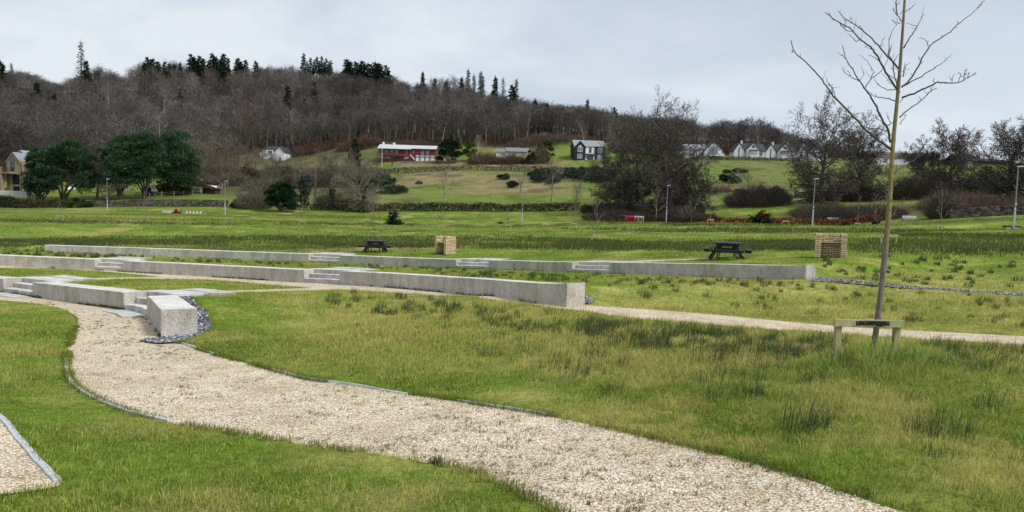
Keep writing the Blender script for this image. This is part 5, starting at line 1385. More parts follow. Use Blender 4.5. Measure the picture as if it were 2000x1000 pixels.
def shrubs():
    B = blob_bush
    scrub = [(400, 372, 200, 70, 26), (455, 366, 205, 80, 30), (515, 372, 190, 90, 28), (575, 366, 200, 90, 30), (640, 360, 205, 90, 28), (690, 352, 225, 80, 26), (610, 340, 245, 90, 24), (665, 335, 262, 80, 22), (545, 333, 270, 70, 20), (480, 345, 235, 80, 30), (425, 340, 242, 80, 32), (385, 352, 225, 60, 34), (720, 345, 245, 60, 22), (560, 392, 165, 60, 22), (655, 392, 163, 90, 22)]
    for i, (px, py, d, w, h) in enumerate(scrub):
        B('bare_bush', 'grey brown tangled scrub bush on the slope below the white house', 'bush', px, py, d, w, h, 'twig' if i % 3 else 'both', ((.135, .112, .088), (.115, .096, .072), (.10, .098, .062))[i % 3], 600 + i, 'tangled scrub on the slope below the white house', n=44, per=60, size=.4)
    B('bare_bush', 'grey tangled bare bush left of the dark green bush', 'bush', 496, 411, 148, 62, 62, 'twig', (.15, .125, .10), 311, n=50, per=60)
    B('ivy_bush', 'ivy covered lump at the end of the old stone wall', 'bush', 462, 408, 149, 34, 16, 'leaf', (.04, .062, .028), 312, n=14, per=70)
    B('gorse', 'dark gorse patch left of the tan field, below the red house', 'gorse', 735, 372, 205, 70, 26, 'leaf', (.042, .068, .038), 313, depth=14, n=46, per=110, size=.45)
    B('gorse', 'rounded gorse bush at the foot of the tan field', 'gorse', 765, 379, 185, 66, 17, 'both', (.055, .066, .040), 314, depth=5, n=34, per=90, size=.35)
    B('bramble', 'brown bramble bank left of the rounded gorse bush', 'bramble', 710, 380, 183, 80, 12, 'twig', (.105, .085, .06), 315, depth=4, n=36, per=60)
    B('gorse', 'wide dark gorse thicket below the black house', 'gorse', 1150, 362, 232, 110, 22, 'leaf', (.048, .074, .045), 316, depth=22, n=80, per=110, size=.5)
    B('gorse', 'dark gorse thicket behind the grey rounded tree', 'gorse', 1065, 364, 226, 72, 20, 'leaf', (.045, .068, .042), 317, depth=24, n=70, per=110, size=.5)
    B('gorse', 'small gorse clump in the tan field, right part', 'gorse', 983, 352, 226, 22, 14, 'leaf', (.046, .066, .042), 318, n=14, per=80, size=.4)
    B('gorse', 'gorse clump low in the field left of the thin bare tree', 'gorse', 1000, 368, 200, 24, 13, 'leaf', (.046, .064, .040), 319, n=14, per=80, size=.4)
    B('bramble', 'tiny brown clump in the middle of the tan field', 'bramble', 818, 356, 212, 16, 6, 'both', (.08, .08, .05), 320, n=8, per=60)
    B('bramble', 'dark brown bramble mound under the huge beech', 'bramble', 1215, 434, 126, 170, 20, 'twig', (.085, .066, .050), 321, depth=7, n=100, per=70)
    B('bramble', 'dark thicket at the foot of the huge beech, right side', 'bramble', 1330, 432, 124, 80, 30, 'twig', (.085, .068, .052), 322, depth=7, n=70, per=70)
    B('bramble', 'dark overgrown bank at the hedge end behind the beeches', 'bramble', 1190, 416, 146, 130, 20, 'both', (.045, .050, .032), 323, depth=5, n=60, per=70)
    B('bare_bush', 'small feathery bush right of the lamp post by the barriers', 'bush', 1344, 436, 119, 34, 34, 'twig', (.16, .135, .10), 324, n=20, per=40)
    B('bare_bush', 'rust brown bush behind the low copper hedge', 'bush', 1383, 427, 124, 36, 15, 'twig', (.20, .085, .045), 325, n=26, per=60)
    B('bramble', 'large dark brown thicket on the green slope, under the cottages', 'bramble', 1478, 408, 146, 120, 40, 'twig', (.092, .074, .062), 326, depth=9, n=130, per=70)
    B('bare_bush', 'dark olive bush on top of the large thicket', 'bush', 1515, 398, 149, 28, 40, 'both', (.07, .066, .045), 327, n=30, per=60)
    B('hedge_bush', 'dark green hedge top along the thicket', 'hedge', 1448, 386, 157, 60, 15, 'leaf', (.036, .056, .030), 328, depth=2.5, n=30, per=80)
    B('bare_bush', 'pale pinkish bare bush above the large thicket', 'bush', 1474, 381, 160, 30, 18, 'twig', (.20, .16, .13), 329, n=20, per=50)
    B('bramble', 'brown grey bramble bank under the domed beech', 'bramble', 1610, 421, 124, 130, 26, 'twig', (.115, .10, .075), 330, depth=7, n=110, per=70)
    B('bramble', 'dark bramble bank left of the wall at the right', 'bramble', 1700, 420, 122, 130, 24, 'twig', (.105, .088, .066), 331, depth=7, n=100, per=70)
    B('bramble', 'purple brown bramble slope behind the right stone wall', 'bramble', 1880, 412, 122, 140, 34, 'twig', (.165, .115, .09), 332, depth=9, n=150, per=70)
    B('bramble', 'straw and bramble slope at the right frame edge', 'bramble', 1985, 410, 118, 110, 30, 'twig', (.17, .13, .085), 333, depth=8, n=110, per=70)
    B('bare_bush', 'dark twiggy bush at the left end of the right stone wall', 'bush', 1838, 424, 109, 44, 62, 'twig', (.10, .086, .07), 334, n=60, per=60)
    B('bramble', 'dark undergrowth below the trees right of the young staked tree', 'bramble', 1780, 378, 150, 150, 46, 'twig', (.085, .07, .056), 335, depth=7, n=140, per=70)
    B('bramble', 'dark green undergrowth below the right edge trees', 'bramble', 1920, 366, 152, 90, 42, 'both', (.05, .058, .04), 336, depth=6, n=80, per=80)
    B('bramble', 'dark undergrowth below the smaller bare beech', 'bramble', 1660, 388, 148, 110, 40, 'twig', (.085, .07, .056), 337, depth=6, n=110, per=70)
    B('bramble', 'brown bramble strip below the white modern house', 'bramble', 1400, 372, 185, 60, 12, 'twig', (.17, .10, .07), 338, depth=5, n=36, per=60)
    B('gorse', 'gorse patch on the green slope below the white modern house', 'gorse', 1424, 354, 212, 38, 15, 'leaf', (.045, .066, .036), 339, depth=8, n=24, per=90, size=.45)
    B('gorse', 'thin dark gorse streak under the first white cottage', 'gorse', 1436, 334, 245, 50, 8, 'both', (.07, .07, .04), 340, depth=5, n=20, per=60, size=.45)
    B('bramble', 'low scrub beside the thin bare tree on the green slope', 'bramble', 1446, 376, 178, 26, 9, 'both', (.085, .08, .05), 341, n=14, per=60)
    B('bramble', 'brown scrub bank right of the dark evergreen by the red house', 'bramble', 945, 325, 288, 70, 26, 'twig', (.16, .112, .08), 342, depth=5, n=60, per=60)
    B('bramble', 'brown hedge hiding the foot of the grey roofed bungalow', 'hedge', 992, 325, 288, 80, 19, 'twig', (.125, .088, .066), 343, depth=4, n=70, per=60)
    B('bramble', 'green brown scrub slope below the white house', 'bramble', 560, 350, 255, 110, 28, 'both', (.085, .085, .045), 344, depth=14, n=80, per=70, size=.4)
    B('bramble', 'reddish scrub between the white house and the wood', 'bramble', 610, 290, 345, 110, 22, 'twig', (.165, .095, .072), 345, depth=8, n=90, per=60)
    B('bramble', 'reddish scrub behind the green conifer, left of the red house', 'bramble', 705, 292, 335, 100, 24, 'twig', (.155, .090, .070), 346, depth=8, n=90, per=60)
    B('bramble', 'brown scrub above the red house roof', 'bramble', 800, 290, 322, 130, 24, 'twig', (.14, .088, .066), 347, depth=6, n=90, per=60)
    B('bramble', 'dark scrub right of the black house', 'bramble', 1215, 305, 312, 60, 30, 'twig', (.115, .085, .065), 348, depth=8, n=60, per=60)
    B('bramble', 'dark scrub behind the bungalow and black house', 'bramble', 1060, 290, 325, 150, 24, 'twig', (.105, .080, .062), 349, depth=8, n=90, per=60)
    B('bramble', 'brown scrub behind the white cottages', 'bramble', 1440, 305, 338, 230, 26, 'twig', (.135, .088, .062), 350, depth=6, n=130, per=60)
    B('ivy_bush', 'dark mossy bush at the left frame edge by the old wall', 'bush', 2, 399, 148, 60, 30, 'leaf', (.035, .055, .028), 351, n=24, per=80)
    B('bramble', 'dark brown scrub bank between the stone house and the wall', 'bramble', 70, 400, 150, 150, 18, 'both', (.075, .072, .042), 352, depth=3, n=60, per=80)
    B('ivy_bush', 'green ivy mound on the old wall below the evergreens', 'bush', 150, 400, 149, 70, 19, 'leaf', (.050, .075, .030), 353, depth=2.5, n=34, per=80)
    B('bramble', 'dark scrub under the right evergreen clump', 'bramble', 330, 372, 176, 110, 20, 'both', (.075, .066, .042), 354, depth=3, n=50, per=70)
    B('bramble', 'dark scrub bank left of the grey scrub trees', 'bramble', 405, 360, 205, 60, 30, 'both', (.06, .06, .04), 355, depth=4, n=44, per=70)
    B('bramble', 'dark stump of brush on the field left of the barriers', 'bramble', 978, 424, 128, 10, 4, 'twig', (.08, .045, .03), 356, n=10, per=40)
    for i, (px, py) in enumerate([(1649, 431), (1711, 431)]): B('bush', ['round green shrub in the copper hedge, left of the young staked tree', 'round green shrub right beside the pale bench hedge end'][i], 'bush', px, py, 111, 9, 11, 'leaf', (.030, .048, .028), 360 + i, n=8, per=60, size=.2)
    hedge('hedge', 'long dark brown and green hedge across the middle of the field', 'hedge', [(610, 411, 150), (700, 412.5, 150), (800, 413, 150), (900, 413, 150), (1000, 413.5, 150), (1130, 414, 150)], 1.35, 1.5, (.030, .046, .024), 401, .45, 170, .32, col2=(.105, .078, .058))
    hedge('hedge', 'low copper brown beech hedge along the field edge', 'hedge', [(1372, 435.5, 113), (1410, 435, 113)], .8, .7, (.19, .062, .034), 402, .1, 170, .22, group='copper beech hedge runs', col2=(.13, .05, .03))
    hedge('hedge', 'longer copper brown beech hedge behind the benches', 'hedge', [(1418, 436, 112), (1500, 433.5, 113), (1540, 430.5, 115), (1600, 430, 115), (1690, 429.5, 116), (1735, 429, 117)], .85, .7, (.19, .062, .034), 403, .1, 150, .22, group='copper beech hedge runs', col2=(.13, .05, .03))
    hedge('hedge_bank', 'overgrown hedge bank along the top of the tan field', 'hedge', [(735, 333, 262), (800, 335, 260), (900, 335, 258), (1000, 335, 258), (1080, 338, 256), (1130, 340, 254), (1185, 340, 254)], 1.7, 2.2, (.085, .085, .04), 404, .4, 60, .45, col2=(.13, .105, .07))
    hedge('hedge_bank', 'scrubby bank in front of the white cottages', 'hedge', [(1350, 313, 303), (1450, 314.5, 303), (1560, 316, 305)], 1.3, 2.0, (.09, .085, .04), 405, .4, 60, .45, col2=(.12, .09, .06))


shrubs()
# ------------------------------------------------------------------ houses
S_ = simple_mat
M_BLACK = S_('black_cladding', (.020, .022, .028), .6, .25, 3)
M_SLATE_ROOF = S_('grey_slate_roof', (.27, .29, .32), .6, .12, 2)
M_DARK_ROOF = S_('dark_slate_roof', (.050, .054, .062), .7, .2, 2)
M_PALE_ROOF = S_('pale_metal_roof', (.52, .54, .56), .5, .12, 1.5)
M_BROWN_ROOF = S_('brown_roof', (.10, .075, .06), .8, .25, 2)
M_WHITE = S_('white_render', (.78, .79, .80), .8, .07, 1.5, stain=((.5, .49, .45), 1.2, .62))
M_GREYR = S_('pale_grey_render', (.60, .605, .61), .85, .1, 1.5, stain=((.33, .32, .3), 1.2, .6))
M_CREAM = S_('cream_render', (.62, .60, .53), .85, .1, 1.5)
M_RED = S_('red_brown_boards', (.19, .045, .035), .7, .2, 2)
M_FRAME = S_('white_window_frame', (.75, .77, .78), .5, .04, 3)
M_DFRAME = S_('dark_window_frame', (.05, .05, .055), .5, .1, 3)
M_BROWNF = S_('brown_window_frame', (.11, .055, .035), .6, .15, 3)
M_OPEN = S_('dark_opening', (.012, .012, .014), .8, .2, 2)
M_GREYWALL = S_('grey_block_wall', (.22, .21, .20), .9, .3, 1.2)
M_RUBBLE_H = S_('buff_stone', (.30, .235, .165), .9, .45, 3.0, bump=.5, bscale=4)
M_CONC = S_('pale_concrete', (.5, .49, .46), .85, .15, 2)


def glass_mat(name, col, rough=.08):
    m, nt, b, out = new_mat(name); n = noise(nt, .8, 2, .5, coords(nt, 'obj'))
    nt.links.new(ramp(nt, [(.35, tuple(c * .7 for c in col)), (.65, tuple(c * 1.2 for c in col))], n), b.inputs['Base Color'])
    b.inputs['Roughness'].default_value = rough; b.inputs['Specular IOR Level'].default_value = .8; return m


M_GLASS = glass_mat('window_glass', (.16, .20, .27)); M_GLASSD = glass_mat('dark_glass', (.045, .055, .07)); M_GLASSB = glass_mat('pale_glass', (.36, .44, .56))


def boxpart(name, lo, hi, mat, parent, bevel=0): return MB().box(lo, hi).build(name, mat, parent, bevel=bevel)


def window(p, x0, x1, z0, z1, y, frame=None, glass=None, bars=1, t=.09, name='window'):
    """frame ring standing proud of the wall, its pane a sub-part"""
    frame = frame or M_FRAME; mb = MB()
    mb.box((x0, y - .07, z0), (x0 + t, y + .02, z1)); mb.box((x1 - t, y - .07, z0), (x1, y + .02, z1))
    mb.box((x0 + t, y - .07, z0), (x1 - t, y + .02, z0 + t)); mb.box((x0 + t, y - .07, z1 - t), (x1 - t, y + .02, z1))
    for i in range(bars):
        xm = x0 + (x1 - x0) * (i + 1) / (bars + 1); mb.box((xm - t * .4, y - .065, z0 + t), (xm + t * .4, y + .015, z1 - t))
    f = mb.build(name, frame, p); MB().box((x0 + t * .8, y - .03, z0 + t * .8), (x1 - t * .8, y + .01, z1 - t * .8)).build('pane', glass or M_GLASS, f); return f


def gable_roof(mb, x0, x1, ze, za, y0, y1, ov=.3, t=.18):
    xa = (x0 + x1) / 2; s = (za - ze) / (xa - x0)
    mb.prism([(x0 - ov, ze - s * ov), (xa, za), (xa, za + t * 1.2), (x0 - ov, ze - s * ov + t * 1.2)], y0, y1)
    mb.prism([(xa, za), (x1 + ov, ze - s * ov), (x1 + ov, ze - s * ov + t * 1.2), (xa, za + t * 1.2)], y0 + .002, y1 - .002)


def ridge_roof(mb, y0, y1, ze, za, x0, x1, ov=.3, t=.18, yr=None):
    ya = (y0 + y1) / 2 if yr is None else yr; s0 = (za - ze) / (ya - y0); s1 = (za - ze) / (y1 - ya)
    mb.prism([(y0 - ov, ze - s0 * ov), (ya, za), (ya, za + t * 1.2), (y0 - ov, ze - s0 * ov + t * 1.2)], x0, x1, axis='x')
    mb.prism([(ya, za), (y1 + ov, ze - s1 * ov), (y1 + ov, ze - s1 * ov + t * 1.2), (ya, za + t * 1.2)], x0 + .002, x1 - .002, axis='x')


def base(px, py, d, dz=0.0):
    p = at(px, py, d); return (p[0], p[1], p[2] + dz)


def black_house():
    r = thing('black_house', 'black two storey house with grey roof and white framed windows', 'house', base(1121.6, 310.3, 290), math.radians(7))
    mb = MB(); mb.box((0, .4, -3), (12.2, 8, 5.0)); mb.prism([(.4, 5.0), (4.2, 7.45), (8, 5.0)], .01, 12.19, axis='x')
    mb.box((0, -.6, -3), (4.25, .41, 4.55)); mb.prism([(0, 4.55), (2.12, 6.75), (4.25, 4.55)], -.6, 3.6); mb.box((7.95, -.62, -3), (12.3, .41, 5.1)); mb.build('wall', M_BLACK, r)
    mb = MB(); ridge_roof(mb, .4, 8, 5.02, 7.5, -.25, 12.45, .25); gable_roof(mb, 0, 4.25, 4.6, 6.85, -.45, 3.8, .1, .1); mb.build('roof', M_SLATE_ROOF, r)
    mb = MB(); gable_roof(mb, 0, 4.25, 4.5, 6.75, -.75, -.46, .2, .22); mb.build('barge_board', M_BLACK, r)
    boxpart('coping', (7.9, -.67, 5.1), (12.35, .4, 5.22), M_PALE_ROOF, r)
    window(r, 1.15, 3.05, 2.75, 4.65, -.6); f = MB().prism([(1.35, 4.68), (2.9, 4.68), (2.1, 5.45)], -.66, -.58).build('gable_window', M_FRAME, r); MB().prism([(1.55, 4.74), (2.7, 4.74), (2.1, 5.3)], -.68, -.661).build('pane', M_GLASSB, f)
    window(r, 1.05, 2.95, .25, 1.95, -.6); window(r, 9.15, 10.75, 2.6, 4.5, -.62, bars=0); window(r, 9.05, 10.65, .2, 1.8, -.62)
    boxpart('balcony_panel', (4.27, -.35, 2.45), (5.55, -.29, 4.55), M_WHITE, r); boxpart('balcony_panel', (6.7, -.35, 2.45), (7.93, -.29, 4.55), M_WHITE, r); boxpart('balcony_floor', (4.26, -.5, 2.15), (7.94, .38, 2.4), M_FRAME, r)
    window(r, 5.6, 6.65, 2.45, 4.6, .36, M_FRAME, M_GLASSD, 0)
    boxpart('porch_post', (4.27, -.45, -.4), (4.7, -.1, 1.75), M_WHITE, r); boxpart('porch_post', (7.5, -.45, -.4), (7.93, -.1, 1.75), M_WHITE, r); boxpart('porch_roof', (4.26, -.9, 1.77), (7.94, .36, 2.0), M_DFRAME, r)
    window(r, 4.9, 7.3, -.3, 1.6, .36, M_FRAME, M_GLASSD, 3, name='door')
    boxpart('terrace_wall', (5.6, -3.4, -3.5), (15.2, -3.1, -.75), M_BLACK, r); MB().box((9.2, -3.0, -3), (15.2, 1.4, -.85)).build('terrace_lawn', S_('clipped_lawn', (.15, .21, .03), .9, .2, 3), r)


def red_house():
    r = thing('red_house', 'long dark red house with pale metal roof and white garage doors', 'house', base(742.5, 312.8, 300), 0)
    mb = MB(); mb.box((0, .3, -2), (22, 9, 4.75)); mb.build('wall', M_RED, r)
    mb = MB(); mb.prism([(-1.5, 4.55), (4.2, 6.5), (4.2, 6.7), (-1.5, 4.75)], -1.0, 12.6, axis='x'); mb.prism([(-.3, 4.95), (4.2, 6.48), (4.2, 6.68), (-.3, 5.13)], 12.6, 22.6, axis='x'); mb.prism([(4.21, 6.5), (9.4, 4.75), (9.4, 4.95), (4.21, 6.7)], -1.0, 22.6, axis='x'); mb.build('roof', M_PALE_ROOF, r)
    boxpart('chimney', (.1, 3.8, 6.0), (.9, 4.6, 7.6), M_WHITE, r); boxpart('chimney', (4.4, 3.8, 6.2), (5.3, 4.6, 7.4), M_WHITE, r)
    for a, b in ((1.6, 3.2), (3.8, 5.3), (5.7, 7.3)): window(r, a, b, 3.05, 4.35, .3, M_BROWNF)
    window(r, 9.8, 11.2, 2.9, 4.4, .3, M_BROWNF, M_GLASSD, 0); window(r, 12.9, 13.7, 3.1, 4.6, .3, M_BROWNF, M_GLASS, 0)
    for a, b in ((16.3, 17.8), (18.3, 19.8)): window(r, a, b, 2.7, 4.4, .3, M_BROWNF, M_GLASS, 0)
    for a, b in ((14.4, 15.7), (16.2, 17.8), (18.2, 19.8), (20.3, 21.8)): window(r, a, b, 1.3, 2.15, .3, M_FRAME, M_GLASS); boxpart('garage_door', (a, .2, -.1), (b, .32, 1.24), M_WHITE, r)
    boxpart('band', (14.2, .22, 2.2), (21.9, .34, 2.42), M_FRAME, r)
    for x in (13.9, 15.85, 17.95, 19.95): boxpart('post', (x, .05, -.2), (x + .22, .19, 4.9), M_RED, r)
    boxpart('balcony', (-1.2, -1.4, 1.9), (7.6, -1.2, 2.95), M_RED, r); boxpart('balcony_floor', (-1.2, -1.19, 1.75), (7.6, .29, 1.95), M_BROWNF, r); boxpart('balcony', (7.8, -1.0, 1.9), (12.2, -.85, 2.8), M_RED, r)
    for a, b in ((.2, 2.0), (2.4, 4.4), (9.6, 11.4)): window(r, a, b, .9, 1.6, .3, M_FRAME)
    mb = MB(); mb.prism([(12.2, 2.7), (14.0, .9), (14.0, .35), (12.2, 2.1)], -.6, -.3); mb.build('stair', M_WHITE, r); boxpart('stair_wall', (11.6, -.25, -.4), (14.0, .28, 1.5), M_RED, r)
    tag(MB().box((0, 0, -3), (15.2, .5, 0)).box((-.1, -.1, 0), (15.3, .6, .18)).build('garden_wall', M_GREYWALL, None, base(780.5, 315.2, 294)), 'grey retaining wall below the red house, pale coping', 'wall')
    p = base(745.8, 323.5, 285); o = thing('pole', 'slim white pole at the left end of the red house', 'pole', p); mb = MB(); mb.tube([(0, 0, -1), (0, 0, 7.8)], [.13, .10], 6); mb.build('shaft', M_FRAME, o)


def white_house():
    r = thing('white_house', 'white house with dark roof half hidden by bare trees', 'house', base(512.5, 313.5, 335), math.radians(-6))
    mb = MB(); mb.box((0, .2, -3), (6.3, 8, 4.8)); mb.box((6.0, -.8, -3), (10.6, 8.2, 3.9)); mb.prism([(6.0, 3.9), (8.1, 6.3), (10.6, 3.9)], -.8, 8.2); mb.box((-1.4, .4, -3), (.1, 6, 3.6)); mb.build('wall', M_WHITE, r)
    mb = MB(); ridge_roof(mb, .2, 8, 4.8, 6.6, 1.0, 8.2, .4); gable_roof(mb, 6.0, 10.6, 3.95, 6.35, -1.1, 8.4, .3); mb.build('roof', M_DARK_ROOF, r)
    boxpart('dormer', (1.4, -.25, 3.0), (5.2, .19, 4.75), M_WHITE, r)
    window(r, 2.8, 4.8, 3.1, 4.5, -.25, M_FRAME, M_GLASSD); window(r, 2.9, 4.7, .3, 1.5, .2, M_FRAME, M_GLASSD); window(r, 8.0, 9.2, .3, 1.7, -.8, M_FRAME, M_GLASS)
    tag(MB().box((0, 0, -1.5), (12.4, .4, .9)).build('garden_wall', M_WHITE, None, base(570.5, 319.0, 326)), 'long low white garden wall right of the white house', 'wall')


def bungalow():
    r = thing('bungalow', 'low cream bungalow with grey slate roof behind a brown hedge', 'house', base(968.5, 308.2, 308))
    mb = MB(); mb.box((0, .2, -2), (13.2, 8, 2.5)); mb.build('wall', M_CREAM, r)
    mb = MB(); ridge_roof(mb, .2, 8, 2.5, 3.9, -.2, 4.0, .3); ridge_roof(mb, -.2, 8.2, 2.75, 4.5, 4.01, 13.5, .3); mb.build('roof', S_('weathered_slate', (.22, .21, .215), .8, .25, 1.5), r)
    boxpart('chimney', (9.0, 3.7, 4.2), (9.6, 4.4, 5.2), M_GREYWALL, r)
    for a, b in ((1.7, 3.8), (6.9, 8.5), (10.4, 12.0)): window(r, a, b, .7, 2.2, .2, M_FRAME, M_GLASS)
    boxpart('door', (5.0, .1, 0), (5.9, .22, 2.0), M_FRAME, r)


def modern_house():
    r = thing('modern_house', 'white modern house with big triangular gable window and balcony', 'house', base(1335.5, 309.6, 310))
    mb = MB(); mb.box((0, .2, -2), (8.3, 8, 3.85)); mb.box((8.1, -2.0, -2), (15.3, 8, 3.7)); mb.prism([(8.1, 3.7), (11.7, 6.75), (15.3, 3.7)], -2.0, 8.0); mb.build('wall', M_WHITE, r)
    mb = MB(); ridge_roof(mb, .2, 8, 3.85, 6.1, -.3, 10, .3); mb.build('roof', M_SLATE_ROOF, r); mb = MB(); gable_roof(mb, 8.1, 15.3, 3.75, 6.8, -2.35, 8.2, .35); mb.build('roof', M_DARK_ROOF, r)
    boxpart('chimney', (8.2, 3.4, 5.2), (9.0, 4.2, 6.6), M_GREYR, r)
    f = MB().prism([(10.0, 1.9), (13.5, 1.9), (13.5, 4.2), (11.75, 5.7), (10.0, 4.2)], -2.06, -1.98).build('gable_window', M_BROWNF, r)
    MB().prism([(10.12, 2.0), (11.15, 2.0), (11.15, 5.05), (10.12, 4.2)], -2.1, -2.061).prism([(11.3, 2.0), (12.25, 2.0), (12.25, 5.15), (11.75, 5.55), (11.3, 5.17)], -2.1, -2.061).prism([(12.4, 2.0), (13.38, 2.0), (13.38, 4.2), (12.4, 5.0)], -2.1, -2.061).build('pane', M_GLASSB, f)
    MB().box((9.9, -2.14, 3.55), (13.6, -2.101, 3.72)).build('transom', M_BROWNF, f)
    boxpart('balcony_floor', (9.0, -3.6, 1.3), (15.8, -2.01, 1.65), M_WHITE, r); boxpart('balcony_rail', (9.0, -3.6, 1.66), (15.8, -3.54, 2.5), M_GLASSB, r)
    boxpart('garage_opening', (10.3, -2.08, -.4), (14.6, -1.99, 1.2), M_OPEN, r); boxpart('post', (15.2, -3.5, -1.5), (15.75, -3.0, 1.29), M_WHITE, r); boxpart('post', (9.02, -3.5, -1.5), (9.5, -3.0, 1.29), M_WHITE, r)
    window(r, 6.2, 7.4, .9, 3.0, .2, M_FRAME, M_GLASSB); boxpart('door', (7.5, .08, 0), (8.05, .22, 3.0), M_DFRAME, r); window(r, 2.5, 4.6, 1.0, 2.6, .2)


def cottage():
    r = thing('cottage', 'nearest white gabled cottage with slate roof and bay window', 'house', base(1433.5, 309.8, 315), 0, 'white gabled cottages in a row')
    mb = MB(); mb.box((0, .4, -2), (4.5, 7.6, 3.3)); mb.prism([(0, 3.3), (2.2, 6.6), (4.5, 3.3)], .4, 7.6); mb.box((4.4, .9, -2), (13.3, 7.4, 3.6)); mb.box((4.9, -.6, -2), (10.4, 7.2, 3.7)); mb.prism([(4.9, 3.7), (7.9, 6.7), (10.4, 3.7)], -.6, 7.2); mb.build('wall', M_GREYR, r)
    mb = MB(); gable_roof(mb, 0, 4.5, 3.35, 6.65, .15, 7.8, .3); gable_roof(mb, 4.9, 10.6, 3.75, 6.85, -.85, 7.4, .3); mb.prism([(.9 - .3, 3.4), (4.1, 6.7), (4.1, 6.92), (.6, 3.62)], 2.2, 13.5, axis='x'); mb.prism([(4.11, 6.7), (7.7, 3.4), (7.7, 3.62), (4.11, 6.92)], 2.2, 13.5, axis='x'); mb.build('roof', M_DARK_ROOF, r)
    boxpart('gable_end', (13.2, 1.4, 3.4), (13.35, 6.9, 4.6), M_GREYR, r); boxpart('chimney', (3.7, 3.8, 6.2), (4.5, 4.6, 8.0), M_GREYR, r); boxpart('skylight', (11.3, 1.95, 5.05), (12.1, 2.6, 5.3), M_GLASSB, r)
    window(r, 1.9, 2.35, .8, 4.8, .4, M_DFRAME, M_GLASSD, 0, .06); window(r, 7.3, 8.3, 4.7, 5.8, -.6, M_DFRAME, M_GLASSD, 0)
    boxpart('bay_canopy', (6.0, -1.5, 3.55), (9.6, -.61, 3.85), M_DARK_ROOF, r); boxpart('bay', (6.3, -1.3, -1), (9.3, -.61, 3.5), M_GREYR, r); window(r, 6.5, 9.1, 2.0, 3.4, -1.3, M_DFRAME, M_GLASSB, 2); window(r, 10.9, 12.2, 1.6, 2.9, .9, M_DFRAME, M_GLASS)
    for px, py, d, lb in ((1495.5, 312.0, 318, 'middle white gabled cottage, partly behind the domed bare beech'), (1556, 314.2, 321, 'farthest white gabled cottage, almost hidden behind the domed beech')): dup(r, base(px, py, d), 0, None, lb)


def right_houses():
    r = thing('brown_roofed_house', 'grey house with brown roof behind the young staked tree', 'house', base(1714, 321.5, 262)); mb = MB(); mb.box((0, .2, -2), (10.8, 7, 2.6)); mb.build('wall', M_GREYR, r)
    mb = MB(); ridge_roof(mb, .2, 7, 2.6, 4.3, -.3, 11.1, .3); mb.build('roof', M_BROWN_ROOF, r); window(r, 7.8, 9.6, .9, 2.2, .2, M_FRAME, M_GLASSB); window(r, 2.0, 3.6, .9, 2.2, .2, M_FRAME, M_GLASSD)
    r = thing('dark_roofed_house', 'low house with long dark roof and chimney at the far right', 'house', base(1868, 322, 246)); mb = MB(); mb.box((0, .2, -2), (12, 7, 1.6)); mb.box((8.2, 0.0, -2), (17, 6.8, 1.3)); mb.build('wall', M_BROWN_ROOF, r)
    mb = MB(); ridge_roof(mb, .2, 7, 1.6, 3.3, -.3, 8.1, .3); ridge_roof(mb, 0, 6.8, 1.3, 2.2, 8.11, 17.3, .3); mb.build('roof', M_DARK_ROOF, r); boxpart('chimney', (8.6, 3.0, 1.8), (9.5, 3.8, 3.7), M_BROWN_ROOF, r); window(r, 3, 5, .2, 1.2, .2, M_FRAME, M_GLASSD)


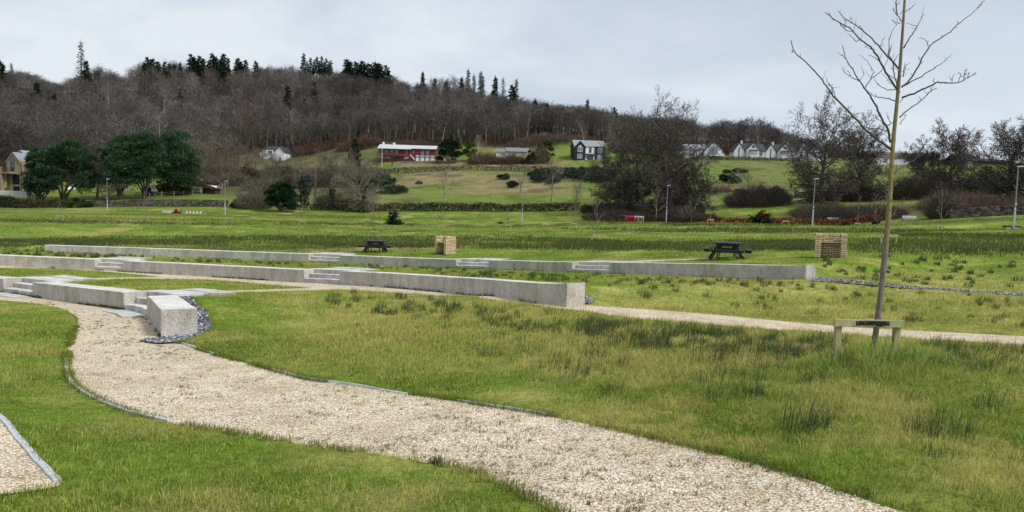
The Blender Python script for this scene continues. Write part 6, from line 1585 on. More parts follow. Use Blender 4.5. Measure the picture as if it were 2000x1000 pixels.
def stone_house():
    r = thing('stone_house', 'buff stone house with tall gable, balcony and grey slate roof', 'house', base(14, 371.5, 168), math.radians(-9))
    mb = MB(); mb.box((0, 0, -1.5), (3.9, 11, 6.6)); mb.prism([(0, 6.6), (1.5, 8.35), (3.9, 6.6)], .0, 11); mb.box((-2.2, 3, -1.5), (.1, 9, 7.6)); mb.build('wall', M_RUBBLE_H, r)
    mb = MB(); gable_roof(mb, 0, 3.6, 6.35, 8.4, -.25, 11.2, .25); mb.build('roof', M_SLATE_ROOF, r); mb = MB(); gable_roof(mb, -1.6, 2.4, 7.7, 9.1, 3.2, 9.5, .25); mb.build('roof', M_SLATE_ROOF, r)
    f = MB().prism([(.95, 4.4), (2.0, 4.4), (2.0, 7.0), (1.5, 7.6), (.95, 7.1)], -.06, .02).build('gable_window', M_DFRAME, r); MB().prism([(1.02, 4.5), (1.93, 4.5), (1.93, 6.0), (1.02, 6.0)], -.08, -.061).prism([(1.02, 6.15), (1.93, 6.15), (1.93, 7.0), (1.5, 7.45), (1.02, 7.05)], -.08, -.061).build('pane', M_GLASSD, f)
    boxpart('opening', (1.5, -.07, 1.4), (3.3, .01, 3.5), M_OPEN, r); boxpart('opening', (1.7, -.07, -.2), (3.3, .01, .95), M_OPEN, r)
    boxpart('balcony_floor', (-4.5, -2.4, 3.75), (2.9, -.01, 4.05), M_RUBBLE_H, r)
    for x in (-4.4, -3.5, -2.6, -1.7, -.8): boxpart('column', (x, -2.35, -1), (x + .36, -1.9, 3.74), M_RUBBLE_H, r)
    boxpart('column', (.0, -2.38, -1), (.85, -1.6, 3.74), M_RUBBLE_H, r); boxpart('recess', (-4.4, -1.0, -1), (-.02, -.8, 3.74), M_OPEN, r)
    for x in (-4.4, -3.2, -2.0): boxpart('baluster_pier', (x, -2.38, 4.06), (x + .4, -2.0, 5.0), M_RUBBLE_H, r)
    boxpart('baluster_pier', (-.6, -2.38, 4.06), (.7, -1.9, 5.2), M_RUBBLE_H, r); mb = MB()
    for x in np.arange(.8, 2.9, .22): mb.box((x, -2.3, 4.06), (x + .04, -2.26, 4.95))
    mb.box((.72, -2.32, 4.96), (2.9, -2.24, 5.04)); mb.build('railing', M_DFRAME, r)
    boxpart('drainpipe', (3.72, -.1, -.5), (3.82, -.01, 6.4), M_DFRAME, r); tag(MB().box((-2, -1.5, -1), (5, 0, .35)).build('terrace_slab', M_CONC, None, base(16, 375.5, 160), 0), 'pale stone terrace edge in front of the stone house', 'terrace')


black_house(); red_house(); white_house(); bungalow(); modern_house(); cottage(); right_houses(); stone_house()

# ------------------------------------------------------------------ yard under the evergreens
M_TARP = S_('blue_tarpaulin', (.02, .10, .52), .5, .25, 3); M_PALEWOOD = S_('weathered_post', (.34, .28, .20), .85, .25, 8); M_SHED = S_('brown_shed_boards', (.055, .032, .026), .8, .25, 5); M_REDROOF = S_('reddish_shed_roof', (.17, .095, .08), .8, .2, 3)


def cloth(name, label, cat, pts, mat, seed, sag=.15):
    """hanging or heaped sheet: quad corners subdivided and rumpled"""
    n = 9; P = np.array(pts, float); V = []
    for i in range(n):
        for j in range(n):
            u, v = i / (n - 1), j / (n - 1); q = (P[0] * (1 - u) + P[1] * u) * (1 - v) + (P[3] * (1 - u) + P[2] * u) * v
            k = fbm(np.array([u * 3.1 + seed]), np.array([v * 3.1]), seed, 3)[0] - .5; V.append(q + np.array([.1 * k, .7 * k, -sag * math.sin(math.pi * u) * (1 - v) + .25 * k]))
    V = np.array(V); o = V.mean(0); Q = [(i * n + j, (i + 1) * n + j, (i + 1) * n + j + 1, i * n + j + 1) for i in range(n - 1) for j in range(n - 1)]
    mb = MB(); mb.add(V - o, None, Q); return tag(mb.build(name, mat, None, o, smooth=True), label, cat)


A = lambda *p: at(*p)
cloth('tarpaulin', 'left small blue sheet strung under the evergreens', 'tarpaulin', [A(288, 353, 172), A(297, 354, 172), A(297.5, 358, 172), A(289, 357.5, 172)], M_TARP, 3)
cloth('tarpaulin', 'right small blue sheet strung under the evergreens', 'tarpaulin', [A(303.5, 352, 172), A(314, 352, 172), A(315, 359, 172), A(306, 358, 172)], M_TARP, 5)
blob = MB(); C = [(random.uniform(-.55, .55), random.uniform(-.3, .3), random.uniform(.2, .85)) for _ in range(12)]; puffs(blob, C, [.4] * 12, 80, .35, (.02, .07, .42), 77, asp=1.0)
tag(blob.build('tarpaulin_heap', M_LEAF, None, gpos(290, 377, 169)), 'heap of dark blue tarpaulin under the evergreens', 'tarpaulin')
cloth('sheet', 'white and black sheeting draped right of the blue heap', 'sheet', [A(291, 362, 169.5), A(300, 361, 169.5), A(309, 373, 168.5), A(297, 374, 168.5)], S_('pale_sheeting', (.5, .5, .5), .6, .6, 2.5), 9)
cloth('sheet', 'white sheet hanging beside the brown shed', 'sheet', [A(413, 360.5, 178), A(423, 363, 178), A(424, 369, 177.5), A(411.5, 368, 177.5)], M_WHITE, 12)
cloth('sheet', 'white bags seen between the trunks of the left evergreens', 'sheet', [A(128, 365, 172), A(146, 363, 172), A(149, 370, 171), A(131, 370, 171)], M_WHITE, 14)
cloth('sheet', 'grey white heap behind the trunks left of the blue sheets', 'sheet', [A(236, 366, 174), A(252, 362, 174), A(253, 373, 173), A(237, 371, 173)], S_('grey_sheeting', (.42, .42, .43), .7, .3, 2.5), 16)
r = thing('shed', 'small dark brown shed with reddish sloping roof', 'shed', gpos(395, 367, 178), math.radians(-12)); mb = MB(); mb.box((0, 0, -.5), (3.4, 2.2, 1.5)); mb.build('wall', M_SHED, r)
mb = MB(); mb.prism([(-.4, 1.95), (1.2, 2.15), (3.9, 1.45), (3.9, 1.36), (1.2, 2.05), (-.4, 1.86)], -.35, 2.5); mb.build('roof', M_REDROOF, r); boxpart('door', (.25, -.05, -.2), (1.0, .01, 1.3), M_OPEN, r)
tag(MB().box((0, 0, -.3), (3.2, .06, 1.25)).build('screen_fence', S_('teal_netting', (.02, .07, .06), .8, .3, 3), None, gpos(364, 365, 178)), 'teal netting screen left of the brown shed', 'fence')


def post_fence(name, label, pts, n, h, w, mat, wires=2):
    P = np.array([gpos(*p) for p in pts]); L = np.concatenate([[0], np.cumsum(np.hypot(*np.diff(P[:, :2], axis=0).T))]); o = P[0]; r = thing(name, label, 'fence', o); Q = []
    for s in np.linspace(0, L[-1], n):
        x, y = np.interp(s, L, P[:, 0]), np.interp(s, L, P[:, 1]); z = zt(x, y)[0]; hh = h * random.uniform(.85, 1.15); Q.append((x - o[0], y - o[1], z - o[2] + h * .8))
        q = np.array((x, y, z)) - o; lx = random.uniform(-.06, .06); mb = MB(); mb.beam(q + (0, 0, -.3), q + (lx, 0, hh), w, w, up=(0, 1, 0)); mb.build('post', mat, r)
    mb = MB()
    for k in range(wires): mb.tube(np.array(Q) - (0, 0, k * h * .3), .012, 3, cap=False)
    mb.build('wire', M_EDGE, r)


post_fence('post_fence', 'leaning post and wire fence below the evergreens and shed', [(240, 386, 164), (290, 383, 166), (340, 376, 170), (400, 367, 178), (435, 358, 196), (470, 348, 214)], 22, 1.25, .13, M_PALEWOOD)
post_fence('post_fence', 'line of fence posts along the top of the tan field', [(800, 326, 270), (900, 325, 270), (1000, 326, 270), (1030, 328, 268)], 18, 1.3, .16, M_PALEWOOD)
post_fence('post_fence', 'fence posts on the grass slope below the black house', [(1108, 326, 266), (1150, 328, 264), (1178, 326, 270)], 6, 1.4, .18, M_PALEWOOD)
post_fence('post_fence', 'low fence in front of the white cottages', [(1412, 312, 306), (1480, 313, 306), (1560, 315, 308)], 14, 1.0, .16, M_PALEWOOD)


def rubble_wall(label, pts, h, thick, seed, moss=.4, dark=1.0):
    """dry stone wall made of individual rough stones in uneven courses"""
    rg = np.random.default_rng(seed); P = np.array([gpos(*p) for p in pts]); L = np.concatenate([[0], np.cumsum(np.hypot(*np.diff(P[:, :2], axis=0).T))]); o = P[0].copy(); mb = MB()
    F = [(0, 3, 2, 1), (4, 5, 6, 7), (0, 1, 5, 4), (1, 2, 6, 5), (2, 3, 7, 6), (3, 0, 4, 7)]; z0 = -.3
    while z0 < h:
        ch = rg.uniform(.17, .3); s = rg.uniform(0, .4)
        while s < L[-1]:
            w = rg.uniform(.25, .65); top = h * (.85 + .3 * vnoise(np.array([s * .25]), np.array([seed * 1.0]), seed)[0])
            if z0 + ch < top + .1:
                x, y = np.interp(s + w / 2, L, P[:, 0]), np.interp(s + w / 2, L, P[:, 1]); d_ = np.array([np.interp(s + .3, L, P[:, 0]) - np.interp(s - .3, L, P[:, 0]), np.interp(s + .3, L, P[:, 1]) - np.interp(s - .3, L, P[:, 1])]); d_ /= np.hypot(*d_) + 1e-9; nn = np.array([-d_[1], d_[0]])
                z = zt(x, y)[0] + z0; V = []
                for zz in (0, ch * rg.uniform(.88, .98)):
                    for a, b in ((-.5, -.5), (.5, -.5), (.5, .5), (-.5, .5)):
                        q = d_ * a * w * rg.uniform(.88, .99) + nn * b * thick * rg.uniform(.85, 1.1); V.append((x + q[0] - o[0], y + q[1] - o[1], z + zz + rg.uniform(-.02, .02) - o[2]))
                c = np.array((.115, .108, .100)) * rg.uniform(.4, 1.5) * dark
                if rg.uniform(0, 1) < moss * (1.2 - z0 / h): c = np.array((.085, .085, .028)) * rg.uniform(.6, 1.4)
                mb.add(V, None, F, c)
            s += w
        z0 += ch
    return tag(mb.build('dry_stone_wall', M_BARK, None, o), label, 'stone wall')


rubble_wall('old mossy dry stone wall across the left of the field', [(150, 402, 150), (220, 403.5, 150), (300, 403.5, 150), (380, 403.5, 150), (443, 404, 150)], 1.45, .6, 21)
rubble_wall('low broken end of the old stone wall, right of the gap', [(452, 407.5, 149), (478, 408, 149)], .95, .6, 22)
rubble_wall('dark dry stone wall at the far right behind the field', [(1852, 424, 106), (1900, 424, 106), (1950, 425, 106), (2010, 426, 105), (2060, 427, 105)], 1.35, .6, 23, .25, .8)
rubble_wall('short dark stone wall on the green slope beside the domed beech', [(1550, 381, 160), (1590, 379, 160), (1620, 378, 160)], 1.5, .6, 24, .3, .8)

# ------------------------------------------------------------------ field furniture
M_LAMP = S_('galvanised_steel', (.24, .27, .31), .5, .15, 4, metallic=.2); M_LAMPL = S_('worn_pale_steel', (.46, .49, .53), .55, .2, 4)
M_STAKE = S_('pale_green_softwood', (.40, .36, .20), .85, .3, 7, bump=.3, stain=((.30, .33, .13), 5, .5)); M_STRAP = S_('black_rubber_strap', (.015, .015, .017), .6, .2, 10); M_NAIL = S_('rusty_nail', (.22, .10, .06), .6, .3, 30)
M_PLASTIC = S_('black_recycled_plastic', (.017, .018, .021), .5, .3, 9, spec=.4); M_BOLT = S_('steel_bolt', (.6, .6, .6), .4, .1, 10, metallic=.6)


def lamps():
    proto = None
    for px, py, d, lb in ((209.5, 412, 140, 'leftmost grey lamp post, in front of the evergreens and old wall'), (439.5, 419, 133, 'grey lamp post by the gap in the old stone wall'), (1019, 439, 125, 'grey lamp post standing alone on the open field, centre'),
                          (1301, 435, 120, 'grey lamp post right of the red and white barriers'), (1586.5, 441, 95, 'grey lamp post above the right barbecue, before the domed beech'), (1979.5, 448, 71, 'nearest and tallest looking grey lamp post, far right')):
        loc = gpos(px, py, d); sc = {95: 1.0, 71: 1.0}.get(d, 1.0)
        if proto is None:
            proto = r = thing('lamp_post', lb, 'lamp post', loc, 0, 'grey lamp posts across the field'); mb = MB(); mb.tube([(0, 0, -.2), (0, 0, 2.0)], .085, 8); mb.tube([(0, 0, 2.0), (0, 0, 2.1)], [.085, .058], 8); mb.build('base_section', M_LAMPL, r)
            mb = MB(); mb.tube([(0, 0, 2.1), (0, 0, 5.95)], [.058, .045], 8); mb.build('pole', M_LAMP, r); MB().box((-.065, -.10, 2.3), (.065, -.059, 2.55)).build('number_plate', M_LAMPL, r)
            mb = MB(); mb.prism([(-.1, 5.93), (.42, 5.98), (.46, 6.04), (.40, 6.10), (-.08, 6.05)], -.11, .11); mb.build('lamp_head', M_LAMPL, r); mb.build
        else: dup(proto, loc, 0, None, lb)


lamps()


def stake_frame(px, py, d, label, wpx=None, rot=0.0, tree=None, z0=0.0):
    """two square posts joined by a rail, with a strap to the tree when near"""
    g = gpos(px, py, d); w = .82; h = .56
    r = thing('stake_frame', label, 'tree stake', g, rot, 'timber stake frames round young trees')
    for s in (-1, 1): mb = MB(); mb.box((s * w / 2 - .04, -.04, -.35), (s * w / 2 + .04, .04, h - .001)); mb.build('post', M_STAKE, r, bevel=.004)
    mb = MB(); mb.box((-w / 2 - .03, -.068, h - .14), (w / 2 + .09, -.041, h + .004)); mb.build('rail', M_STAKE, r, bevel=.004); return r


YOUNG = [grow(P_YOUNG, 500 + i, 4.6, .062) for i in range(3)]


def young_trees():
    protos = []
    for i, S in enumerate(YOUNG):
        ms = []; zm = max(s[1].z for s in S)
        for nm, lv, mt in (('trunk', (0,), M_BARK), ('crown', (1, 2, 3), M_TWIG)):
            mb = MB(); skin(S, mb, lv, (.24, .20, .13) if i != 1 else (.17, .155, .135), TW_GREY, 3, .012 if nm == 'trunk' else .045, i); mb.v = [v / zm for v in mb.v]; me = mb.mesh(nm); me.materials.append(mt); ms.append((nm, me))
        protos.append(ms)
    for px, py, d, yt, k, fr, lb in ((730, 461, 72, 383, 1, True, 'behind the left picnic table'), (1166, 470, 60, 376, 1, True, 'in mid field left of the red barriers'), (116, 430, 85, 392, 0, True, 'far left of the field'), (282, 433, 85, 372, 0, True, 'below the old stone wall, left of the grey drum'),
                                     (447, 434, 98, 394, 0, True, 'just right of the second lamp post'), (590, 434, 98, 384, 0, True, 'below the ivy wrapped tree'), (861, 435, 104, 396, 0, True, 'above the left barbecue'), (993, 436, 106, 396, 0, True, 'left of the centre lamp post'),
                                     (1121, 434, 108, 392, 0, True, 'left of the barriers, far field'), (1387, 436, 106, 366, 2, True, 'at the left end of the copper hedge'), (1534, 439, 103, 396, 0, True, 'in front of the long copper hedge'), (1674, 444, 112, 372, 2, True, 'right of the first pale bench'),
                                     (1836, 449, 91, 356, 2, True, 'below the dark twiggy bush at the right wall'), (1735, 477, 41, 330, 1, True, 'right behind the foreground tree trunk'), (1710, 434, 113, 376, 0, False, 'standing in the copper hedge right of the benches'), (1350, 434, 117, 380, 1, False, 'with feathery crown right of the barriers'), (1281, 434, 124, 352, 2, False, 'with pale stem right behind the barriers')):
        g = gpos(px, py, d); H = max(2.0, at(px, yt, d)[2] - g[2]); r = thing('young_tree', 'slender bare young tree ' + lb, 'tree', g, random.uniform(0, 6), 'young bare trees planted across the field')
        for nm, me in protos[k]: o = bpy.data.objects.new(nm, me); COL.objects.link(o); o.parent = r; o.scale = (H * .95, H * .95, H)
        if fr:
            q = g + np.array([0, -.12, 0]); stake_frame(px, py + (.3 if d > 50 else 2), d - .12, 'timber stakes of the young tree ' + lb)


young_trees()


def picnic(px, py, d, rot, label, first=[]):
    g = gpos(px, py, d)
    if first: return dup(first[0], g, rot, None, label)
    r = thing('picnic_table', label, 'picnic table', g, rot, 'black picnic tables behind the top wall'); first.append(r)
    for i in range(8): mb = MB(); x0 = -.66 + i * .165; mb.box((x0 + .004, -.66, .70), (x0 + .161, .66, .745)); mb.build('tabletop_plank', M_PLASTIC, r, bevel=.006)
    for s in (-1, 1): boxpart('bearer', (-.5, s * .42 - .03, .60), (.5, s * .42 + .03, .699), M_PLASTIC, r)
    for k in range(4):
        a = k * math.pi / 2; R = np.array([[math.cos(a), -math.sin(a), 0], [math.sin(a), math.cos(a), 0], [0, 0, 1]])
        mb = MB(); mb.box((-.68, -1.08, .415), (.68, -.945, .455), R=R); mb.box((-.68, -.935, .415), (.68, -.80, .455), R=R); mb.build('seat', M_PLASTIC, r, bevel=.005)
        mb = MB(); mb.box((-.52, -1.02, .315 + .003 * k), (.52, -.955, .412), R=R); mb.build('seat_rail', M_PLASTIC, r)
        for s in (-1, 1):
            mb = MB(); p0 = R @ np.array([s * .40, -.74, -.05]); p1 = R @ np.array([s * .27, -.33, .66]); mb.beam(p0, p1, .05, .115, up=R @ np.array([0, 1, 0])); mb.build('leg', M_PLASTIC, r)
            mb = MB(); p0 = R @ np.array([s * .33, -.98, .345]); p1 = R @ np.array([s * .33, -.25, .345]); mb.beam(p0, p1, .05, .09); mb.build('seat_arm', M_PLASTIC, r)
            mb = MB(); q = R @ np.array([s * .36, -.70, .36]); mb.tube([q + R @ np.array([0, -.01, 0]), q + R @ np.array([0, -.075, 0])], .016, 6); mb.build('bolt', M_BOLT, r)
    return r


picnic(1419, 503, 33.5, math.radians(-12), 'right black picnic table with four benches, behind the top wall')
picnic(733, 489.5, 48, math.radians(2), 'left black picnic table with four benches, near the left barbecue')

M_BRICK = tint_mat('buff_brick', .85); M_MORTAR = S_('dark_recessed_mortar', (.05, .035, .025), .95, .3, 12); M_GRILL = S_('steel_grill_plate', (.55, .54, .50), .4, .2, 8, metallic=.4)


def barbecue(px, py, d, rot, label):
    g = gpos(px, py, d); r = thing('barbecue', label, 'barbecue', g, rot, 'buff brick barbecues behind the top wall'); bl, bw, bh, m = .21, .1025, .056, .021
    def brickwall(x0, y0, x1, y1, name):
        """two-brick-thick wall: bricks stand proud of a dark mortar core"""
        mb = MB(); L = x1 - x0; D = y1 - y0; core = MB(); core.box((x0 + .014, y0 + .014, -.1), (x1 - .014, y1 - .014, .985)); z = 0; c = 0
        along = L >= D
        while z + bh < .93:
            n = L if along else D; off = 0 if c % 2 == 0 else -(bl + m) / 2; s = off
            while s < n:
                a = max(s, 0); b = min(s + bl, n)
                if b - a > .03:
                    t = np.array((.70, .55, .33)) * random.uniform(.75, 1.2) * np.array((1, random.uniform(.95, 1.03), random.uniform(.88, 1.08)))
                    for q in ((0, .5), (.5, 1)):
                        w0, w1 = (D if along else L) * q[0] + (.004 if q[0] else 0), (D if along else L) * q[1] - (.004 if q[1] < 1 else 0)
                        j = random.uniform(-.003, .003)
                        if along: mb.box((x0 + a, y0 + w0 + j, z), (x0 + b, y0 + w1 + j, z + bh), t)
                        else: mb.box((x0 + w0 + j, y0 + a, z), (x0 + w1 + j, y0 + b, z + bh), t)
                s += bl + m
            z += bh + m; c += 1
        n = L if along else D; s = 0     # top course: bricks on edge
        while s + bh <= n + .01:
            t = np.array((.70, .55, .33)) * random.uniform(.75, 1.2)
            if along: mb.box((x0 + s, y0, z), (x0 + min(s + bh, n), y1, z + .105), t)
            else: mb.box((x0, y0 + s, z), (x1, y0 + min(s + bh, n), z + .105), t)
            s += bh + m
        o = mb.build(name, M_BRICK, r, bevel=.004); core.build('mortar', M_MORTAR, o)
    brickwall(-.62, -.36, -.40, .36, 'side_wall'); brickwall(.40, -.36, .62, .36, 'side_wall'); brickwall(-.399, .13, .399, .35, 'back_wall')
    boxpart('grill_shelf', (-.43, -.30, .655), (.43, .128, .675), M_GRILL, r); boxpart('hearth_slab', (-.399, -.34, -.05), (.399, .129, .03), M_MORTAR, r)
    return r


barbecue(1621, 503.5, 32, math.radians(-21), 'right buff brick barbecue, open front facing the camera')
barbecue(869.5, 491, 44, math.radians(-52), 'left buff brick barbecue turned to show its side')


def benches():
    proto = None
    for px, py, d, lb in ((1628, 431.5, 118, 'left pale grey bench in front of the copper hedge'), (1777, 432.5, 104, 'right pale grey bench, right of the foreground tree')):
        g = gpos(px, py, d)
        if proto is None:
            proto = r = thing('bench', lb, 'bench', g, math.radians(4), 'pale benches at the far edge of the field'); boxpart('seat', (-.95, -.22, .40), (.95, .22, .47), M_LAMPL, r); boxpart('backrest', (-.95, .2, .55), (.95, .26, .86), M_LAMPL, r)
            for s in (-1, 1): boxpart('leg', (s * .88 - .05, -.2, -.1), (s * .88 + .05, .2, .399), M_LAMP, r); boxpart('back_post', (s * .88 - .03, .265, -.1), (s * .88 + .03, .31, .84), M_LAMP, r)
        else: dup(proto, g, math.radians(-3), None, lb)


benches()
M_REDP = S_('red_barrier_plastic', (.72, .035, .06), .5, .12, 3); M_WHITEP = S_('white_barrier_plastic', (.76, .74, .74), .5, .08, 3)


def barrier(px, py, d, rot, mat, label, w=1.5, h=1.05):
    r = thing('safety_barrier', label, 'barrier', gpos(px, py, d), rot, 'plastic safety barriers'); mb = MB(); n = 5
    mb.box((-w / 2, -.03, .12), (w / 2, .03, .26)); mb.box((-w / 2, -.03, h - .2), (w / 2, .03, h)); ws = .11; gap = (w - (n + 1) * ws) / n
    for i in range(n + 1): x = -w / 2 + i * (ws + gap); mb.box((x, -.03, .261), (x + ws, .03, h - .201))
    mb.build('panel', mat, r)
    for s in (-1, 1): boxpart('foot', (s * w * .36 - .06, -.28, 0), (s * w * .36 + .06, .28, .115), M_STRAP, r)
    return r


barrier(1230, 434.3, 121, math.radians(5), M_REDP, 'red plastic safety barrier at the edge of the brambles')
r = barrier(1248, 434.3, 120.5, math.radians(-20), M_WHITEP, 'white plastic safety barrier joined to the red one')
for x in (-.45, .1, .42): MB().box((x, -.036, .35), (x + .09, -.031, .8)).build('red_mark', M_REDP, r)
r = thing('crowd_barrier', 'thin grey metal barrier left of the red one', 'barrier', gpos(1214, 434, 122), math.radians(8)); mb = MB(); mb.tube([(-.75, 0, -.05), (-.75, 0, .9), (-.6, 0, 1.05), (.6, 0, 1.05), (.75, 0, .9), (.75, 0, -.05)], .03, 6); mb.build('frame', M_LAMP, r)
mb = MB()
for x in np.linspace(-.6, .6, 9): mb.tube([(x, 0, .2), (x, 0, 1.03)], .012, 4)
mb.tube([(-.74, 0, .2), (.74, 0, .2)], .015, 4); mb.build('bars', M_LAMP, r)
# building material lying on the left of the field
o = gpos(331, 418, 134); mb = MB(); mb.box((-1.05, -.6, 0), (-.92, .6, .4)).box((.92, -.6, 0), (1.05, .6, .4)).box((-.919, -.6, 0), (.919, -.48, .4)).box((-.919, .48, 0), (.919, .6, .4)).box((-.919, -.479, 0), (.919, .479, .06)); tag(mb.build('concrete_trough', M_CONC, None, o, .1, bevel=.02), 'low pale concrete trough lying on the left field', 'trough')
mb = MB(); mb.box((-.8, -.5, 0), (.9, .5, .22)); tag(mb.build('rubble_pile', M_OPEN, None, gpos(345, 418.5, 134), .3, bevel=.08), 'dark heap under the pink bag', 'heap')
bag = MB(); puffs(bag, [(0, 0, .25), (.06, 0, .38), (-.1, .05, .22)], [.2, .17, .18], 110, .16, (.62, .05, .12), 44, asp=1.1); tag(bag.build('bag', M_LEAF, None, gpos(344, 416.6, 133.6) + np.array([0, 0, .2])), 'pink red bag on the dark heap', 'bag')
mb = MB(); mb.tube([(0, 0, -.1), (0, 0, .8)], .24, 14); mb.tube([(0, 0, .8), (0, 0, .86)], .26, 14); tag(mb.build('drum', M_GREYWALL, None, gpos(356, 418, 134)), 'grey drum between the pink bag and the slanted boards', 'drum')
for i, lb in enumerate(('first slanted white board beside the drum', 'second slanted white board from the drum', 'middle slanted white board of the five', 'fourth slanted white board from the drum', 'last slanted white board, farthest from the drum')):
    mb = MB(); mb.beam((-.14, 0, -.1), (.16, .0, .36), .30, .06, up=(0, 1, 0)); mb.v = [v for v in mb.v]; tag(mb.build('slanted_board', M_WHITE, None, gpos(364 + i * 6.9, 418.3, 134)), lb, 'board', 'slanted white boards in a row')
r = thing('low_table', 'low dark brown timber slab on pale blocks beside the nearest lamp post', 'bench', gpos(1975, 447, 73), .1); mb = MB(); mb.box((-.78, -.3, .24), (.78, .3, .38)); mb.build('slab', S_('dark_red_timber', (.085, .035, .026), .8, .3, 6), r, bevel=.02)
for x in (-.5, .4): boxpart('block', (x - .16, -.25, -.05), (x + .16, .25, .239), M_CONC, r)

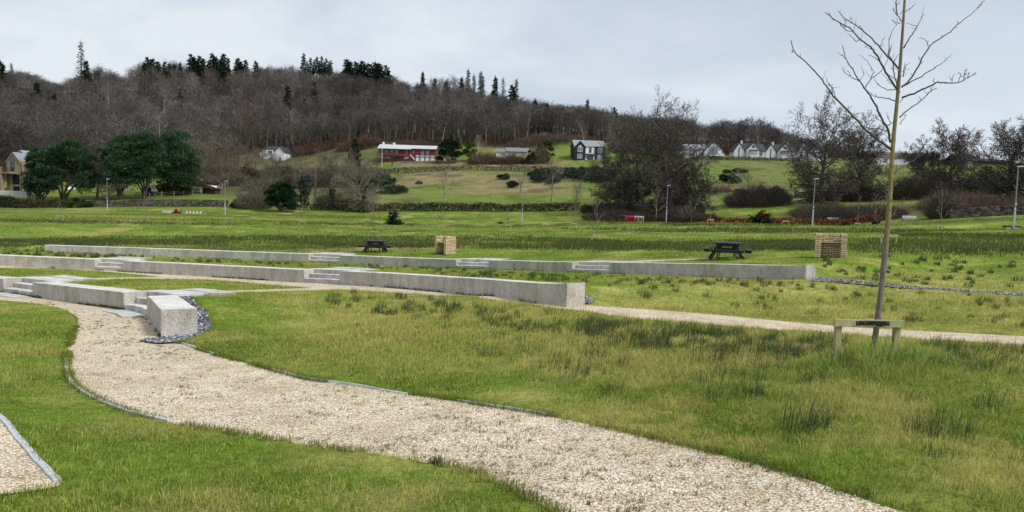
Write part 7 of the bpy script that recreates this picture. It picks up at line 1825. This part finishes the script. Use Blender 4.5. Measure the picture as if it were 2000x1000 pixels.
# ------------------------------------------------------------------ the young tree in the foreground, traced limb by limb
def main_tree():
    D0 = 9.5; g = gpos(1703, 703, D0); root = thing('young_tree', 'foreground bare young tree with lichen yellow trunk, strapped to stakes', 'tree', g); rg = np.random.default_rng(9)
    tr = [(1702, 715), (1704, 690), (1712, 640), (1722, 560), (1731, 470), (1737, 400), (1741, 330), (1745, 270), (1752, 200), (1758, 130), (1763, 60), (1767, 0), (1771, -60), (1774, -140), (1779, -230)]
    rad = [.048, .039, .036, .0345, .033, .031, .029, .026, .023, .020, .017, .015, .013, .009, .004]
    P = np.array([at(x, y, D0 + .0004 * (703 - y)) for x, y in tr]) - g
    # smooth the traced line and add slight swellings at the old branch scars
    s = np.linspace(0, len(P) - 1, 90); Ps = np.stack([np.interp(s, range(len(P)), P[:, i]) for i in range(3)], 1); rs = np.interp(s, range(len(P)), rad)
    k = np.array([.25, .5, .25])
    for _ in range(3):
        for i in range(3): Ps[1:-1, i] = np.convolve(Ps[:, i], k, 'valid')
    rs = rs * (1 + .10 * (rg.uniform(0, 1, 90) > .8)); mb = MB(); mb.tube(Ps, rs, 10)
    m, nt, b, out = new_mat('lichen_bark'); c = coords(nt, 'obj'); sp = nd(nt, 'ShaderNodeSeparateXYZ'); nt.links.new(c, sp.inputs[0])
    n1 = noise(nt, 9, 5, .7, c); grey = ramp(nt, [(.35, (.13, .108, .092)), (.65, (.235, .205, .175))], n1); lich = ramp(nt, [(.4, (.22, .18, .055)), (.65, (.31, .265, .085))], noise(nt, 14, 4, .7, c))
    hz = ramp(nt, [(.0, (.0, .0, .0)), (.24, (.10, .10, .10)), (.36, (.95, .95, .95)), (.58, (.9, .9, .9)), (.75, (.25, .25, .25)), (1.0, (.0, .0, .0))], sp.outputs[2]); mr = nd(nt, 'ShaderNodeMapRange'); nt.links.new(sp.outputs[2], mr.inputs[0]); mr.inputs[2].default_value = 5.0; nt.links.new(mr.outputs[0], hz.node.inputs[0])
    mm = nd(nt, 'ShaderNodeMath', operation='MULTIPLY'); nt.links.new(hz, mm.inputs[0]); nt.links.new(ramp(nt, [(.38, (.25, .25, .25)), (.55, (1, 1, 1))], noise(nt, 4.5, 5, .75, c)), mm.inputs[1])
    o = mix(nt, grey, lich, mm.outputs[0]); o = mix(nt, o, (.05, .042, .035), ramp(nt, [(.66, (0, 0, 0)), (.72, (1, 1, 1))], noise(nt, 26, 2, .5, coords(nt, 'obj', (1, 1, .55))))); nt.links.new(o, b.inputs['Base Color']); b.inputs['Roughness'].default_value = .9
    bp = nd(nt, 'ShaderNodeBump'); bp.inputs['Strength'].default_value = .5; bp.inputs['Distance'].default_value = .006; nt.links.new(noise(nt, 40, 4, .7, coords(nt, 'obj', (1, 1, .4))), bp.inputs['Height']); nt.links.new(bp.outputs[0], b.inputs['Normal'])
    mb.build('trunk', m, root, smooth=True)
    BR = [([(1740, 292), (1715, 272), (1695, 258), (1670, 232), (1650, 210), (1627, 187), (1617, 172), (1605, 155), (1575, 122), (1550, 100), (1545, 78)], .016, -.9), ([(1627, 187), (1616, 180)], .004, -.55), ([(1628, 188), (1624, 172), (1616, 160), (1614, 150)], .005, -.55), ([(1550, 100), (1545, 103)], .004, -.85), ([(1632, 190), (1627, 170), (1618, 162)], .004, -.6),
          ([(1739, 278), (1735, 255), (1725, 236), (1712, 212), (1700, 185), (1687, 172), (1679, 158), (1662, 132), (1652, 115), (1645, 88)], .015, .5), ([(1679, 159), (1660, 150), (1647, 140), (1646, 130)], .006, .75), ([(1652, 115), (1636, 102)], .005, .8), ([(1689, 172), (1700, 155), (1707, 140), (1695, 120), (1679, 107)], .006, .35), ([(1700, 155), (1720, 140), (1732, 122), (1742, 86)], .006, .1), ([(1680, 156), (1688, 145), (1682, 128)], .004, .6), ([(1662, 148), (1657, 137)], .004, .75),
          ([(1757, 181), (1747, 167), (1732, 145), (1720, 122), (1705, 97), (1699, 89), (1680, 77), (1662, 57), (1640, 45), (1622, 32), (1611, 24)], .015, -.4), ([(1680, 76), (1672, 82), (1655, 65)], .005, -.35), ([(1640, 45), (1652, 60), (1667, 62), (1672, 38)], .005, -.4), ([(1622, 32), (1620, 24)], .003, -.45), ([(1705, 97), (1688, 90)], .004, -.3), ([(1720, 122), (1705, 110), (1696, 108)], .005, -.2), ([(1732, 145), (1745, 152), (1755, 160)], .005, -.15),
          ([(1757, 135), (1735, 112), (1717, 92), (1697, 70), (1675, 52), (1650, 37), (1636, 20)], .012, .7), ([(1650, 37), (1652, 52)], .004, .65), ([(1697, 70), (1680, 52), (1679, 50)], .004, .5), ([(1717, 92), (1729, 70)], .004, .3), ([(1735, 112), (1742, 86)], .004, .2), ([(1664, 45), (1662, 32)], .004, .5), ([(1718, 92), (1727, 86)], .004, .4),
          ([(1755, 178), (1747, 150), (1744, 122), (1735, 105), (1737, 75), (1742, 60), (1752, 45)], .008, -.3), ([(1744, 122), (1757, 105)], .006, -.2), ([(1750, 175), (1735, 176), (1717, 167), (1709, 158), (1708, 150)], .006, .4), ([(1750, 172), (1738, 162), (1722, 142)], .004, .5),
          ([(1761, 170), (1775, 160), (1787, 140), (1800, 117), (1815, 89), (1840, 72), (1857, 62), (1872, 46), (1890, 32), (1910, 15), (1924, -1)], .012, .5), ([(1813, 90), (1810, 79), (1803, 75), (1796, 74)], .005, .45), ([(1872, 46), (1869, 40)], .003, .5), ([(1798, 120), (1794, 109)], .004, .4), ([(1797, 124), (1802, 121)], .004, .4), ([(1910, 15), (1919, 7)], .004, .5), ([(1840, 72), (1839, 68)], .004, .5),
          ([(1762, 169), (1795, 152), (1825, 132), (1842, 122), (1859, 106)], .008, -.5), ([(1761, 191), (1787, 182), (1812, 170), (1830, 160), (1850, 163), (1872, 161), (1890, 152), (1905, 144)], .012, -.7), ([(1858, 163), (1862, 148), (1868, 143)], .004, -.7), ([(1872, 161), (1876, 145), (1872, 140)], .004, -.75), ([(1882, 157), (1885, 138), (1891, 133)], .004, -.8), ([(1890, 152), (1893, 141)], .004, -.8), ([(1900, 147), (1906, 141)], .003, -.8), ([(1876, 150), (1882, 147)], .003, -.75), ([(1886, 146), (1890, 144)], .003, -.8), ([(1858, 155), (1854, 148)], .003, -.7), ([(1825, 162), (1823, 155)], .004, -.6),
          ([(1757, 229), (1770, 217), (1795, 200), (1812, 185), (1822, 175), (1830, 172)], .009, .6), ([(1811, 186), (1818, 176), (1824, 166)], .005, .6), ([(1800, 196), (1796, 190)], .003, .6), ([(1812, 184), (1805, 178)], .003, .6), ([(1757, 243), (1768, 226), (1770, 223)], .005, .3),
          ([(1765, 94), (1780, 69), (1792, 51), (1798, 40), (1805, 26)], .009, .4), ([(1791, 52), (1782, 48), (1770, 45)], .004, .3), ([(1761, 42), (1750, 27), (1745, 20), (1744, 15)], .007, -.4), ([(1752, 30), (1751, 15), (1750, 0), (1748, -25), (1752, -60)], .008, -.3), ([(1751, 12), (1756, 2)], .004, -.3), ([(1766, 25), (1778, 16), (1788, 7)], .006, .4), ([(1760, 45), (1745, 43), (1741, 38)], .004, -.4), ([(1757, 28), (1764, 20)], .004, -.2),
          ([(1735, 339), (1724, 348), (1714, 353), (1702, 346), (1686, 330), (1676, 316), (1669, 303)], .011, -.8), ([(1669, 303), (1674, 297), (1683, 291)], .004, -.8), ([(1686, 322), (1698, 314), (1702, 308)], .004, -.5), ([(1741, 348), (1750, 334), (1770, 322), (1790, 308), (1797, 303)], .010, .6), ([(1736, 322), (1722, 314), (1710, 310)], .006, .3), ([(1743, 322), (1752, 306), (1762, 302)], .005, .4),
          ([(1752, 197), (1725, 191), (1705, 186), (1695, 178)], .007, .3), ([(1712, 188), (1708, 183)], .003, .35), ([(1732, 255), (1712, 251), (1688, 250)], .006, .6), ([(1709, 252), (1708, 264), (1696, 276)], .003, .6), ([(1729, 246), (1720, 236), (1707, 229)], .005, .3), ([(1731, 248), (1741, 240), (1748, 235)], .007, .2), ([(1741, 240), (1733, 228), (1731, 219)], .004, .2), ([(1737, 270), (1722, 260)], .003, .4), ([(1740, 265), (1745, 256)], .004, .1),
          ([(1735, 372), (1722, 412), (1711, 438), (1697, 464)], .004, -.35), ([(1727, 452), (1718, 453), (1710, 447)], .006, -.3), ([(1743, 368), (1751, 386)], .004, .3), ([(1758, 200), (1764, 192)], .004, .2), ([(1753, 212), (1747, 211)], .004, -.2), ([(1764, 150), (1768, 128), (1777, 122)], .006, .3), ([(1764, 145), (1767, 122)], .005, .3), ([(1757, 165), (1752, 128)], .003, -.3)]
    mb = MB(); col = np.array((.105, .088, .070)); dark = np.array((.075, .06, .052))
    for pts, r0, dd in BR:
        n = len(pts); Q = np.array([at(x, y, D0 + .0004 * (703 - y) + dd * (i / max(1, n - 1)) * min(1, n / 7)) for i, (x, y) in enumerate(pts)]) - g
        s = np.linspace(0, n - 1, max(3, n * 3)); Qs = np.stack([np.interp(s, range(n), Q[:, i]) for i in range(3)], 1)
        L = np.linalg.norm(np.diff(Qs, axis=0), axis=1).sum(); Qs[1:-1] += rg.normal(0, .004, (len(s) - 2, 3)); rr = np.linspace(r0, max(.0022, r0 * .28), len(s)); mb.tube(Qs, rr, 6, col)
        for q in range(int(L / .09)):
            t = rg.uniform(.15, .98); i = min(int(t * (len(s) - 1)), len(s) - 2); d_ = Qs[i + 1] - Qs[i]; d_ /= np.linalg.norm(d_); e = d_ * .6 + rg.normal(0, .7, 3); e /= np.linalg.norm(e); l = rg.uniform(.012, .04) * (3.2 if rg.uniform() < .14 else 1)
            mb.tube([Qs[i], Qs[i] + e * l * .6, Qs[i] + e * l + (0, 0, l * .2)], [.0028, .0026, .0014], 4, dark, False)
    mb.build('branches', M_BARK, root, smooth=True)
    # stakes and strap
    pl, pr = gpos(1633, 700, 9.36), gpos(1746, 712, 9.5); r = thing('stake_frame', 'foreground timber stake frame holding the young tree', 'tree stake', gpos(1690, 706, 9.43), 0, 'timber stake frames round young trees'); o = np.array(r.location)
    zl, zr = at(1634, 623, 9.36)[2], at(1753, 626, 9.5)[2]
    for p, zt_, k in ((pl, zl, 0), (pr, zr, .004)):
        mb = MB(); lean = (at(1753, 626, 9.5) - at(1746, 712, 9.5))[0] * .35; q = p - o; mb.beam(q + (0, 0, -.3), (q[0] + lean * (k > 0), q[1], zt_ - o[2]), .075, .075, up=(0, 1, 0)); mb.build('post', M_STAKE, r, bevel=.005)
    a = at(1629, 630.5, 9.30) - o; b_ = at(1764, 632.5, 9.44) - o; mb = MB(); mb.beam(a, b_, .03, .095); mb.build('rail', M_STAKE, r, bevel=.004)
    s = thing('tree_strap', 'black rubber strap nailed to the rail round the young tree', 'strap', at(1705, 631, 9.25)); so = np.array(s.location); a = at(1672, 631.5, 9.285) - so; c_ = at(1702, 631, 9.30) - so; b2 = at(1737, 632, 9.36) - so; mb = MB(); mb.beam(a, c_, .012, .055); mb.beam(c_ + (.001, .001, 0), b2, .012, .055); mb.build('band', M_STRAP, s)
    mb = MB(); tc = at(1713, 631, 9.42) - so; th = np.linspace(0, 2 * math.pi, 22); ring = np.array([(tc[0] + .052 * math.cos(t), tc[1] + .06 * math.sin(t), tc[2]) for t in th])
    n = len(ring); V = np.concatenate([ring + (0, 0, -.03), ring + (0, 0, .03), (ring - tc) * 1.12 + tc + (0, 0, -.03), (ring - tc) * 1.12 + tc + (0, 0, .03)]); Q = []
    for i in range(n - 1): Q += [(i, i + 1, n + i + 1, n + i), (2 * n + i, 2 * n + i + 1, 3 * n + i + 1, 3 * n + i), (n + i, n + i + 1, 3 * n + i + 1, 3 * n + i), (i, i + 1, 2 * n + i + 1, 2 * n + i)]
    mb.add(V, None, Q); mb.build('loop', M_STRAP, s)
    for x in (1675, 1690, 1734): p = at(x, 630.5, 9.285 + (x - 1675) * .0013 - .012) - so; mb = MB(); mb.tube([p, p + (0, -.008, 0)], .011, 8); mb.build('nail', M_NAIL, s)


main_tree()
# stray sapling on the lawn
g = gpos(643, 700, 10.6); S = grow(dict(P_YOUNG, n=[1, 6, 2], start=[.4, .3], rmin=.003, ang=[(50, 30), (40, 30)], ratio=[.45, .4], shape=[one, one]), 611, .24, .005); r = thing('sapling', 'tiny bare sapling alone on the middle lawn', 'sapling', g); mb = MB(); skin(S, mb, (0, 1, 2), (.05, .045, .035), (.05, .045, .035), 2, .006, 3); mb.build('stem', M_BARK, r)
